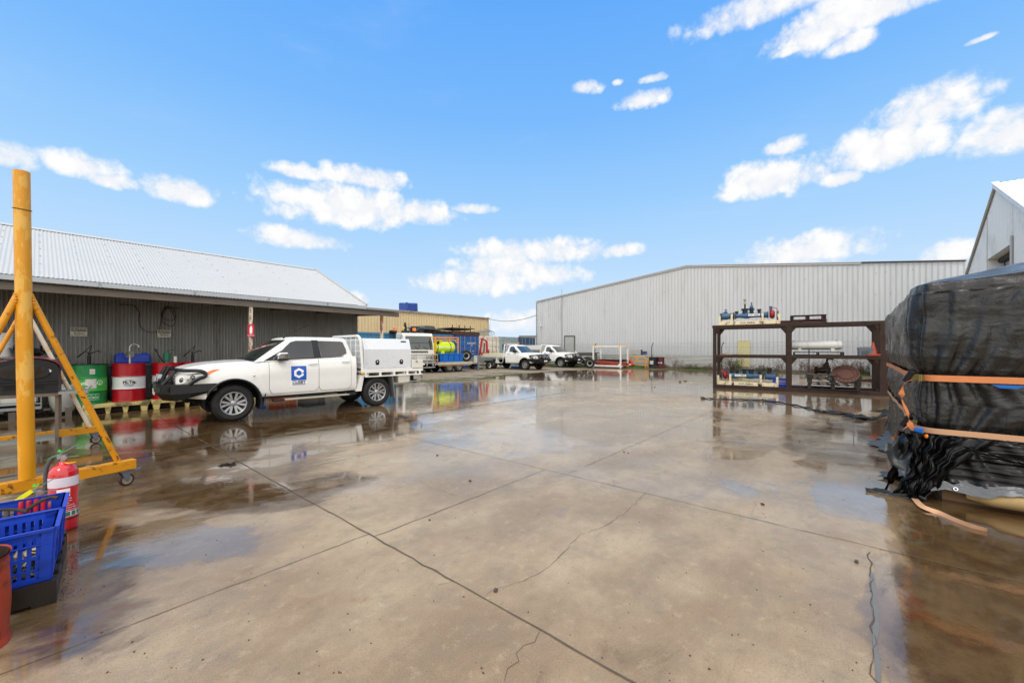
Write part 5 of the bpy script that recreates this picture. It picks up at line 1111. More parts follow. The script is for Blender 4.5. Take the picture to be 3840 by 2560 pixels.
def pump(px, kind, label, n=nD, h0=zr_+.93-.02):
    p = on_n(px, n); T = thing('hand_pump', label, 'pump', V((p.x, p.y, h0)), facing(p)+math.pi/2, 'hand pumps fitted on the oil drums')
    bk = mat('pump_black', '#19191a', .4, .3, var=.2)
    if kind == 'lever':
        mb = MB(); mb.cyl((0, 0, 0), (0, 0, .22), .032, 12); mb.cyl((0, 0, .22), (0, 0, .30), .022, 10); mb.build('barrel', bk, T)
        mb = MB(); mb.tube(spline([(0, 0, .25), (.08, 0, .30), (.15, 0, .33), (.20, 0, .29)], 5), .012, 6); mb.build('spout', bk, T)
        mb = MB(); mb.tube([(.0, 0, .28), (-.06, 0, .33), (-.19, 0, .18)], [.010, .012, .018], 6); mb.tube([(.0, 0, .28), (.05, 0, .47)], .009, 6); mb.tube([(-.07, 0, .33), (.045, 0, .46)], .007, 5); mb.build('lever', bk, T)
    elif kind == 'rotary':
        am_ = mat('pump_silver', '#b5b5b0', .35, .6, var=.1)
        mb = MB(); mb.cyl((0, 0, -.01), (0, 0, .17), .024, 10); mb.build('riser', am_, T)
        mb = MB(); mb.lathe([(.001, -.05), (.085, -.05), (.09, 0), (.085, .05), (.001, .05)], (0, 0, .24), (0, 1, 0), 18); mb.bx(-.08, -.03, -.05, .0, .2, .3); mb.build('pump_body', mat('pump_dull', '#6e6a60', .5, .4, var=.2), T)
        mb = MB(); mb.tube(spline([(0, 0, .30), (.0, 0, .42), (.05, 0, .49), (.13, 0, .48), (.17, 0, .42)], 6), .017, 8); mb.build('spout', am_, T)
        mb = MB(); mb.tube([(0, -.06, .24), (.0, -.08, .12), (.0, -.16, .12)], .01, 6); mb.build('crank', am_, T)
    elif kind == 'green':
        gm_ = mat('pump_green', '#1f6a52', .35, var=.1, dirt='#15392f', ds=8, damt=.5)
        mb = MB(); mb.cyl((0, 0, -.01), (0, 0, .09), .05, 12); mb.cyl((0, 0, .10), (0, 0, .27), .075, 16); mb.cyl((0, 0, .27), (0, 0, .31), .05, 12); mb.tube([(0, 0, .31), (.10, 0, .36), (.15, 0, .345)], .012, 6); mb.build('pump_body', gm_, T)
        mb = MB(); mb.tube(spline([(-.05, 0, .02), (-.12, -.03, .12), (-.2, -.03, .3), (-.24, -.02, .38)], 5), [.014]*11+[.022]*5, 6); mb.build('hose', black, T)
        mb = MB(); mb.cyl((.17, .02, .0), (.17, .02, .18), .04, 12); mb.build('grease_tin', whited, T)
    return T
pump(334, 'lever', 'black lever pump standing on the green oil drum'); pump(487, 'rotary', 'silver rotary pump with curved spout on the middle red drum')
pump(626, 'green', 'green hand pump and black hose on the red drum behind the bull bar'); pump(722, 'lever', 'black lever pump behind the bonnet of the white dual cab ute')
# yellow plastic pallets
ypm = mat('yellow_pallet', '#cdbb7a', .55, var=.12, vs=5, dirt='#3b3020', ds=3, damt=.75, dlo=.48, dhi=.62)
def pallet_y(s0, label):
    T = thing('plastic_pallet', label, 'pallet', sn(s0, 13.45), AZ2, 'yellow plastic pallets under the drums')
    mb = MB(); mb.bx(0, 1.16, 0, 1.1, .18, .24); mb.bx(0, 1.16, 0, .03, .15, .18); mb.build('deck', ypm, T, smooth=0, bev=.01)
    mb = MB()
    for y in (.02, .48, .94):
        for x, w in ((.02, .16), (.36, .12), (.66, .12), (.98, .16)): mb.prism([(0, .18), (w, .18), (w-.03, 0), (.03, 0)], (x, y, 0), (1, 0, 0), (0, 0, 1), (0, .14, 0)); mb.cut()
    mb.each('foot', ypm, T, smooth=0)
    mb = MB(); mb.bx(.03, 1.13, .16, 1.0, .02, .17); mb.build('inner_rib', mat('pallet_dark', '#27221a', .8), T, smooth=0)
    return T
pallet_y(.66, 'stained yellow plastic pallet under the green drum and first red drum'); pallet_y(1.85, 'stained yellow plastic pallet under the red drum beside the bull bar'); pallet_y(3.04, 'stained yellow plastic pallet behind the front wheel of the white ute')
mb = MB()
T = thing('grey_tub', 'dark grey plastic tub between the green and red drums against the wall', 'tub', sn(1.62, 14.25, .24), AZ2)
mb.prism([(-.45, 0), (.45, 0), (.52, .86), (-.52, .86)], (0, -.2, 0), (1, 0, 0), (0, 0, 1), (0, .45, 0)); gt = mat('tub_grey', '#3b3e42', .5, var=.1); mb.build('tub_wall', gt, T, smooth=0, bev=.02); mb = MB(); mb.bx(-.56, .56, -.24, .29, .84, .92); mb.build('rim', gt, T, smooth=0, bev=.01)
T = thing('blue_container', 'blue plastic drum box standing on the grey tub behind the silver pump', 'container', sn(1.60, 14.3, 1.16), AZ2)
mb = MB(); mb.bx(-.34, .34, -.15, .2, 0, .24); b_ = mb.build('container_body', bluec, T, smooth=0, bev=.04); mb = MB(); mb.cyl((-.22, 0, .24), (-.22, 0, .28), .05, 12); mb.cut(); mb.cyl((.22, 0, .24), (.22, 0, .28), .05, 12); mb.each('cap', bluec, T)
# IBC, buckets, scrap, dark pallet at the left end
T = thing('bulk_container', 'white intermediate bulk container in a galvanised cage behind the pizza oven', 'tank', sn(-.55, 13.55, .22), AZ2)
tankm = mat('cloudy_tank', '#c3c6bd', .45, var=.08, vs=2, dirt='#8f8a74', ds=2, damt=.4)
mb = MB(); mb.bx(-.55, .55, .03, .97, .10, 1.06); mb.build('tank_body', tankm, T, smooth=0, bev=.08)
mb = MB()
for z in (.12, .34, .62, .88, 1.12): mb.tube([(-.6, 0, z), (.6, 0, z), (.6, 1, z), (-.6, 1, z)], .013, 6, closed=True)
for x in np.linspace(-.6, .6, 5): mb.tube([(x, 0, .02), (x, 0, 1.13)], .012, 6)
for y in (.33, .66, 1): mb.tube([(.6, y, .02), (.6, y, 1.13)], .012, 6)
mb.build('cage', galv, T)
mb = MB(); mb.bx(-.6, .6, 0, 1, -.0, .06); mb.build('base_plate', galv, T, smooth=0)
def pallet_w(name, label, loc, rz, L=1.15, W=1.1, m=woodd, h=.14, group=None, close=False, turn=False):
    if turn: loc = V(loc)+V((math.cos(rz), math.sin(rz), 0))*L; rz += math.pi/2; L, W = W, L
    T = thing(name, label, 'pallet', loc, rz, group)
    mb = MB()
    for i in range(6): y = i*(W-.1)/5; mb.bx(0, L, y, y+.1, h-.02, h); mb.cut()
    mb.each('deck_board', m, T, smooth=0)
    mb = MB()
    for y in (0, W/2-.05, W-.1): mb.bx(0, L, y, y+.1, .02, h-.02); mb.cut()
    mb.each('bearer', m, T, smooth=0)
    mb = MB()
    for x in (0, L-.1):
        mb.bx(x, x+.1, 0, W, 0, .02); mb.cut()
        if close: mb.bx(x if x == 0 else L-.03, .03 if x == 0 else L, .002, W-.002, .022, h-.022); mb.cut()
    mb.each('bottom_board', m, T, smooth=0)
    return T
pallet_w('timber_pallet', 'dark weathered timber pallet under the white bulk container', sn(-1.2, 13.45), AZ2, 1.7, 1.1, wood, .21, turn=True)
T = thing('bulk_container', 'white bulk container with a blue plastic lid at the far left edge', 'tank', sn(-1.95, 13.55, .02), AZ2)
mb = MB(); mb.bx(-.55, .55, .03, .97, .10, 1.30); mb.build('tank_body', tankm, T, smooth=0, bev=.08); mb = MB(); mb.bx(-.58, .58, .0, 1.0, 1.33, 1.45); mb.build('lid', bluec, T, smooth=0, bev=.03)
mb = MB()
for z in (.3, .7, 1.1, 1.31): mb.tube([(-.6, 0, z), (.6, 0, z), (.6, 1, z), (-.6, 1, z)], .013, 6, closed=True)
mb.build('cage', galv, T)
T = thing('bucket_stack', 'stack of nested white buckets on top of the bulk container', 'buckets', sn(-.5, 13.9, 1.36), 0)
for i in range(4):
    mb = MB(); z = .07*i; mb.lathe([(.001, z), (.14, z), (.165, z+.3), (.175, z+.3), (.175, z+.28)], (0, 0, 0), (0, 0, 1), 24); mb.build('bucket', drw, T)
T = thing('scrap_heap', 'heap of black pans and scrap lying on the bulk container cage', 'scrap', sn(-.1, 13.75, 1.36), 0)
mb = MB(); r = random.Random(6); mb.lathe([(.001, .02), (.15, .04), (.26, .16), (.27, .16), (.16, .02), (.001, 0)], (-.1, 0, 0), (.3, 0, 1), 20); mb.build('pan', black, T)
mb = MB()
for i in range(9): mb.tube([(r.uniform(-.2, .5), r.uniform(-.2, .2), r.uniform(.0, .1)), (r.uniform(-.2, .5), r.uniform(-.2, .2), r.uniform(.05, .28))], .018, 5)
mb.tube(spline([(.2, 0, .1), (.3, 0, .3), (.5, 0, .33), (.55, 0, .2), (.35, 0, .16)], 5), .006, 5); mb.build('scrap_rods', black, T)
T = thing('white_tub', 'rounded dirty white plastic tub on the ground beside the green drum', 'tub', sn(.38, 13.7, .1), 0)
mb = MB(); mb.lathe([(.001, 0), (.16, .02), (.22, .2), (.24, .42), (.2, .56), (.1, .62), (.05, .64)], (0, 0, 0), (0, 0, 1), 24); mb.build('tub_wall', mat('dirty_tub', '#9a9a92', .5, var=.2, dirt='#3a3630', ds=3, damt=.5), T); mb = MB(); mb.cyl((0, 0, .62), (0, 0, .68), .06, 12); mb.build('cap', black, T)
# plastic crates glimpsed under the ute
def crate(name, label, loc, rz, m, L=.56, W=.37, h=.31, group=None, slots=True, taper=.016):
    T = thing(name, label, 'crate', loc, rz, group); mb = MB(); t = .008
    def wallp(a, b, n_in):      # wall between bottom corners a,b (2D) with vertical slots
        a = V(a).to_3d(); b = V(b).to_3d(); L_ = (b-a).length; d = (b-a)/L_; ns = V(n_in).to_3d()
        def P(u, z, off): k = z/h; p = a+d*(taper*(1-k)+u*(L_-2*taper*(1-k))/L_) - ns*(-taper*(1-k)) ; return (p.x+ns.x*off, p.y+ns.y*off, z)
        def blk(u0, u1, z0, z1, o0=0, o1=t):
            vs = [P(u, z, o) for u in (u0, u1) for z in (z0, z1) for o in (o0, o1)]; mb.add(vs, [(0,1,3,2),(4,6,7,5),(0,4,5,1),(2,3,7,6),(0,2,6,4),(1,5,7,3)])
        if slots:
            n = max(3, int((L_-.12)/.034)); w = (L_-.12)/n
            blk(0, L_, 0, .03); blk(0, L_, h*.44, h*.50); blk(0, L_, h*.22, h*.25); blk(0, L_, h*.86, h); blk(0, .06, 0, h); blk(L_-.06, L_, 0, h)
            for i in range(n+1): u = .06+i*w; blk(max(0, u-w*.27), min(L_, u+w*.27), .02, h*.9, .001, t-.001)
            blk(0, L_, h*.95, h, -.02, t); blk(0, L_, h*.70, h*.72, -.010, 0); blk(0, L_, .0, .02, -.006, 0)
            blk(L_*.0+.001, .05, .02, h*.98, -.008, 0); blk(L_-.05, L_-.001, .02, h*.98, -.008, 0)
        else: blk(0, L_, 0, h); blk(0, L_, h*.93, h, -.015, t)
    wallp((0, 0), (L, 0), (0, 1)); wallp((L, 0), (L, W), (-1, 0)); wallp((L, W), (0, W), (0, -1)); wallp((0, W), (0, 0), (1, 0))
    mb.build('crate_wall', m, T, smooth=0)
    mb = MB(); mb.bx(taper+.002, L-taper-.002, taper+.002, W-taper-.002, .004, .012); mb.build('crate_floor', m, T, smooth=0); return T
och = mat('orange_crate', '#8f3a16', .5, var=.15); dgc = mat('slate_crate', '#2a3340', .5, var=.15)
crate('plastic_crate', 'faded orange plastic crate on the ground behind the white dual cab ute', sn(4.55, 13.2, .01), AZ2, och, .65, .4, .28)
crate('plastic_crate', 'dark slate blue plastic crate standing beside the orange crate behind the ute', sn(5.4, 13.2, .01), AZ2, dgc, .7, .4, .30)
crate('plastic_crate', 'small blue plastic crate standing behind the front wheel of the white ute', sn(3.95, 13.5, .01), AZ2, bluec, .5, .4, .26)

# ---------------------------------------------------------------- pizza oven on a steel stand
op = gp(219, 1704); od = V((.70, .71, 0)).normalized(); onr = V((-od.y, od.x, 0)); oz = math.atan2(od.y, od.x)
# local x along the front (0 at its right end going negative), y into depth
T = thing('oven_stand', 'rusty galvanised angle steel stand carrying the pizza oven', 'stand', op, oz)
gv2 = mat('old_angle_iron', '#6c6256', .55, .4, var=.2, dirt='#6b3a20', ds=4, damt=.8)
W_o = .60; mb = MB()
for x in (0, -W_o-.1):
    for y in (.02, .62): mb.bx(x-.035, x, y, y+.035, 0, .90); mb.cut()
mb.each('leg', gv2, T, smooth=0)
mb = MB(); mb.bx(-W_o-.14, .0, .0, .04, .85, .895); mb.bx(-W_o-.14, 0, .62, .66, .85, .895); mb.bx(-.04, 0, .04, .62, .85, .895); mb.bx(-W_o-.14, -W_o-.1, .04, .62, .85, .895); mb.build('top_frame', gv2, T, smooth=0)
mb = MB(); mb.bx(0, .30, .0, .05, .87, .91); mb.bx(0, .30, .35, .40, .87, .91); mb.bx(.26, .30, .05, .35, .87, .91); mb.build('side_shelf', galv, T, smooth=0)
mb = MB()
for y in (.0, .2, .4, .62): mb.bx(-W_o-.1, -.03, y, y+.03, .22, .25)
mb.build('lower_shelf', galv, T, smooth=0)
T = thing('pizza_oven', 'black arched pizza oven with maroon roof and round thermometer on the steel stand', 'oven', op+V((0, 0, .90)), oz)
obm = mat('oven_black', '#1a1b1e', .42, .3, var=.15, vs=8, dirt='#3a2a22', ds=7, damt=.4); Wd, Hs, Hp, Dp = W_o, .36, .49, .62
arch = [(-Wd/2+Wd/2*math.cos(t), Hs+(Hp-Hs)*math.sin(t)) for t in np.linspace(0, math.pi, 21)]
mb = MB(); mb.prism([(0, 0)]+arch+[(-Wd, 0)], (0, 0, 0), (1, 0, 0), (0, 0, 1), (0, Dp, 0)); mb.build('oven_body', obm, T, smooth=0)
mb = MB(); o1 = [(-Wd/2+(Wd/2+.02)*math.cos(t), Hs+(Hp-Hs+.02)*math.sin(t)) for t in np.linspace(0, math.pi, 21)]; vs = [(x, -.03, z) for x, z in o1]+[(x, Dp+.02, z) for x, z in o1]; mb.add(vs, [(i, i+1, 22+i, 21+i) for i in range(20)]); vs = [(x, -.03, z+.012) for x, z in o1]+[(x, Dp+.02, z+.012) for x, z in o1]+[(x, -.03, z) for x, z in o1]; mb.add(vs, [(i, i+1, 22+i, 21+i) for i in range(20)]+[(i, i+1, 43+i, 42+i) for i in range(20)]); mb.build('oven_roof', mat('oven_maroon', '#70202a', .3, var=.1, coat=.3), T, smooth=60)
mb = MB(); el = lambda k, cz=.30, a=.40, b=.10: [(-Wd/2-.02+Wd*a*k*math.copysign(abs(math.cos(t))**.7, math.cos(t)), cz+b*k*math.copysign(abs(math.sin(t))**.8, math.sin(t))) for t in np.linspace(0, 2*math.pi, 28)[:-1]]
mb.prism(el(1), (0, -.025, 0), (1, 0, 0), (0, 0, 1), (0, .03, 0)); dr_ = mb.build('oven_door', obm, T, smooth=0, bev=.006); mb = MB(); mb.prism(el(.84), (0, -.029, 0), (1, 0, 0), (0, 0, 1), (0, .01, 0)); mb.build('door_glass', mat('sooty_glass', '#1d1712', .12, var=.5, vs=6, coat=.5), dr_, smooth=0)
mb = MB(); mb.bx(-Wd-.01, .01, -.03, 0, .175, .19); mb.cut(); mb.bx(-Wd-.01, .01, -.03, 0, .135, .15); mb.each('front_rail', obm, T, smooth=0)
mb = MB()
for i in range(22): 
    for j in (0, 1): x = -.14-.017*i; mb.bx(x, x+.007, -.008, 0, .06+.032*j, .085+.032*j)
mb.build('vent_slots', dark, T, smooth=0)['kind'] = 'stuff'
mb = MB(); mb.lathe([(.001, .016), (.030, .016), (.036, .010), (.036, 0)], (-.10, -.0, .315), (0, -1, 0), 20); tm = mb.build('thermometer', chrome, T); mb = MB(); mb.lathe([(.001, .018), (.028, .018)], (-.10, 0, .315), (0, -1, 0), 20); mb.bx(-.112, -.09, -.0195, -.018, .310, .318); mb.build('dial', logow, tm)
mb = MB()
for k in range(9): t = .25+k*(math.pi-.5)/8; mb.cyl((-Wd/2+(Wd/2-.035)*math.cos(t), -.006, Hs-.02+(Hp-Hs-.01)*math.sin(t)), (-Wd/2+(Wd/2-.035)*math.cos(t), 0, Hs-.02+(Hp-Hs-.01)*math.sin(t)), .008, 8)
mb.build('rivets', obm, T)['kind'] = 'stuff'
cx_ = -.60*Wd; mb = MB(); mb.cyl((-.40, .3, .46), (-.40, .3, 1.18), .03, 12); mb.build('chimney', mat('flue_grey', '#4a4c50', .4, .5), T)

# ---------------------------------------------------------------- yellow A frames on castors
def castor(parent, x, y, s_=1, rz=.3, brake=True):
    fm = mat('castor_steel', '#7d8088', .45, .6, var=.15)
    mb = MB(); r = .068; c, s = math.cos(rz), math.sin(rz)
    def q(a, b, z): return (x+a*c-b*s, y+a*s+b*c, z)
    mb.box(q(0, 0, .172), (.11, .09, .008), rz=rz)
    for b in (-.026, .026): mb.add([q(-.045, b, .168), q(.045, b, .168), q(.005+.03, b, .07), q(.0+.02, b, .055), q(-.0, b, .07)], [(0, 1, 2, 3, 4)]); mb.add([q(-.045, b*1.15, .168), q(.045, b*1.15, .168), q(.035, b*1.15, .07), q(.02, b*1.15, .055), q(0, b*1.15, .07)], [(4, 3, 2, 1, 0)])
    mb.cyl(q(.02, -.035, .068), q(.02, .035, .068), .010, 8)
    f = mb.build('castor_fork', fm, parent, smooth=0)
    ax = (-s, c, 0); o = q(.02, 0, r); mb = MB(); mb.lathe([(.05, -.02), (r-.004, -.02), (r, -.014), (r, .014), (r-.004, .02), (.05, .02)], o, ax, 28); w = mb.build('castor_wheel', mat('castor_tread', '#3f1d1c', .5), parent)
    mb = MB(); mb.lathe([(.001, -.022), (.012, -.022), (.02, -.014), (.05, -.016), (.05, .016), (.02, .014), (.012, .022), (.001, .022)], o, ax, 24); mb.build('wheel_hub', mat('castor_hub', '#8f8674', .5, var=.1), w)
    if brake: mb = MB(); mb.add([q(.03, -.03, .165), q(.13, -.022, .160), q(.17, 0, .178), q(.13, .022, .160), q(.03, .03, .165), q(.03, -.03, .155), q(.13, -.022, .150), q(.17, 0, .170), q(.13, .022, .150), q(.03, .03, .155)], [(0, 1, 2, 3, 4), (9, 8, 7, 6, 5), (0, 5, 6, 1), (1, 6, 7, 2), (2, 7, 8, 3), (3, 8, 9, 4)]); mb.build('brake_pedal', fm, parent, smooth=0)
def aframe(label, loc, rz, half0, half1, top, pr, cz=.18, postm=yellow2, whitebrace=None, lean=0):
    T = thing('steel_a_frame', label, 'stand', loc, rz, 'yellow A frames of a mobile gantry')
    h0, h1 = cz, cz+.105
    mb = MB(); mb.bx(-half0, half1, -.05, .05, h0, h1); mb.build('base_beam', yellow, T, smooth=0, bev=.004)
    mb = MB(); 
    mb.tube([(0, 0, h1), (lean*.5, 0, 1.6), (lean, 0, top)], pr, 28); mb.build('post', postm, T)
    mb = MB(); mb.tube([(lean*.87+pr*1.02*math.cos(a), pr*1.02*math.sin(a), top-.36+.01*math.sin(a)) for a in np.linspace(0, 2*math.pi, 24)[:-1]], .006, 5, closed=True); mb.build('rope_ring', mat('rope_tan', '#7a5c22', .8), T)
    for s_, hh in ((-1, half0), (1, half1)):
        mb = MB(); mb.tube([(s_*(hh-.14), 0, h1-.005), (s_*(pr*.75)+lean*.6, 0, 2.03)], .027, 14); mb.build('brace', (whitebrace if s_ > 0 and whitebrace else yellow), T)
        castor(T, s_*(hh-.09), 0, rz=.15 if s_ > 0 else 2.8)
    mb = MB()
    for s_ in (-1, 1):
        for a in np.linspace(0, 2*math.pi, 13)[:-1]: mb.ball((s_*(pr*.97)+lean*.6, .036*math.cos(a), 2.0+.055*math.sin(a)), .010, 4)
    mb.build('weld_bead', yellow, T)['kind'] = 'stuff'
    return T
fd = V((.455, .89, 0)).normalized(); pf = V((-4.66, 3.87, 0)); rza = math.atan2(fd.y, fd.x)
aframe('tall yellow steel A frame on castors, the nearer of the two, beside the fire extinguisher', pf, rza, .80, .80, 3.22, .056, lean=-.035)
pf2 = V((-7.15, 5.92, 0)); fd2 = V((.54, .84, 0)).normalized()
bm2 = mat('peeled_white_brace', '#d8cdb8', .5, var=.1, dirt='#d8930f', ds=1.6, damt=.95, dlo=.5, dhi=.6, stretch=(1, 1, 1))
aframe('yellow steel A frame with white peeled brace standing behind the pizza oven stand', pf2, math.atan2(fd2.y, fd2.x), .82, .80, 3.1, .050, lean=-.02, whitebrace=bm2)

# ---------------------------------------------------------------- crates on a pallet, extinguishers, rusty bin
cu = V((-.71, .70, 0)).normalized(); cv = V((-.70, -.71, 0)).normalized(); pc = gp(212, 2257)
crz = math.atan2(-cv.y, -cv.x)          # local x = -cv (towards the right end), local y = cu
def L2(a, b, z=0): return pc + cv*a + cu*b + V((0, 0, z))
o = pallet_w('crate_pallet', 'wet dark timber pallet under the two blue crates in the left foreground', L2(1.15, 0), crz, 1.15, .98, woodd, .135, close=True)
t1 = crate('blue_crate', 'slotted blue plastic crate full of metal fittings, nearest the camera on the dark pallet', L2(.59, .03, .137), crz, bluec, .58, .38, .315, group='blue slotted crates on the dark pallet')
t2 = crate('blue_crate', 'slotted blue plastic crate holding red handled tools, behind the crate of fittings', L2(.58, .45, .137), crz, bluec, .58, .40, .315, group='blue slotted crates on the dark pallet')
fit = mat('metal_fittings', '#8d8572', .35, .7, var=.5, vs=20, dirt='#3a2c1c', ds=18, damt=.7)
mb = MB(); r = random.Random(11)
for _ in range(420):
    x, y, z = r.uniform(.06, .52), r.uniform(.06, .32), .02+.09*r.random(); d = V((r.gauss(0, 1), r.gauss(0, 1), r.gauss(0, .6))).normalized()
    q = V((x, y, z)); l = r.uniform(.012, .03); mb.cyl(q-d*l, q+d*l, r.uniform(.006, .013), 7)
o = mb.build('bolts', fit); o.location = t1.location+V((0, 0, .002)); o.rotation_euler = (0, 0, crz); tag(o, 'loose steel bolts and fittings lying in the front blue crate', 'bolts', kind='stuff')
def tool(x, y, h, m2, lean, nm, label, group=None):
    T = thing(nm, label, 'tool', L2(.58, .45, .137)+ (-cv)*x + cu*y + V((0, 0, .012)), crz, group)
    mb = MB(); mb.tube([(0, 0, 0), (lean*.6, .04, h*.6)], .010, 7); mb.build('shaft', galv, T); mb = MB(); mb.tube([(lean*.6, .04, h*.6), (lean, .06, h)], .013, 8); mb.build('handle', m2, T)
rh = mat('tool_red', '#c01b22', .3, coat=.4)
for i, x in enumerate((.36, .395, .43, .465)): tool(x, .30, .30, rh, .01, 'red_handled_tool', 'red handled hand tool standing upright in the rear blue crate', 'red handled tools in the rear crate')
for i, x in enumerate((.08, .13, .18, .24, .30)): tool(x, .31, .26, wood, .005, 'chisel', 'old grey steel chisel standing in the rear blue crate', 'grey steel chisels in the rear crate')
mb = MB(); mb.tube(spline([(.14, .12, .12), (.15, .13, .30), (.24, .14, .335), (.34, .15, .325), (.42, .1, .30)], 5), .010, 7); mb.tube(spline([(.40, .16, .29), (.47, .2, .33), (.52, .22, .34), (.55, .2, .33)], 5), .012, 7)
o = mb.build('bent_bar', dk); o.location = t2.location; o.rotation_euler = (0, 0, crz); tag(o, 'dark bent steel bars lying across the rear blue crate', 'bar')
def extinguisher(label, loc, rz, Hc=.56, r_=.089, tagc=True, labels=True):
    T = thing('fire_extinguisher', label, 'extinguisher', loc, rz)
    rd = mat('extinguisher_red', '#c4101c', .18, var=.02, coat=.8, rvar=.04)
    mb = MB(); mb.lathe([(.001, .02), (r_-.02, .0), (r_-.004, .006), (r_, .03), (r_, Hc-.075), (r_-.006, Hc-.05), (r_-.022, Hc-.022), (r_-.05, Hc-.004), (.03, Hc), (.026, Hc+.02), (.001, Hc+.02)], (0, 0, 0), (0, 0, 1), 40); mb.build('cylinder', rd, T, smooth=60)
    mb = MB(); mb.lathe([(.028, Hc+.0), (.036, Hc+.006), (.028, Hc+.012)], (0, 0, 0), (.08, 0, 1), 20); mb.build('neck_ring', mat('ring_yellow', '#d9a21c', .4), T)
    mb = MB(); mb.cyl((0, 0, Hc+.015), (0, 0, Hc+.06), .018, 12); mb.bx(-.035, .02, -.014, .014, Hc+.04, Hc+.075); mb.build('valve', galv, T)
    mb = MB(); mb.lathe([(.001, .012), (.016, .012), (.019, 0)], (.012, -.012, Hc+.045), (.2, -1, 0), 16); mb.build('gauge', mat('gauge_steel', '#b59a8c', .3, .5), T)
    mb = MB(); mb.bar((-.02, 0, Hc+.08), (.035, 0, Hc+.115), .022, .006); mb.bar((.035, 0, Hc+.115), (.10, 0, Hc+.155), .022, .006); mb.bar((.0, 0, Hc+.05), (.10, 0, Hc+.055), .018, .004); mb.build('lever', galv, T)
    mb = MB(); mb.tube(spline([(-.03, 0, Hc+.06), (-.07, 0, Hc+.05), (-.105, 0, Hc-.02), (-.115, 0, Hc-.12), (-.115, 0, Hc-.24)], 6), .014, 10); mb.build('hose', mat('hose_grey', '#4d5254', .6), T)
    mb = MB(); 
    for a in (.4, 1.6, 3.2): mb.add([(-.012, .01, Hc+.095), (-.012+.02*math.cos(a), .01+.02*math.sin(a), Hc+.12), (-.012+.03*math.cos(a+.5), .01+.03*math.sin(a+.5), Hc+.10)], [(0, 1, 2)])
    mb.tube(spline([(-.01, 0, Hc+.09), (-.05, -.01, Hc+.07), (-.10, -.03, Hc+.04)], 4), .0015, 4); mb.build('seal_tag', mat('tag_green', '#35c040', .5), T, smooth=0)
    if labels:
        wb = mat('label_pale', '#d6cfda', .35, var=.03)
        mb = MB(); mb.lathe([(r_+.0012, Hc-.185), (r_+.0012, Hc-.105)], (0, 0, 0), (0, 0, 1), 40); mb.build('white_band', wb, T, smooth=60)
        def al(nm, m, a0, a1, z0, z1, rr): mb = MB(); mb.grid(lambda u, v: (rr*math.cos(a0+(a1-a0)*u), rr*math.sin(a0+(a1-a0)*u), z0+(z1-z0)*v), 8, 1); return mb.build(nm, m, T, smooth=60)
        a = -1.1; al('label', logow, a-.42, a+.45, Hc-.265, Hc-.200, r_+.0016)
        rr = r_+.0025; mb = MB()
        for k in range(9):
            for q in range(3): aa = a-.3+.08*k+.02*q; zz_ = Hc-.252+.014*abs(math.sin(k*1.7+q)); mb.grid(lambda u, v: (rr*math.cos(aa+.05*u), rr*math.sin(aa+.05*u), zz_+.010*v), 1, 1)
        mb.build('label_print', inkb, T, smooth=0)
        for i, s in enumerate(('FIRE EXTINGUISHER', '4.5Kg  ABE  Powder Type', 'INSTRUCTIONS', 'HOLD UPRIGHT, PULL RING PIN', 'STAND BACK 2 METRES, AIM AT BASE', 'SQUEEZE LEVER, SWEEP SIDE TO SIDE')):
            o = text('lettering', s, logow, T, (0, 0, 0), (1, 0, 0), (0, 0, 1), .011 if i else .013, depth=0, sx=.9, bold=.015)
            for v in o.data.vertices: aa = a+v.co.x/rr; v.co = (rr*math.cos(aa), rr*math.sin(aa), v.co.z+Hc-.285-.019*i)
        mb = MB(); mb.lathe([(r_+.0012, Hc-.437), (r_+.0012, Hc-.392)], (0, 0, 0), (0, 0, 1), 40); mb.build('pictogram_band', logow, T, smooth=60)
        for k in range(6): al('pictogram', mat('picto_green', '#3c7362', .5), a-.55+.42*k-.17, a-.55+.42*k+.17, Hc-.433, Hc-.396, r_+.0018)
        mb = MB(); mb.lathe([(r_+.0016, .098), (r_+.0016, .108)], (0, 0, 0), (0, 0, 1), 40); mb.build('support_strap', black, T, smooth=60)
    return T
extinguisher('large red fire extinguisher with white band standing behind the blue crates', V((-3.81, 3.42, 0)), .35, labels=True)
T = extinguisher('fire extinguisher mostly hidden behind the rear blue crate, only its silver lever showing', V((-3.665, 3.12, 0)), .45, Hc=.37, r_=.07, labels=False)
mb = MB(); mb.box((-.07, -.02, .41), (.03, .02, .10), ry=.9); mb.build('inspection_tag', mat('tag_yellow', '#e8e21a', .5), T, smooth=0)
T = thing('rusty_bin', 'battered orange red steel bin at the bottom left edge beside the crates', 'bin', V((-2.80, 2.02, 0)), 0)
mb = MB(); r_ = .178; r = random.Random(4)
mb.grid(lambda u, v: ((r_+.004*math.sin(5*u*6.283+7*v)+(.008 if v > .97 or abs(v-.9) < .02 or v < .06 else 0))*math.cos(u*2*math.pi), (r_+.004*math.sin(5*u*6.283+7*v)+(.008 if v > .97 or v < .06 else 0))*math.sin(u*2*math.pi), .46*v), 48, 30); mb.build('bin_wall', redm, T, smooth=60)
mb = MB(); mb.lathe([(r_-.004, .46), (r_-.006, .1), (.001, .08)], (0, 0, 0), (0, 0, 1), 40); mb.build('bin_inside', rust, T)
mb = MB(); r = random.Random(21)
for _ in range(150): q = r.uniform(.001, .0035); p = L2(-.01-abs(r.gauss(0, .035)), r.uniform(.0, .8)); mb.box((p.x, p.y, q*.4), (q*1.5, q, q), rz=r.uniform(0, 3))
tag(mb.build('dirt_crumbs', mat('wet_dirt', '#2b241d', .7, var=.3), smooth=0), 'wet crumbs of dirt lying along the right side of the dark pallet', 'dirt', kind='stuff')
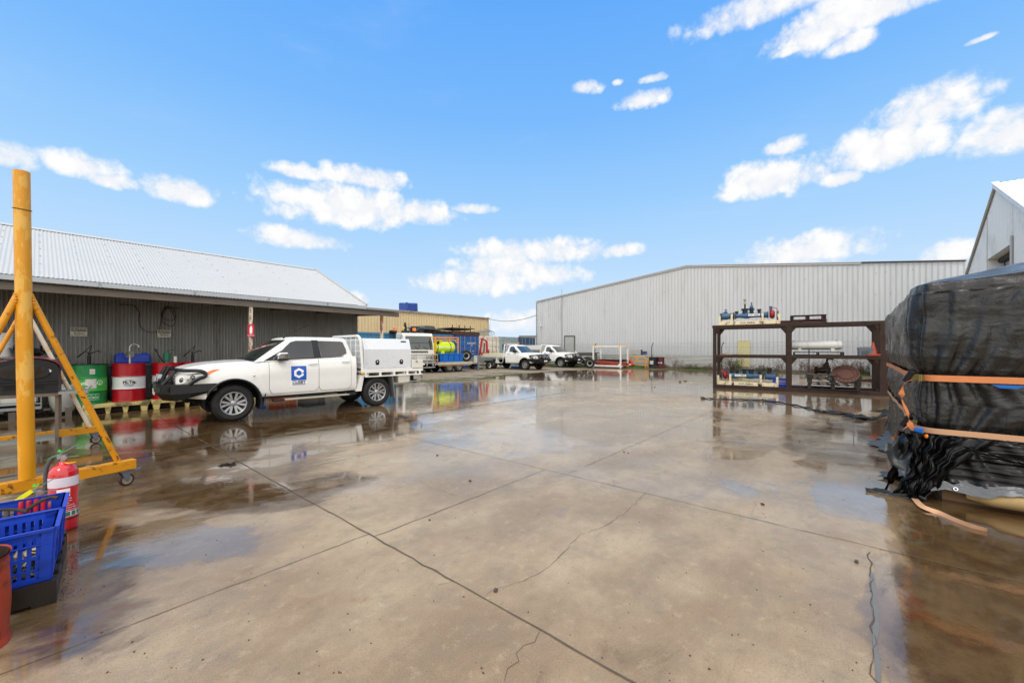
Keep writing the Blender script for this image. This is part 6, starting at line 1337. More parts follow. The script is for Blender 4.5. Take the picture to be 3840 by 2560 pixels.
# ---------------------------------------------------------------- fence along the back
fo = cL + gn*1.3; fl = 31.0; fh = 1.06
def fp(t, z=0, o=0): return fo + dW*t + gn*o + V((0, 0, z))
def ft(px): a = (px-1920)/F; return (a*fo.y-fo.x)/(dW.x-a*dW.y)
T = thing('boundary_fence', 'low corrugated iron fence topped with chain link and barbed wire before the grey warehouse', 'fence', (0, 0, 0))
mb = MB(); fm_ = mat('fence_iron', '#bfc0ba', .5, .2, var=.1, vs=1.5, dirt='#7a6f60', ds=2, damt=.4)
a0_ = ft(2200); a1_ = ft(2752)
sheet(mb, fp(a0_, .14), fp(a0_, fh), fp(a1_, .14), fp(a1_, fh), gn, .10, .035); mb.build('iron_sheet', fm_, T, smooth=60, fix=False)
mb = MB(); mb.bar(fp(-2, .07), fp(fl, .07), .15, .16); mb.build('plinth', mat('concrete_plinth', '#7d766a', .8, var=.2), T, smooth=0)
for px in (2065, 2232, 2445, 2707, 3034):
    t = ft(px); mb = MB(); mb.tube([fp(t, 0, .06), fp(t, 1.72, .06), fp(t+.18, 2.02, .22)], .032, 7); mb.build('post', mat('fence_post', '#55554f', .6, .3), T)
mb = MB(); r = random.Random(5)
for z, o in ((1.82, .10), (1.92, .16), (2.02, .22), (1.72, .06)):
    pts = [fp(t, z-.05*math.sin(math.pi*((t % 5.4)/5.4))+r.gauss(0, .008), o) for t in np.arange(-1, fl, .45)]; mb.tube(pts, .005, 4); mb.cut()
mb.each('barbed_wire', mat('wire_grey', '#6f6f6b', .5, .5), T)
mb = MB(); z0_, z1_ = .1, 1.70; w = z1_-z0_
for t in np.arange(-2, fl, .085):
    for s_ in (1, -1):
        a = fp(t, z0_, .03); b = fp(t+s_*w*.75, z1_, .03); d = dW*.0035
        mb.add([a-d, a+d, b+d, b-d], [(0, 1, 2, 3)])
mb.build('chain_link', mat('link_grey', '#8f908c', .5, .5), T, smooth=0, fix=False)
# dead weeds
wm = mat('dead_weed', '#5a4030', .8, var=.3); wm2 = mat('green_weed', '#47602a', .7, var=.3)
def weeds(name, spots, label, m, seed):
    r = random.Random(seed); mb = MB()
    for px, w, h, n in spots:
        t = ft(px)
        for _ in range(n):
            q = fp(t+r.gauss(0, w), 0, .5+abs(r.gauss(0, .25))); hh = h*r.uniform(.3, 1.1); lx, ly = r.gauss(0, hh*.35), r.gauss(0, hh*.2)
            p1 = q+V((lx*.5, ly*.5, hh*.55)); p2 = q+V((lx, ly, hh)); mb.tube([q, p1, p2], [.009, .007, .003], 3, cap=False)
            for k in range(7):
                f = r.uniform(.25, 1); c = q.lerp(p2, f); e = c+V((r.gauss(0, .13), r.gauss(0, .08), r.uniform(.02, .16))); mb.tube([c, e], [.005, .003], 3, cap=False)
                mb.add([e, e+V((r.gauss(0, .03), r.gauss(0, .03), .03)), e+V((r.gauss(0, .03), r.gauss(0, .03), -.02))], [(0, 1, 2)])
    return tag(mb.build(name, m, smooth=0, fix=False), label, 'weeds', kind='stuff')
weeds('dead_weeds', [(2540,.3,1.0,14),(2600,.5,.4,40),(2735,.25,1.5,22),(2765,.2,1.1,16),(2860,.4,.6,30),(2925,.3,.8,24),(3010,.4,1.0,34),(3060,.4,.7,36),(3110,.4,.8,30),(3170,.35,1.1,34),(3220,.35,.9,34),(3255,.3,.8,26),(2680,.4,.5,30),(2500,.5,.3,30),(2320,.8,.3,40)], 'dry brown weeds growing through the fence line behind the rack', wm, 4)
weeds('green_weeds', [(2765,.15,.8,30),(2620,.5,.15,60),(2880,.3,.25,50),(3225,.25,.2,50),(2360,.4,.15,50),(2390,.4,.18,40)], 'patches of low green weeds among the dry brown stalks', wm2, 5)
# ---------------------------------------------------------------- white lifting frame with red pipes and neighbours
wf = gp(2222, 1377.6); fu = dW.copy(); fd_ = V((.647, .762, 0)); rzf = math.atan2(fu.y, fu.x)
T = thing('lifting_frame', 'white steel box frame with yellow lifting lugs standing in the puddle edge', 'frame', wf, rzf)
wfm = mat('frame_white', '#e2e1dc', .35, var=.03, dirt='#a08870', ds=3, damt=.3); Lf, Df, Hf = 2.5, 1.4, 1.80
mb = MB()
for x in (.05, Lf-.05):
    for y in (.05, Df-.05): mb.bx(x-.05, x+.05, y-.05, y+.05, 0, Hf); mb.cut()
mb.each('post', wfm, T, smooth=0)
mb = MB()
for y in (.05, Df-.05): mb.bx(.1, Lf-.1, y-.05, y+.05, Hf-.11, Hf-.01); mb.cut(); mb.bx(.1, Lf-.1, y-.05, y+.05, .10, .22); mb.cut()
for x in (.05, Lf-.05): mb.bx(x-.05, x+.05, .1, Df-.1, Hf-.11, Hf-.01); mb.cut(); mb.bx(x-.05, x+.05, .1, Df-.1, .10, .22); mb.cut()
mb.each('rail', wfm, T, smooth=0)
mb = MB()
for x, s_ in ((.1, 1), (Lf-.1, -1)):
    for z, q in ((.22, 1), (Hf-.11, -1)): mb.prism([(0, 0), (.2*s_, 0), (0, .2*q)], (x, .02, z), (1, 0, 0), (0, 0, 1), (0, .02, 0)); mb.cut()
mb.each('gusset', wfm, T, smooth=0)
mb = MB()
for x in (.12, Lf-.16):
    for y in (.02, Df-.06): mb.prism([(0, -.2), (.08, -.2), (.08, .12), (.04, .17), (0, .12)], (x, y-.04, Hf), (1, 0, 0), (0, 0, 1), (0, .03, 0)); mb.cut()
mb.each('lifting_lug', mat('lug_yellow', '#e8a818', .4), T, smooth=0)
mb = MB(); mb.bx(.1, Lf-.1, .06, Df-.06, .06, .10); mb.build('floor_plate', mat('dirty_plate', '#8f8a78', .6, var=.2), T, smooth=0)
T = thing('pipe_bundle', 'bundle of long rusty red pipes lying inside the white lifting frame', 'pipes', wf, rzf)
pm = mat('pipe_red', '#9a3f2b', .5, var=.2, vs=6, dirt='#6e2418', ds=5, damt=.6); r = random.Random(12); mb = MB()
for k in range(7): y = .25+.14*k; mb.cyl((.16, y, .22), (2.75-.05*k, y+.1, .2), .06, 10); mb.cut()
for k in range(6): y = .30+.15*k; mb.cyl((.16+.1*r.random(), y, .38+.05*r.random()), (2.6, y+.15, .26+.05*r.random()), .055, 10); mb.cut()
for k in range(4): y = .35+.2*k; mb.cyl((.2, y, .55), (2.5+.2*r.random(), y+.1, .38), .055, 10); mb.cut()
mb.each('pipe', pm, T)
T = thing('rusty_rods', 'tangle of thin rusty brown rods on top of the red pipe bundle', 'rods', wf, rzf); mb = MB()
for k in range(40): mb.tube([(r.uniform(.1, .6), r.uniform(.3, 1.2), r.uniform(.56, .68)), (r.uniform(1.9, 2.7), r.uniform(.3, 1.2), r.uniform(.5, .68))], .014, 4)
mb.build('rod', rust, T)['kind'] = 'stuff'
def small(px, py, name, label, cat, dx=0, rz=rzf, z=0, group=None): return thing(name, label, cat, gp(px, py)+V((0, 0, z)), rz, group)
T = small(2345, 1378, 'air_compressor', 'small bright red air compressor tank on the ground beside the white frame', 'compressor')
cr_ = mat('compressor_red', '#b3101f', .3, var=.06, coat=.4)
mb = MB(); mb.lathe([(.001, 0), (.09, .01), (.16, .07), (.17, .12), (.17, .63), (.16, .68), (.09, .74), (.001, .75)], (-.05, 0, .24), (1, 0, 0), 20); mb.build('tank_body', cr_, T); mb = MB(); mb.bx(.2, .5, -.1, .1, .40, .52); mb.cyl((.4, 0, .5), (.4, 0, .66), .06, 10); mb.tube([(.55, 0, .4), (.72, 0, .6), (.85, 0, .62)], .02, 6); mb.build('motor', cr_, T)
mb = MB(); mb.bx(.05, .55, -.176, -.168, .22, .31); mb.build('maker_plate', logow, T, smooth=0); mb = MB(); mb.lathe([(.001, .03), (.08, .03), (.08, -.03), (.001, -.03)], (.05, -.15, .08), (0, 1, 0), 12); mb.cut(); mb.lathe([(.001, .03), (.08, .03), (.08, -.03), (.001, -.03)], (.6, -.15, .08), (0, 1, 0), 12); mb.each('wheel', black, T)
T = small(2348, 1378.5, 'yellow_rail', 'yellow tubular steel handrail frame standing right of the white lifting frame', 'handrail')
ymr = mat('rail_yellow', '#dd9c14', .4, var=.06); mb = MB()
for x, y in ((0, .5), (1.62, .5), (1.62, 0), (0, 1.1)): mb.bar((x, y, 0), (x, y, .90), .05, .05)
for z in (.90, .55, .25): mb.bar((0, .5, z), (1.62, .5, z), .05, .05); mb.bar((1.62, 0, z if z > .3 else .9), (1.62, .5, z if z > .3 else .9), .05, .05)
mb.bar((0, .5, .9), (0, 1.1, .9), .05, .05); mb.bar((.62, .5, .9), (.62, .5, .6), .06, .06); mb.bar((.75, .5, .9), (.75, .5, .55), .06, .06); mb.build('rail_frame', ymr, T, smooth=0)
T = thing('switch_box', 'pale grey electrical cabinet sitting on the yellow rail frame', 'cabinet', gp(2356, 1377)+fd_*.5, rzf)
mb = MB(); mb.bx(0, .84, 0, .5, .93, 1.48); b_ = mb.build('cabinet_body', mat('cabinet_grey', '#b9bab4', .5), T, smooth=0, bev=.01); mb = MB(); mb.bx(.1, .48, -.012, 0, .99, 1.09); mb.build('vent', mat('vent_grey', '#7d7e7a', .5), b_, smooth=0)
T = thing('small_generator', 'small dark engine with blue fuel tank beside the grey electrical cabinet', 'generator', gp(2390, 1378)+fd_*.5, rzf)
mb = MB(); mb.bx(-.25, .48, 0, .4, .93, 1.10); mb.bx(-.02, .1, .05, .3, 1.1, 1.47); mb.bx(-.1, .2, .05, .35, 1.1, 1.3); mb.build('engine', dark, T, smooth=0); mb = MB(); mb.bx(.16, .48, 0, .35, 1.12, 1.34); mb.build('fuel_tank', mat('tank_navy', '#1e3a7a', .4), T, smooth=0, bev=.02)
b0 = mat('drum_black', '#202226', .4, var=.2, dirt='#3d3a36', ds=4, damt=.4); mr = mat('drum_maroon', '#54222b', .45, var=.08)
p = gp(2443, 1380.5)+fd_*.3; T = drum('oil_drum', 'black oil drum with torn white label beside the maroon drum at the puddle', p, [(1, b0)], Hd=.88, rad=.29, rz=facing(p)); arc_label(T, 'paper_label', dirty, -.9, .1, .32, .60, .303)
p = gp(2473, 1380.5)+fd_*.3; T = drum('oil_drum', 'maroon oil drum with a small white emblem at the puddle edge', p, [(1, mr)], Hd=.88, rad=.30, rz=facing(p)); arc_text(T, 'o~o', logow, -.25, .45, .2, r=.313, bold=.03)
# junk trailer with tyres behind the toolbox ute
T = thing('junk_trailer', 'old dark trailer loaded with steel scrap beside the toolbox ute', 'trailer', at(2120, 35.2), -.35)
mb = MB(); mb.bx(0, 2.6, -.6, .9, .95, 1.12); mb.bx(.2, 2.8, -.5, .8, 1.14, 1.22); mb.bx(.4, 2.2, -.2, .6, .7, .8); mb.build('load', mat('scrap_grey', '#4c4740', .6, .2, var=.3, dirt='#5c6a33', ds=2, damt=.3), T, smooth=0)
mb = MB(); mb.bx(-.3, 3.1, -.5, -.4, .55, .65); mb.bx(-.3, 3.1, .5, .6, .55, .65)
for i in range(8): mb.bar((r.uniform(0, 1), r.uniform(-.7, .7), r.uniform(.1, .8)), (r.uniform(2, 3.4), r.uniform(-.7, .7), r.uniform(.1, .5)), .07, .05)
for x in (.1, 2.6): mb.bx(x, x+.07, -.5, -.43, 0, .95); mb.bx(x, x+.07, .5, .57, 0, .95)
mb.build('frame', dk, T, smooth=0)
T = thing('white_pole', 'thin white pole leaning against the junk trailer', 'pole', at(2155, 33.8), 0); 
q0, q1 = at(2157, 33.9), at(2196, 33.5); mb = MB(); mb.cyl((0, 0, H-8/F*33.9+.0), (q1.x-q0.x, q1.y-q0.y, .62), .025, 6); mb.build('pole_tube', whited, T)
T = thing('spare_tyre', 'upright tyre with white rim leaning left of the white lifting frame', 'tyre', gp(2212, 1380), -.25); wheel(T, 0, 0, -1, r=.39, w=.26, style='white', rr=.2)
T = thing('spare_tyre', 'black tyre behind the white rimmed tyre, left of the lifting frame', 'tyre', gp(2206, 1377)+V((0, .5, .15)), -.1); wheel(T, 0, 0, -1, r=.36, w=.26, style='steel', rr=.2)
T = thing('orange_block', 'small orange crate on the ground between the two far utes', 'crate', gp(2042, 1380)+V((0, 1.6, 0)), .3); mb = MB(); mb.bx(-.15, .15, -.1, .1, 0, .3); mb.build('block_body', och, T, smooth=0, bev=.02); mb = MB(); mb.bx(-.05, .06, -.11, -.1, .1, .2); mb.build('opening', dark, T, smooth=0)
pallet_w('blue_pallet', 'bright blue pallet lying on the gravel under the striped tray ute', at(1915, 31.5), -.1, 1.1, 1.0, bluet, .14)

# ---------------------------------------------------------------- big steel rack
R0 = V((7.93, 15.9, 0)); ru = V((.833, -.553, 0)).normalized(); rv = V((.553, .833, 0)).normalized(); rrz = math.atan2(ru.y, ru.x)
Lr, Dr = 7.5, 1.45
T = thing('steel_rack', 'large rusty brown steel storage rack with three levels standing in the yard', 'rack', R0, rrz)
mb = MB()
for x, w in ((.06, .12), (2.48, .17), (5.03, .2), (7.44, .17)):
    for y in (.07, Dr-.07): mb.bx(x-w/2, x+w/2, y-.07, y+.07, 0, 2.34 if w > .13 else 2.34); mb.cut()
mb.each('post', rust, T, smooth=0, bev=.006)
mb = MB()
for y in (.07, Dr-.07):
    for z0, z1 in ((0, .13), (1.19, 1.30), (2.34, 2.455)): mb.bx(-.02 if z0 > 2 else .0, Lr, y-.073, y+.073, z0, z1); mb.cut()
mb.each('beam', rust, T, smooth=0, bev=.005)
mb = MB()
for x in (.06, 2.48, 5.03, 7.4):
    for z0, z1 in ((.02, .12), (1.2, 1.29), (2.345, 2.44)): mb.bx(x-.05, x+.05, .143, Dr-.143, z0, z1); mb.cut()
mb.each('cross_beam', rust, T, smooth=0)
mb = MB()
for x, s_ in ((.12, 1), (2.395, -1), (2.565, 1), (4.93, -1), (5.13, 1), (7.35, -1)):
    for y in (.03, Dr-.11):
        for z in (1.19, 2.34): mb.prism([(0, 0), (s_*.24, 0), (s_*.16, -.0), (0, -.22), (0, 0)][:4], (x, y, z), (1, 0, 0), (0, 0, 1), (0, .08, 0)); mb.cut()
mb.each('corner_brace', rust, T, smooth=0)
def rl(x, y, z=0): return R0+ru*x+rv*y+V((0, 0, z))
bp_ = mat('pipe_blue', '#3a5f80', .45, var=.18, vs=8, dirt='#1d2a38', ds=9, damt=.7); cr2 = mat('frame_cream', '#d9cfae', .5, var=.06, dirt='#8a4a1e', ds=6, damt=.8, dlo=.52, dhi=.64); bolt = mat('flange_dark', '#22303e', .45, .3, var=.2)
rv_red = mat('valve_red', '#8e1a22', .4, var=.1)
def skid(x, y, z, label, flip=False, tall=True):
    T = thing('pump_skid', label, 'pump skid', rl(x, y, z), rrz, 'blue pipe manifolds on cream skids on the rack')
    L_ = 2.02; X = (lambda v: L_-v) if flip else (lambda v: v)
    def bx(mb, a, b, *r_): mb.bx(min(X(a), X(b)), max(X(a), X(b)), *r_)
    mb = MB()
    for y0 in (0, .55): mb.bx(0, .50, y0, y0+.08, 0, .14); mb.bx(.58, 1.38, y0, y0+.08, 0, .12); mb.bx(1.5, L_, y0, y0+.08, 0, .14); mb.bx(.4, 1.6, y0+.01, y0+.07, .09, .13)
    for xx in (0, .42, 1.43, L_-.07):
        for y0 in (0, .56): mb.bx(xx, xx+.07, y0, y0+.07, .14, .42 if xx in (.42, 1.43) else .36)
        mb.bx(xx, xx+.07, .07, .56, .03, .10)
    mb.build('skid_frame', cr2, T, smooth=0, bev=.004)
    text('lettering', 'G.W. 900KG', inkb, T, (.98, -.001, .062), (1, 0, 0), (0, 0, 1), .09, bold=.02)
    yc_, zc = .31, .36
    def seg(prof, nm='pipe', m=bp_, ax=(1, 0, 0)):
        mb = MB(); mb.lathe([(r_, h) for r_, h in prof], (X(0) if not flip else L_, yc_, zc), (1, 0, 0) if not flip else (-1, 0, 0), 20); return mb.build(nm, m, T)
    seg([(.001, .06), (.10, .06), (.13, .09), (.13, .30), (.11, .33), (.11, .40)], 'valve_body'); seg([(.11, .55), (.085, .62), (.085, .72), (.12, .95), (.085, 1.12), (.085, 1.38), (.11, 1.42), (.11, 1.62)], 'main_pipe')
    mb = MB()
    for h in (.03, .40, .46, .50, .55, 1.62, 1.90, 1.95):
        mb.lathe([(.001, 0), (.135, 0), (.135, .025), (.001, .025)], (X(h), yc_, zc), (1, 0, 0) if not flip else (-1, 0, 0), 18); mb.cut()
    mb.each('flange', bolt, T)
    mb = MB(); mb.lathe([(.001, 0), (.10, 0), (.16, .05), (.16, .12), (.10, .17), (.001, .17)], (X(1.68), yc_, zc+.01), (1, 0, 0) if not flip else (-1, 0, 0), 20); v_ = mb.build('red_valve', rv_red, T)
    mb = MB(); mb.tube(spline([(X(1.70), yc_-.1, zc+.1), (X(1.72), yc_-.1, zc+.22), (X(1.90), yc_-.1, zc+.22), (X(1.93), yc_-.1, zc+.02)], 4), .013, 6); mb.cut(); mb.tube(spline([(X(.10), yc_-.1, zc+.06), (X(.12), yc_-.1, zc+.13), (X(.3), yc_-.1, zc+.13)], 4), .010, 6); mb.each('hand_guard', rv_red, T)
    mb = MB(); spots = [(.60, .15, .07), (.88, .24, .13), (1.10, .24, .10), (1.35, .20, .075)]
    for x_, h_, w_ in spots:
        mb.cyl((X(x_), yc_, zc+.05), (X(x_), yc_, zc+h_), w_*.7, 12)
        for q in (0, .035): mb.lathe([(.001, 0), (w_, 0), (w_, .022), (.001, .022)], (X(x_), yc_, zc+h_-.03+q), (0, 0, 1), 14)
        mb.cut()
    mb.each('branch_flange', bolt, T)
    mb = MB(); mb.cyl((X(.22), yc_, zc+.1), (X(.22), yc_, zc+.20), .055, 12); mb.cyl((X(.22), yc_, zc+.22), (X(.22), yc_, zc+.27), .025, 8); mb.box((X(.22), yc_, zc+.26), (.1, .04, .03)); mb.cut(); mb.cyl((X(1.72), yc_, zc+.1), (X(1.72), yc_, zc+.26), .045, 12); mb.box((X(1.72), yc_, zc+.29), (.11, .09, .05)); mb.each('actuator', bp_, T)
    if tall:
        mb = MB(); mb.cyl((X(.88), yc_, zc+.26), (X(.88), yc_, zc+.50), .03, 10); mb.build('riser', rust, T); mb = MB(); mb.lathe([(.045, 0), (.05, .06), (.03, .09), (.045, .13), (.05, .19), (.03, .2)], (X(.88), yc_, zc+.44), (0, 0, 1), 10); mb.build('camlock', mat('brass_grey', '#a29c8c', .4, .5), T)
        mb = MB(); mb.lathe([(.03, .0), (.06, .05), (.06, .10), (.03, .15), (.02, .22), (.03, .24), (.001, .27)], (X(1.10), yc_, zc+.24), (0, 0, 1), 12); mb.build('gate_valve', bp_, T)
    else:
        mb = MB()
        for x_ in (.28, 1.52): mb.lathe([(.06, 0), (.07, .05), (.075, .10), (.055, .13), (.001, .13)], (X(x_), yc_, zc+.20), (0, 0, 1), 12); mb.cyl((X(x_), yc_, zc+.05), (X(x_), yc_, zc+.2), .08, 14); mb.cut()
        mb.each('rusty_cap', rust, T); mb = MB(); mb.bx(.4, 1.7, yc_-.06, yc_-.03, zc+.20, zc+.23); mb.build('bar', bolt, T, smooth=0)
    mb = MB(); mb.bx(1.0, 1.38, yc_-.128, yc_-.10, zc-.03, zc+.05) if not flip else mb.bx(.60, .98, yc_-.128, yc_-.10, zc-.03, zc+.05); lp = mb.build('weight_label', logow, T, smooth=0)
    text('lettering', 'G.W. 400KG', inkb, lp, ((1.19 if not flip else .79), yc_-.130, zc+.01), (1, 0, 0), (0, 0, 1), .062, bold=.03)
    return T
skid(.20, .02, 2.456, 'blue pipe manifold on a cream skid, on top of the rusty rack')
skid(.14, .12, .131, 'blue pipe manifold on a cream skid, on the bottom level of the rusty rack', flip=True, tall=False)
def steelpallet(x, y, z, label, L_, m, hh=.2):
    T = thing('steel_pallet', label, 'pallet', rl(x, y, z), rrz); mb = MB()
    mb.bx(0, L_, 0, .7, hh-.015, hh); mb.bx(0, L_, 0, .7, .02, .035)
    for i in range(3): a = i*(L_-.12)/2; mb.bx(a, a+.10, .02, .68, .04, hh-.015)
    mb.build('pallet_frame', m, T, smooth=0); mb = MB()
    for i in range(3): a = i*(L_-.12)/2; mb.bx(a+.01, a+.09, -.003, .02, .05, hh-.025); mb.cut()
    mb.each('foot_opening', dark, T, smooth=0); return T
brs = mat('pallet_brown_steel', '#4c2b24', .5, .2, var=.2)
steelpallet(2.52, .1, 2.55, 'brown steel pallet frame resting on top of the rack, upper of two', 1.05, brs, .19)
steelpallet(2.16, .1, 2.456, 'flat brown steel pallet under the upper one on top of the rack', 1.42, brs, .09)
T = thing('steel_offcut', 'small rusty square steel offcut on the top beam beside the pallets', 'offcut', rl(2.10, .1, 2.456), rrz); mb = MB(); mb.bx(0, .10, 0, .1, .12, .26); mb.bx(0.02, .08, .02, .08, 0, .12); mb.build('offcut_body', brs, T, smooth=0); mb = MB(); mb.bx(.12, .4, .0, .3, .09, .11); mb.build('loose_plate', brs, T, smooth=0)
# middle level: white gas cylinder on pallet, tool case, cones
T = thing('steel_platform', 'dark steel stillage under the long white gas cylinder on the rack', 'stillage', rl(2.62, .15, 1.301), rrz); mb = MB(); dks = mat('dark_wet_steel', '#191512', .45, .3, var=.2)
for z in (0, .10): mb.bx(0, 1.42, 0, .8, z, z+.025)
for x in (0, .7, 1.38): mb.bx(x, x+.04, 0, .8, .025, .10)
mb.build('stillage_frame', dks, T, smooth=0)
T = thing('gas_cylinder', 'long off white gas cylinder lying on cradles in the middle rack level', 'cylinder', rl(2.50, .5, 1.43), rrz)
cym = mat('cylinder_white', '#c9cac6', .4, var=.04, dirt='#8f8a80', ds=2, damt=.4, stretch=(3, 1, 1))
mb = MB(); mb.lathe([(.001, -.02), (.08, 0), (.14, .04), (.155, .10), (.155, 1.42), (.14, 1.49), (.08, 1.53), (.02, 1.545), (.02, 1.58), (.001, 1.58)], (0, 0, .23), (1, 0, 0), 28); mb.build('cylinder_body', cym, T)
mb = MB()
for x in (.25, 1.20): mb.bx(x, x+.10, -.13, .13, 0, .12); mb.cut()
mb.each('cradle', cym, T, smooth=0)
mb = MB(); mb.cyl((.12, 0, .38), (.12, 0, .41), .02, 8); mb.cut(); mb.cyl((1.36, 0, .38), (1.36, 0, .41), .02, 8); mb.each('lifting_eye', rust, T)
T = thing('tool_case', 'slate grey plastic tool case on the middle beam of the rack', 'case', rl(4.40, .0, 1.301), rrz); gcm = mat('case_grey', '#5b646d', .45, var=.05)
mb = MB(); mb.bx(0, .36, 0, .3, 0, .20); mb.build('case_body', gcm, T, smooth=0, bev=.015); mb = MB(); mb.bx(-.01, .37, -.01, .31, .203, .275); mb.bx(.05, .30, .05, .25, .275, .29); mb.build('lid', gcm, T, smooth=0, bev=.01); mb = MB(); mb.bx(.08, .27, -.012, 0, .04, .16); mb.build('latch', mat('case_dark', '#464e56', .4), T, smooth=0)
def cone(x, y, z, label, tilt=0):
    T = thing('traffic_cone', label, 'cone', rl(x, y, z), rrz, 'orange cones on the rack'); om_ = mat('cone_orange', '#a3432a', .5, var=.1, dirt='#6b2a1a', ds=6, damt=.5)
    mb = MB(); mb.lathe([(.115, .02), (.028, .40), (.022, .42), (.001, .42)], (0, 0, 0), (0, 0, 1), 24); mb.build('cone_body', om_, T); mb = MB(); mb.bx(-.17, .17, -.17, .17, 0, .025); mb.build('base', om_, T, smooth=0, bev=.01); return T
cone(4.93-.17, .12, 1.301, 'weathered orange traffic cone base, lowest of the cone stack on the rack'); cone(4.95-.17, .12, 1.332, 'weathered orange traffic cone standing on another cone next to the thick rack post')
t = kids(bpy.data.objects['traffic_cone'])
for o in t:
    if o.name.startswith('cone_body'):
        o.scale = (1, 1, .35)
# bottom level
crate('blue_crate', 'slotted blue plastic crate on the bottom beam beside the middle rack post', rl(1.98, .20, .131), rrz, bluec, .47, .37, .30, taper=.02)
for i in range(3):
    pallet_w('timber_pallet', ['dark wet timber pallet at the bottom of the rusty flange stack', 'dark wet timber pallet in the middle of the rusty flange stack', 'dark tilted timber pallet directly under the rusty pipe flange'][i], rl(3.02+.03*i, -.02+.04*i, .132+.165*i), rrz+.05*(i-1), 1.42, 1.1, woodd, .16, turn=True)
T = thing('pipe_flange', 'big round rusty pipe flange with bolt holes leaning on the pallet stack', 'flange', rl(4.08, .20, .66), rrz)
fr_ = mat('flange_rust', '#54342a', .6, .1, var=.2, dirt='#3a2019', ds=5, damt=.5)
axf = V((-.05, -.75, .66)).normalized(); mb = MB(); mb.lathe([(.001, .015), (.20, .015), (.21, .03), (.24, .03), (.25, .0), (.37, .0), (.38, -.01), (.38, -.05), (.001, -.05)], (0, 0, .03), axf, 40); f_ = mb.build('flange_disc', fr_, T); u, w = basis(axf); mb = MB()
for k in range(18): a = 2*math.pi*k/18; c = V((0, 0, .03))+(u*math.cos(a)+w*math.sin(a))*.315; mb.cyl(c-axf*.0, c+axf*.004, .022, 8); mb.cut()
mb.each('bolt_hole', dark, f_)
T = thing('gate_valve', 'rusty cast iron gate valve standing on the pallet stack beside the flange', 'valve', rl(3.55, .5, .63), rrz); vm = mat('cast_iron_brown', '#2b2019', .5, .3, var=.3, dirt='#46321f', ds=8, damt=.5)
mb = MB(); mb.lathe([(.001, -.2), (.14, -.2), (.14, -.17), (.08, -.15), (.11, 0), (.08, .15), (.14, .17), (.14, .2), (.001, .2)], (-.08, 0, .14), (.9, -.4, 0), 20); mb.tube([(0, 0, .15), (.04, 0, .36), (.05, 0, .42)], [.10, .07, .05], 12); mb.lathe([(.001, 0), (.12, 0), (.12, .03), (.001, .03)], (.03, 0, .30), (.1, 0, 1), 16); mb.tube(spline([(.05, 0, .40), (.06, 0, .52), (.12, 0, .57), (.22, 0, .54)], 5), [.035]*5+[.04]*5+[.05]*5+[.055], 8); mb.build('valve_body', vm, T)
T = thing('channel_steel', 'short length of dark channel steel lying on the bottom of the rack', 'channel', rl(2.60, .2, .131), rrz); mb = MB(); mb.bx(0, .35, 0, .08, 0, .05); mb.bx(0, .35, .2, .28, 0, .05); mb.build('channel_bar', dks, T, smooth=0); mb = MB(); mb.bx(0, .02, .08, .2, 0, .05); mb.build('end_plate', dks, T, smooth=0)
T = thing('timber_offcut', 'small tan timber offcut lying on the middle beam at the rack left end', 'timber', rl(.25, .05, 1.301), rrz); mb = MB(); mb.bx(0, .4, 0, .07, 0, .025); mb.build('offcut_board', mat('tan_timber', '#a7744a', .6), T, smooth=0); mb = MB(); mb.bar((.0, .1, .01), (.2, .12, .05), .03, .02); mb.build('splinter', wood, T, smooth=0)
# pallet stack and steel ramp behind the rack
for i in range(6): pallet_w('timber_pallet', ['timber pallet at the base', 'second timber pallet up', 'third timber pallet up', 'fourth timber pallet up', 'fifth timber pallet up', 'topmost timber pallet'][i]+' of the tall stack between rack and tarp load', at(3345, 13.6, .02+.155*i), rrz+.04*math.sin(i*2.3), 1.15, 1.1, wood if i % 2 else woodd, .15, turn=True)
T = thing('tan_board', 'orange tan board and blue strap lying on top of the tall pallet stack', 'board', at(3350, 13.6, .96), rrz); mb = MB(); mb.bx(0, .5, 0, .4, 0, .05); mb.build('board_panel', mat('ply_orange', '#a8702c', .6), T, smooth=0); mb = MB(); mb.bx(.1, .4, .0, .3, .05, .12); mb.build('blue_strap', bluet, T, smooth=0)
q = gp(3265, 1409); T = thing('steel_cabinet', 'pale green grey steel cabinet by the fence behind the right rack post', 'cabinet', q, rzf); cbm = mat('cabinet_green', '#a9b3ab', .5, var=.06); mb = MB(); mb.bx(0, 1.6, 0, .6, 0, 1.6); mb.build('cabinet_body', cbm, T, smooth=0, bev=.01); mb = MB(); mb.bx(.03, .78, -.02, 0, .05, 1.55); mb.cut(); mb.bx(.82, 1.57, -.02, 0, .05, 1.55); mb.each('door', cbm, T, smooth=0)
q = gp(3200, 1430); T = thing('steel_ramp', 'dark rusty sloping steel ramp lying behind the rack', 'ramp', q, rrz); mb = MB(); mb.prism([(0, 0), (1.9, 0), (1.9, .28), (.0, .05)], (0, 0, 0), (1, 0, 0), (0, 0, 1), (0, .6, 0)); mb.build('ramp_body', rust, T, smooth=0); mb = MB(); mb.bx(1.84, 1.93, -.03, .63, 0, .31); mb.build('end_plate', rust, T, smooth=0)
# ---------------------------------------------------------------- tarpaulin wrapped load at the right
tb = V((4.22, 4.14, 0)); ta = V((.762, -.647, 0)); tc_ = V((.647, .762, 0)); La, Lc = 2.7, 4.9
tz = math.atan2(ta.y, ta.x)
LT = thing('tarped_load', 'tall load wrapped in black tarpaulin with orange straps and stretch film at the right', 'load', tb, tz)
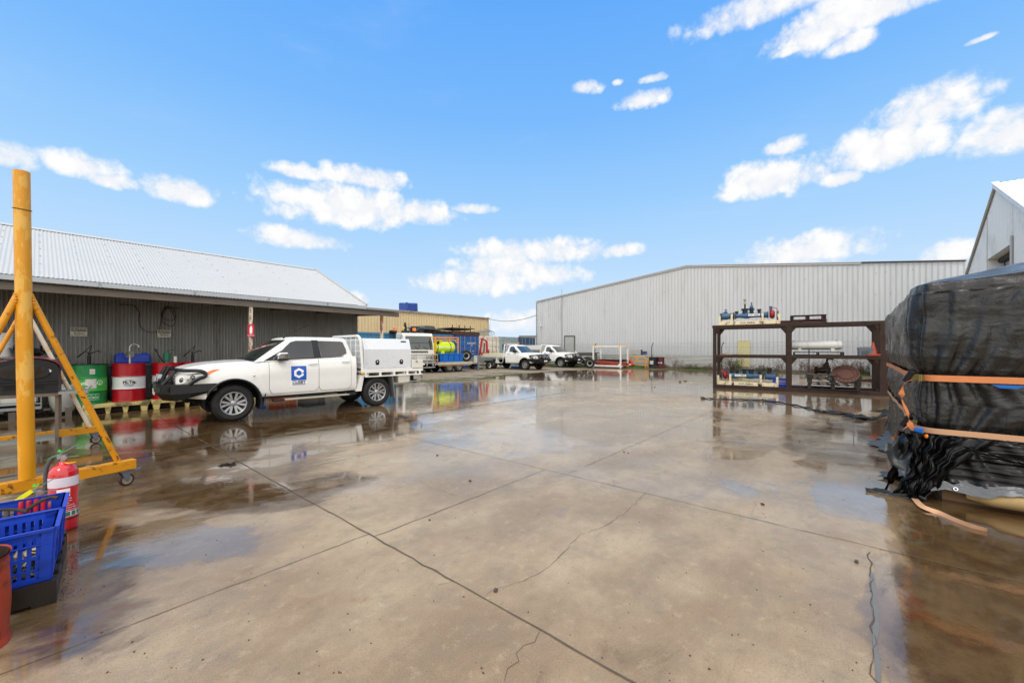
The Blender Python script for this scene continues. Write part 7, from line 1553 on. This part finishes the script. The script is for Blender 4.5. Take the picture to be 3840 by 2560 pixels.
# local frame: x along the front face to the right, y into the depth
def outset(z, fr):
    P_ = [(0, .07), (.12, .04), (.45, .0), (.62, -.01), (.70, -.04), (.78, -.01), (1.0, .015), (1.15, .0), (1.24, -.025), (1.32, .015), (1.45, .05), (1.7, .055), (2.0, .045), (2.14, .04), (2.19, .03), (2.2, .01)]
    return lerpt(z, P_)
def corner_pull(d):       # folds gather around the near corner
    return math.exp(-(d/.55)**2)
def tarp_pt(p, z, per, ncorner):
    """p: distance round the perimeter measured from the near corner, + along the front face, - along the left face"""
    rc = .13
    if p >= 0: base = V((p, 0, 0)); nr = V((0, -1, 0))
    else: base = V((0, -p, 0)); nr = V((-1, 0, 0))
    if abs(p) < rc*1.2:
        a = (p/(rc*1.2)+1)/2*math.pi/2; base = V((rc-rc*math.cos(a), rc-rc*math.sin(a), 0)); nr = V((-math.cos(a), -math.sin(a), 0))
    o = outset(z, p)
    g = corner_pull(abs(p)-.05)
    # vertical pleats, strongest near the corner and converging on the strap buckle
    zz = abs(z-1.24) if z > .97 else abs(z-.70)
    ph = p*(1+1.2*math.exp(-zz*2.2))
    o += .042*(g*1.0+.06)*(math.sin(ph*24+2*mnoise.noise(V((p*2, z*1.2, 0))))*.5+.5*mnoise.noise(V((ph*9, z*.9, 3))))*(1 if z < 2.1 else .3)
    o += .03*mnoise.noise(V((p*1.3, z*1.5, 7)))+.026*mnoise.noise(V((p*3.2, z*3.6, 9)))+.003*mnoise.noise(V((p*10, z*22, 2)))+.018*(1-abs(2*mnoise.noise(V((p*2.6+z*1.3, z*2.2-p, 11)))))
    sag = .04*math.sin(p*2.1)*.3
    return base+nr*o+V((0, 0, z+sag*(.3 if z < 2 else 0)))
tm_ = bpy.data.materials.new('black_tarpaulin'); tm_.use_nodes = True; N = NT(tm_.node_tree); b = N.n['Principled BSDF']; tcn = N.new('ShaderNodeTexCoord').outputs['Object']
N.put(b.inputs['Base Color'], N.mix(N.m('MULTIPLY', N.step(N.noise(N.scale(tcn, (9, 9, 1.2)), 1.6, 6, .7), .42, .72), .8), C('#151617'), C('#2e2b28')))
N.put(b.inputs['Roughness'], N.step(N.noise(N.scale(tcn, (1, 1, 1)), 3, 5), .3, .7, (.20, .36)))
bn = N.new('ShaderNodeBump'); bn.inputs['Distance'].default_value = .004; bn.inputs['Strength'].default_value = .9
wv = N.m('ADD', N.m('MULTIPLY', N.noise(N.scale(tcn, (9, 9, 40)), 1, 4, .6), .15), N.m('MULTIPLY', N.noise(tcn, 6, 5, .62, 1.2), 4.0)); N.put(bn.inputs['Height'], wv); N.l.new(bn.outputs[0], b.inputs['Normal'])
def zhem(p): return (.60+.03*math.sin(p*5)) if p > .02 else (lerpt(-p, [(0, .55), (.35, .30), (.7, .04), (5, .02)]))
def topz(p): return 2.20+(.10*p/2 if p > 0 else -.02*max(0, -p-.2)*.5)+.02*mnoise.noise(V((p*2, 0, 4)))
mb = MB(); NU, NV_ = 420, 200
def tf(u, v):
    p = -Lc+(La+Lc)*u; z0 = zhem(p); z = z0+(topz(p)-z0)*v; return tarp_pt(p, min(z, 2.199+0*v) if 0 else z, 0, 0)
mb.grid(tf, NU, NV_)
# top sheet: from the rim to a low ridge line over the load
def top(u, v):
    x = La*v; y = Lc*u; e = min(x, y, Lc-y)
    h = 2.14+.10*x/2+.20*min(1, e/.8)+.02*mnoise.noise(V((x*3, y*3, 0)))
    if e < 1e-6:
        if y < 1e-6: q = tarp_pt(max(x, 0), topz(x), 0, 0); return q
        if x < 1e-6: q = tarp_pt(-y, topz(-y), 0, 0); return q
    return V((x, y, h+.06))
mb.grid(top, 60, 40)
tarp = mb.build('tarpaulin', tm_, LT, smooth=80, fix=False)
mb = MB(); mb.bx(La-.02, La, 0.1, Lc, 0, 2.2); mb.bx(.1, La, Lc-.05, Lc, 0, 2.2); mb.bx(.2, La-.1, .2, Lc-.2, .15, 2.0); mb.build('load_core', mat('core_dark', '#1a1815', .8), LT, smooth=0)
# stretch film round the bottom of the front face
sf = mat('black_stretch_film', '#08090a', .30, var=.2, coat=.0, ior=1.4)
def film(u, v):
    p = -.45+(La+.45)*u; zl = .14+.10*math.exp(-((p-.0)/.35)**2)*0; z = zl+(.66-zl)*v; q = tarp_pt(p, z, 0, 0); nr = V((0, -1, 0)) if p > .1 else V((-1, 0, 0))
    w_ = .018*(1-abs(2*mnoise.noise(V((p*.5, z*13+.5*p, 1)))))+.005*mnoise.noise(V((p*1.2, z*50, 2)))+.02*mnoise.noise(V((p*1.6, z*3, 5)))
    return q-nr*.02+nr*(.03+w_)+V((0, 0, 0))-nr*.03*0
mb = MB(); mb.grid(film, 260, 130); mb.build('stretch_film', sf, LT, smooth=80, fix=False)
mb = MB(); r = random.Random(31)
def crumple(A, B, Cc, Dd, nu, nv, amp, seed, pinch=0):
    A, B, Cc, Dd = V(A), V(B), V(Cc), V(Dd); nrm = (B-A).cross(Cc-A).normalized()
    def f(u, v):
        k = 1-pinch*math.sin(math.pi*v); uu = .5+(u-.5)*k
        p = A.lerp(B, uu).lerp(Cc.lerp(Dd, uu), v)
        q = 1-abs(2*mnoise.noise(V((u*3.2+seed, v*1.8, seed)))); w2 = 1-abs(2*mnoise.noise(V((u*7, v*4+seed, 3*seed))))
        p = p+nrm*amp*(q*1.3+w2*.6-.9)+V((mnoise.noise(p*9)*amp*.7, 0, 0)); p.z = max(p.z, .004+.01*w2); return p
    mb.grid(f, nu, nv)
crumple((-.14, -.09, .66), (.50, -.10, .67), (-.22, -.12, .03), (.03, -.14, .02), 60, 60, .05, 1.3, .35)
crumple((-.10, -.13, .70), (.26, -.12, .64), (-.20, -.14, .10), (-.05, -.17, .02), 40, 50, .045, 4.1, .5)
crumple((-.13, .35, .62), (-.13, -.08, .64), (-.16, .40, .20), (-.30, -.10, .03), 40, 50, .04, 7.7, .2)
crumple((.25, -.12, .60), (.35, -.12, .52), (1.35, -.12, .40), (1.30, -.12, .33), 12, 50, .02, 2.2, .5)
crumple((-.44, -.12, .01), (-.43, -.06, .01), (.02, -.17, .04), (.04, -.02, .05), 24, 40, .03, 5.2, .4)
mb.build('torn_film', sf, LT, smooth=25, fix=False)
# corner flap, front hem flap with eyelet, flared skirt on the left face
tmg = mat('tarp_grey_flap', '#303234', .35, var=.2, bump=.01, bs=14)
mb = MB(); mb.grid(lambda u, v: V((-.02-.30*u*(.4+.6*v)+.02*math.sin(8*v), -.04-.16*u+.25*v*(1-u)+.10*v, .62-.36*u*(.5+.5*(1-v))+.05*math.sin(5*v+4*u)+.06*mnoise.noise(V((u*5, v*5, 1))))), 24, 24)
mb.build('corner_flap', tmg, LT, smooth=80)
mb = MB(); mb.grid(lambda u, v: V((.05+.62*u, -.055-.05*v+.02*math.sin(u*7), .24-.13*v*(1-.5*u)+.02*math.sin(u*9)+.012*mnoise.noise(V((u*9, v*6, 3))))), 30, 10); fl_ = mb.build('hem_flap', mat('tarp_silver', '#5d6064', .3, .1, var=.15, bump=.004, bs=30), LT, smooth=80)
mb = MB(); mb.lathe([(.008, 0), (.011, .004), (.017, .004), (.019, 0)], (.22, -.09, .165), (0, -1, .3), 16); mb.build('eyelet', chrome, fl_)
mb = MB()
def skirt(u, v):
    y = .55+3.6*u; w_ = .05+.30*(.5+.5*math.sin(y*2.3+1))*(1 if y < 3 else .6); return V((-.02-w_*v-.04*v*math.sin(y*17), y, .10*(1-v)**1.5+.012+.012*abs(math.sin(y*13))*v))
mb.grid(skirt, 160, 8); mb.build('skirt_flap', tmg, LT, smooth=80)
# straps
st = mat('orange_webbing', '#cf8250', .7, var=.08, vs=20, bump=.0008, bs=300); st2 = mat('tan_webbing', '#c79a77', .7, var=.06, bump=.0008, bs=300)
def strap(z, m, w, p0=-Lc, p1=La, dzf=lambda p: 0):
    mb = MB(); n = 220
    def f(u, v):
        p = p0+(p1-p0)*u; zz_ = z+dzf(p)+(v-.5)*w; o = .012
        c = tarp_pt(p, z, 0, 0); sm = V((0, 0, 0)); 
        # the webbing bridges the folds: smooth outset
        base = V((p, 0, 0)) if p >= 0 else V((0, -p, 0)); nr = V((0, -1, 0)) if p >= 0 else V((-1, 0, 0)); rc = .13
        if abs(p) < rc*1.2: a = (p/(rc*1.2)+1)/2*math.pi/2; base = V((rc-rc*math.cos(a), rc-rc*math.sin(a), 0)); nr = V((-math.cos(a), -math.sin(a), 0))
        return base+nr*(outset(z, p)+.070+.03*mnoise.noise(V((p*1.3, z*1.5, 7))))+V((0, 0, zz_))
    mb.grid(f, n, 2); return mb.build('strap', m, LT, smooth=60)
strap(1.235, st, .062); strap(.70, st2, .055)
rm_ = mat('ratchet_zinc', '#8d7f4e', .35, .8, var=.1)
def ratchet(p, z):
    q = V((p, -.01, z)) if p > 0 else V((-.01, -p, z)); T_ = MB(); nrm = V((-.6, -.8, 0)); d = V((.8, -.6, 0)) if abs(p) < .15 else V((0, 1, 0))
    q = V((-.01, -.01, z)) if abs(p) < .15 else q
    T_.box(q+V((-.05, -.03, .0)), (.14, .05, .07), rz=-.6); b_ = T_.build('ratchet_buckle', rm_, LT, smooth=0, bev=.006)
    m2 = MB(); m2.box(q+V((-.085, -.02, .01)), (.05, .06, .13), rz=-.6, ry=.5); m2.build('ratchet_lever', black, b_, smooth=0, bev=.006)
    m3 = MB(); m3.cyl(q+V((-.02, -.075, -.035)), q+V((-.02, -.075, .035)), .008, 8); m3.build('ratchet_pin', rm_, b_)
ratchet(-.02, 1.235); ratchet(-.35, .72)
def ribbon(name, P_, w, m, parent=None, label=None, up_=V((0, 0, 1))):
    S = spline(P_, 8); vs = []
    for i, p in enumerate(S):
        t = (S[min(i+1, len(S)-1)]-S[max(i-1, 0)]).normalized(); u = t.cross(up_); u = u.normalized() if u.length > .05 else V((1, 0, 0)); k = i/len(S)*2.0; u = (u*math.cos(k)+t.cross(u)*math.sin(k)); vs += [p-u*w/2, p+u*w/2]
    mb = MB(); mb.add(vs, [(2*i, 2*i+1, 2*i+3, 2*i+2) for i in range(len(S)-1)]); return mb.build(name, m, parent, smooth=60)
ribbon('strap_tail', [V((-.06, -.06, 1.22)), V((-.14, -.10, 1.17)), V((-.16, -.10, 1.02)), V((-.11, -.07, .86)), V((-.09, -.05, .74)), V((.0, -.1, .64))], .05, st, LT)
ribbon('strap_tail', [V((-.07, .3, .70)), V((-.16, .2, .62)), V((-.22, .05, .56))], .04, st, LT)
mb = MB(); mb.box((-.035, -.09, .70), (.07, .03, .06), rz=-.3); mb.build('blue_protector', bluet, LT, smooth=0, bev=.01); mb = MB(); mb.ball((.02, -.12, .655), .022, 8); mb.build('orange_toggle', mat('toggle_orange', '#e07a1c', .4), LT)
mb = MB(); mb.prism([(.45, 1.195), (.66, 1.195), (.60, 1.165), (.5, 1.165)], (0, -.09, 0), (1, 0, 0), (0, 0, 1), (0, .01, 0)); mb.build('blue_tab', bluet, LT, smooth=0)
mb = MB(); tube_m = mat('tan_foam_tube', '#b79c6c', .6, var=.06, dirt='#8a7250', ds=4, damt=.4); mb.tube([(.30, .0, .115), (.45, -.015, .12), (La, -.02, .115)], [.05, .085, .085], 20); tt_ = mb.build('foam_roll', tube_m, LT); text('lettering', 'F1', inkb, tt_, (.98, -.112, .12), (1, 0, 0), (0, 0, 1), .09, bold=.03)
mb = MB(); mb.bx(.15, La-.05, .1, 1.2, .0, .10); mb.bx(.2, La-.05, 2, Lc-.3, 0, .12); mb.cyl((-.03, 1.1, .05), (-.03, 1.45, .05), .05, 10); mb.build('bearer', mat('bearer_tan', '#86694a', .7), LT, smooth=0)
# loose webbing on the ground and the long strip of torn film
def gr(x, y, z=.006): return gp(3200+x/1.3516, 1400+y/1.3516, z)
P_ = [gr(310, 632, .02), gr(350, 672, .03), gr(430, 705, .012), gr(500, 738, .01), gr(590, 772, .012), gr(680, 797, .008)]
tag(ribbon('loose_strap', P_, .05, st2), 'loose tan webbing strap trailing on the wet ground in front of the tarped load', 'strap')
mb = MB(); r = random.Random(14); base = [gp(2628, 1495), gp(2700, 1497), gp(2860, 1503), gp(3000, 1525), gp(3080, 1545), gp(3180, 1555), gp(3262, 1573), gp(3330, 1550), gp(3352, 1530)]
S = spline(base, 8); mb.tube([p+V((0, 0, .02+.012*math.sin(i*1.7)+(.10 if i > 58 else 0)*(i-58)/6)) for i, p in enumerate(S)], [.012+.012*abs(math.sin(i*.9))+(.03 if i > 34 else 0)*abs(math.sin(i*.37))+(.03 if i < 3 else 0) for i in range(len(S))], 6)
for k in range(30): i = r.randint(30, len(S)-2); c = S[i]+V((0, 0, .02)); e = c+V((r.gauss(0, .25), r.gauss(0, .10), r.uniform(0, .03))); mb.tube([c, (c+e)/2+V((0, 0, .02)), e], [.02, .03, .004], 4)
tag(mb.build('film_strip', sf), 'long torn strip of black film trailing over the wet ground toward the tarped load', 'film')
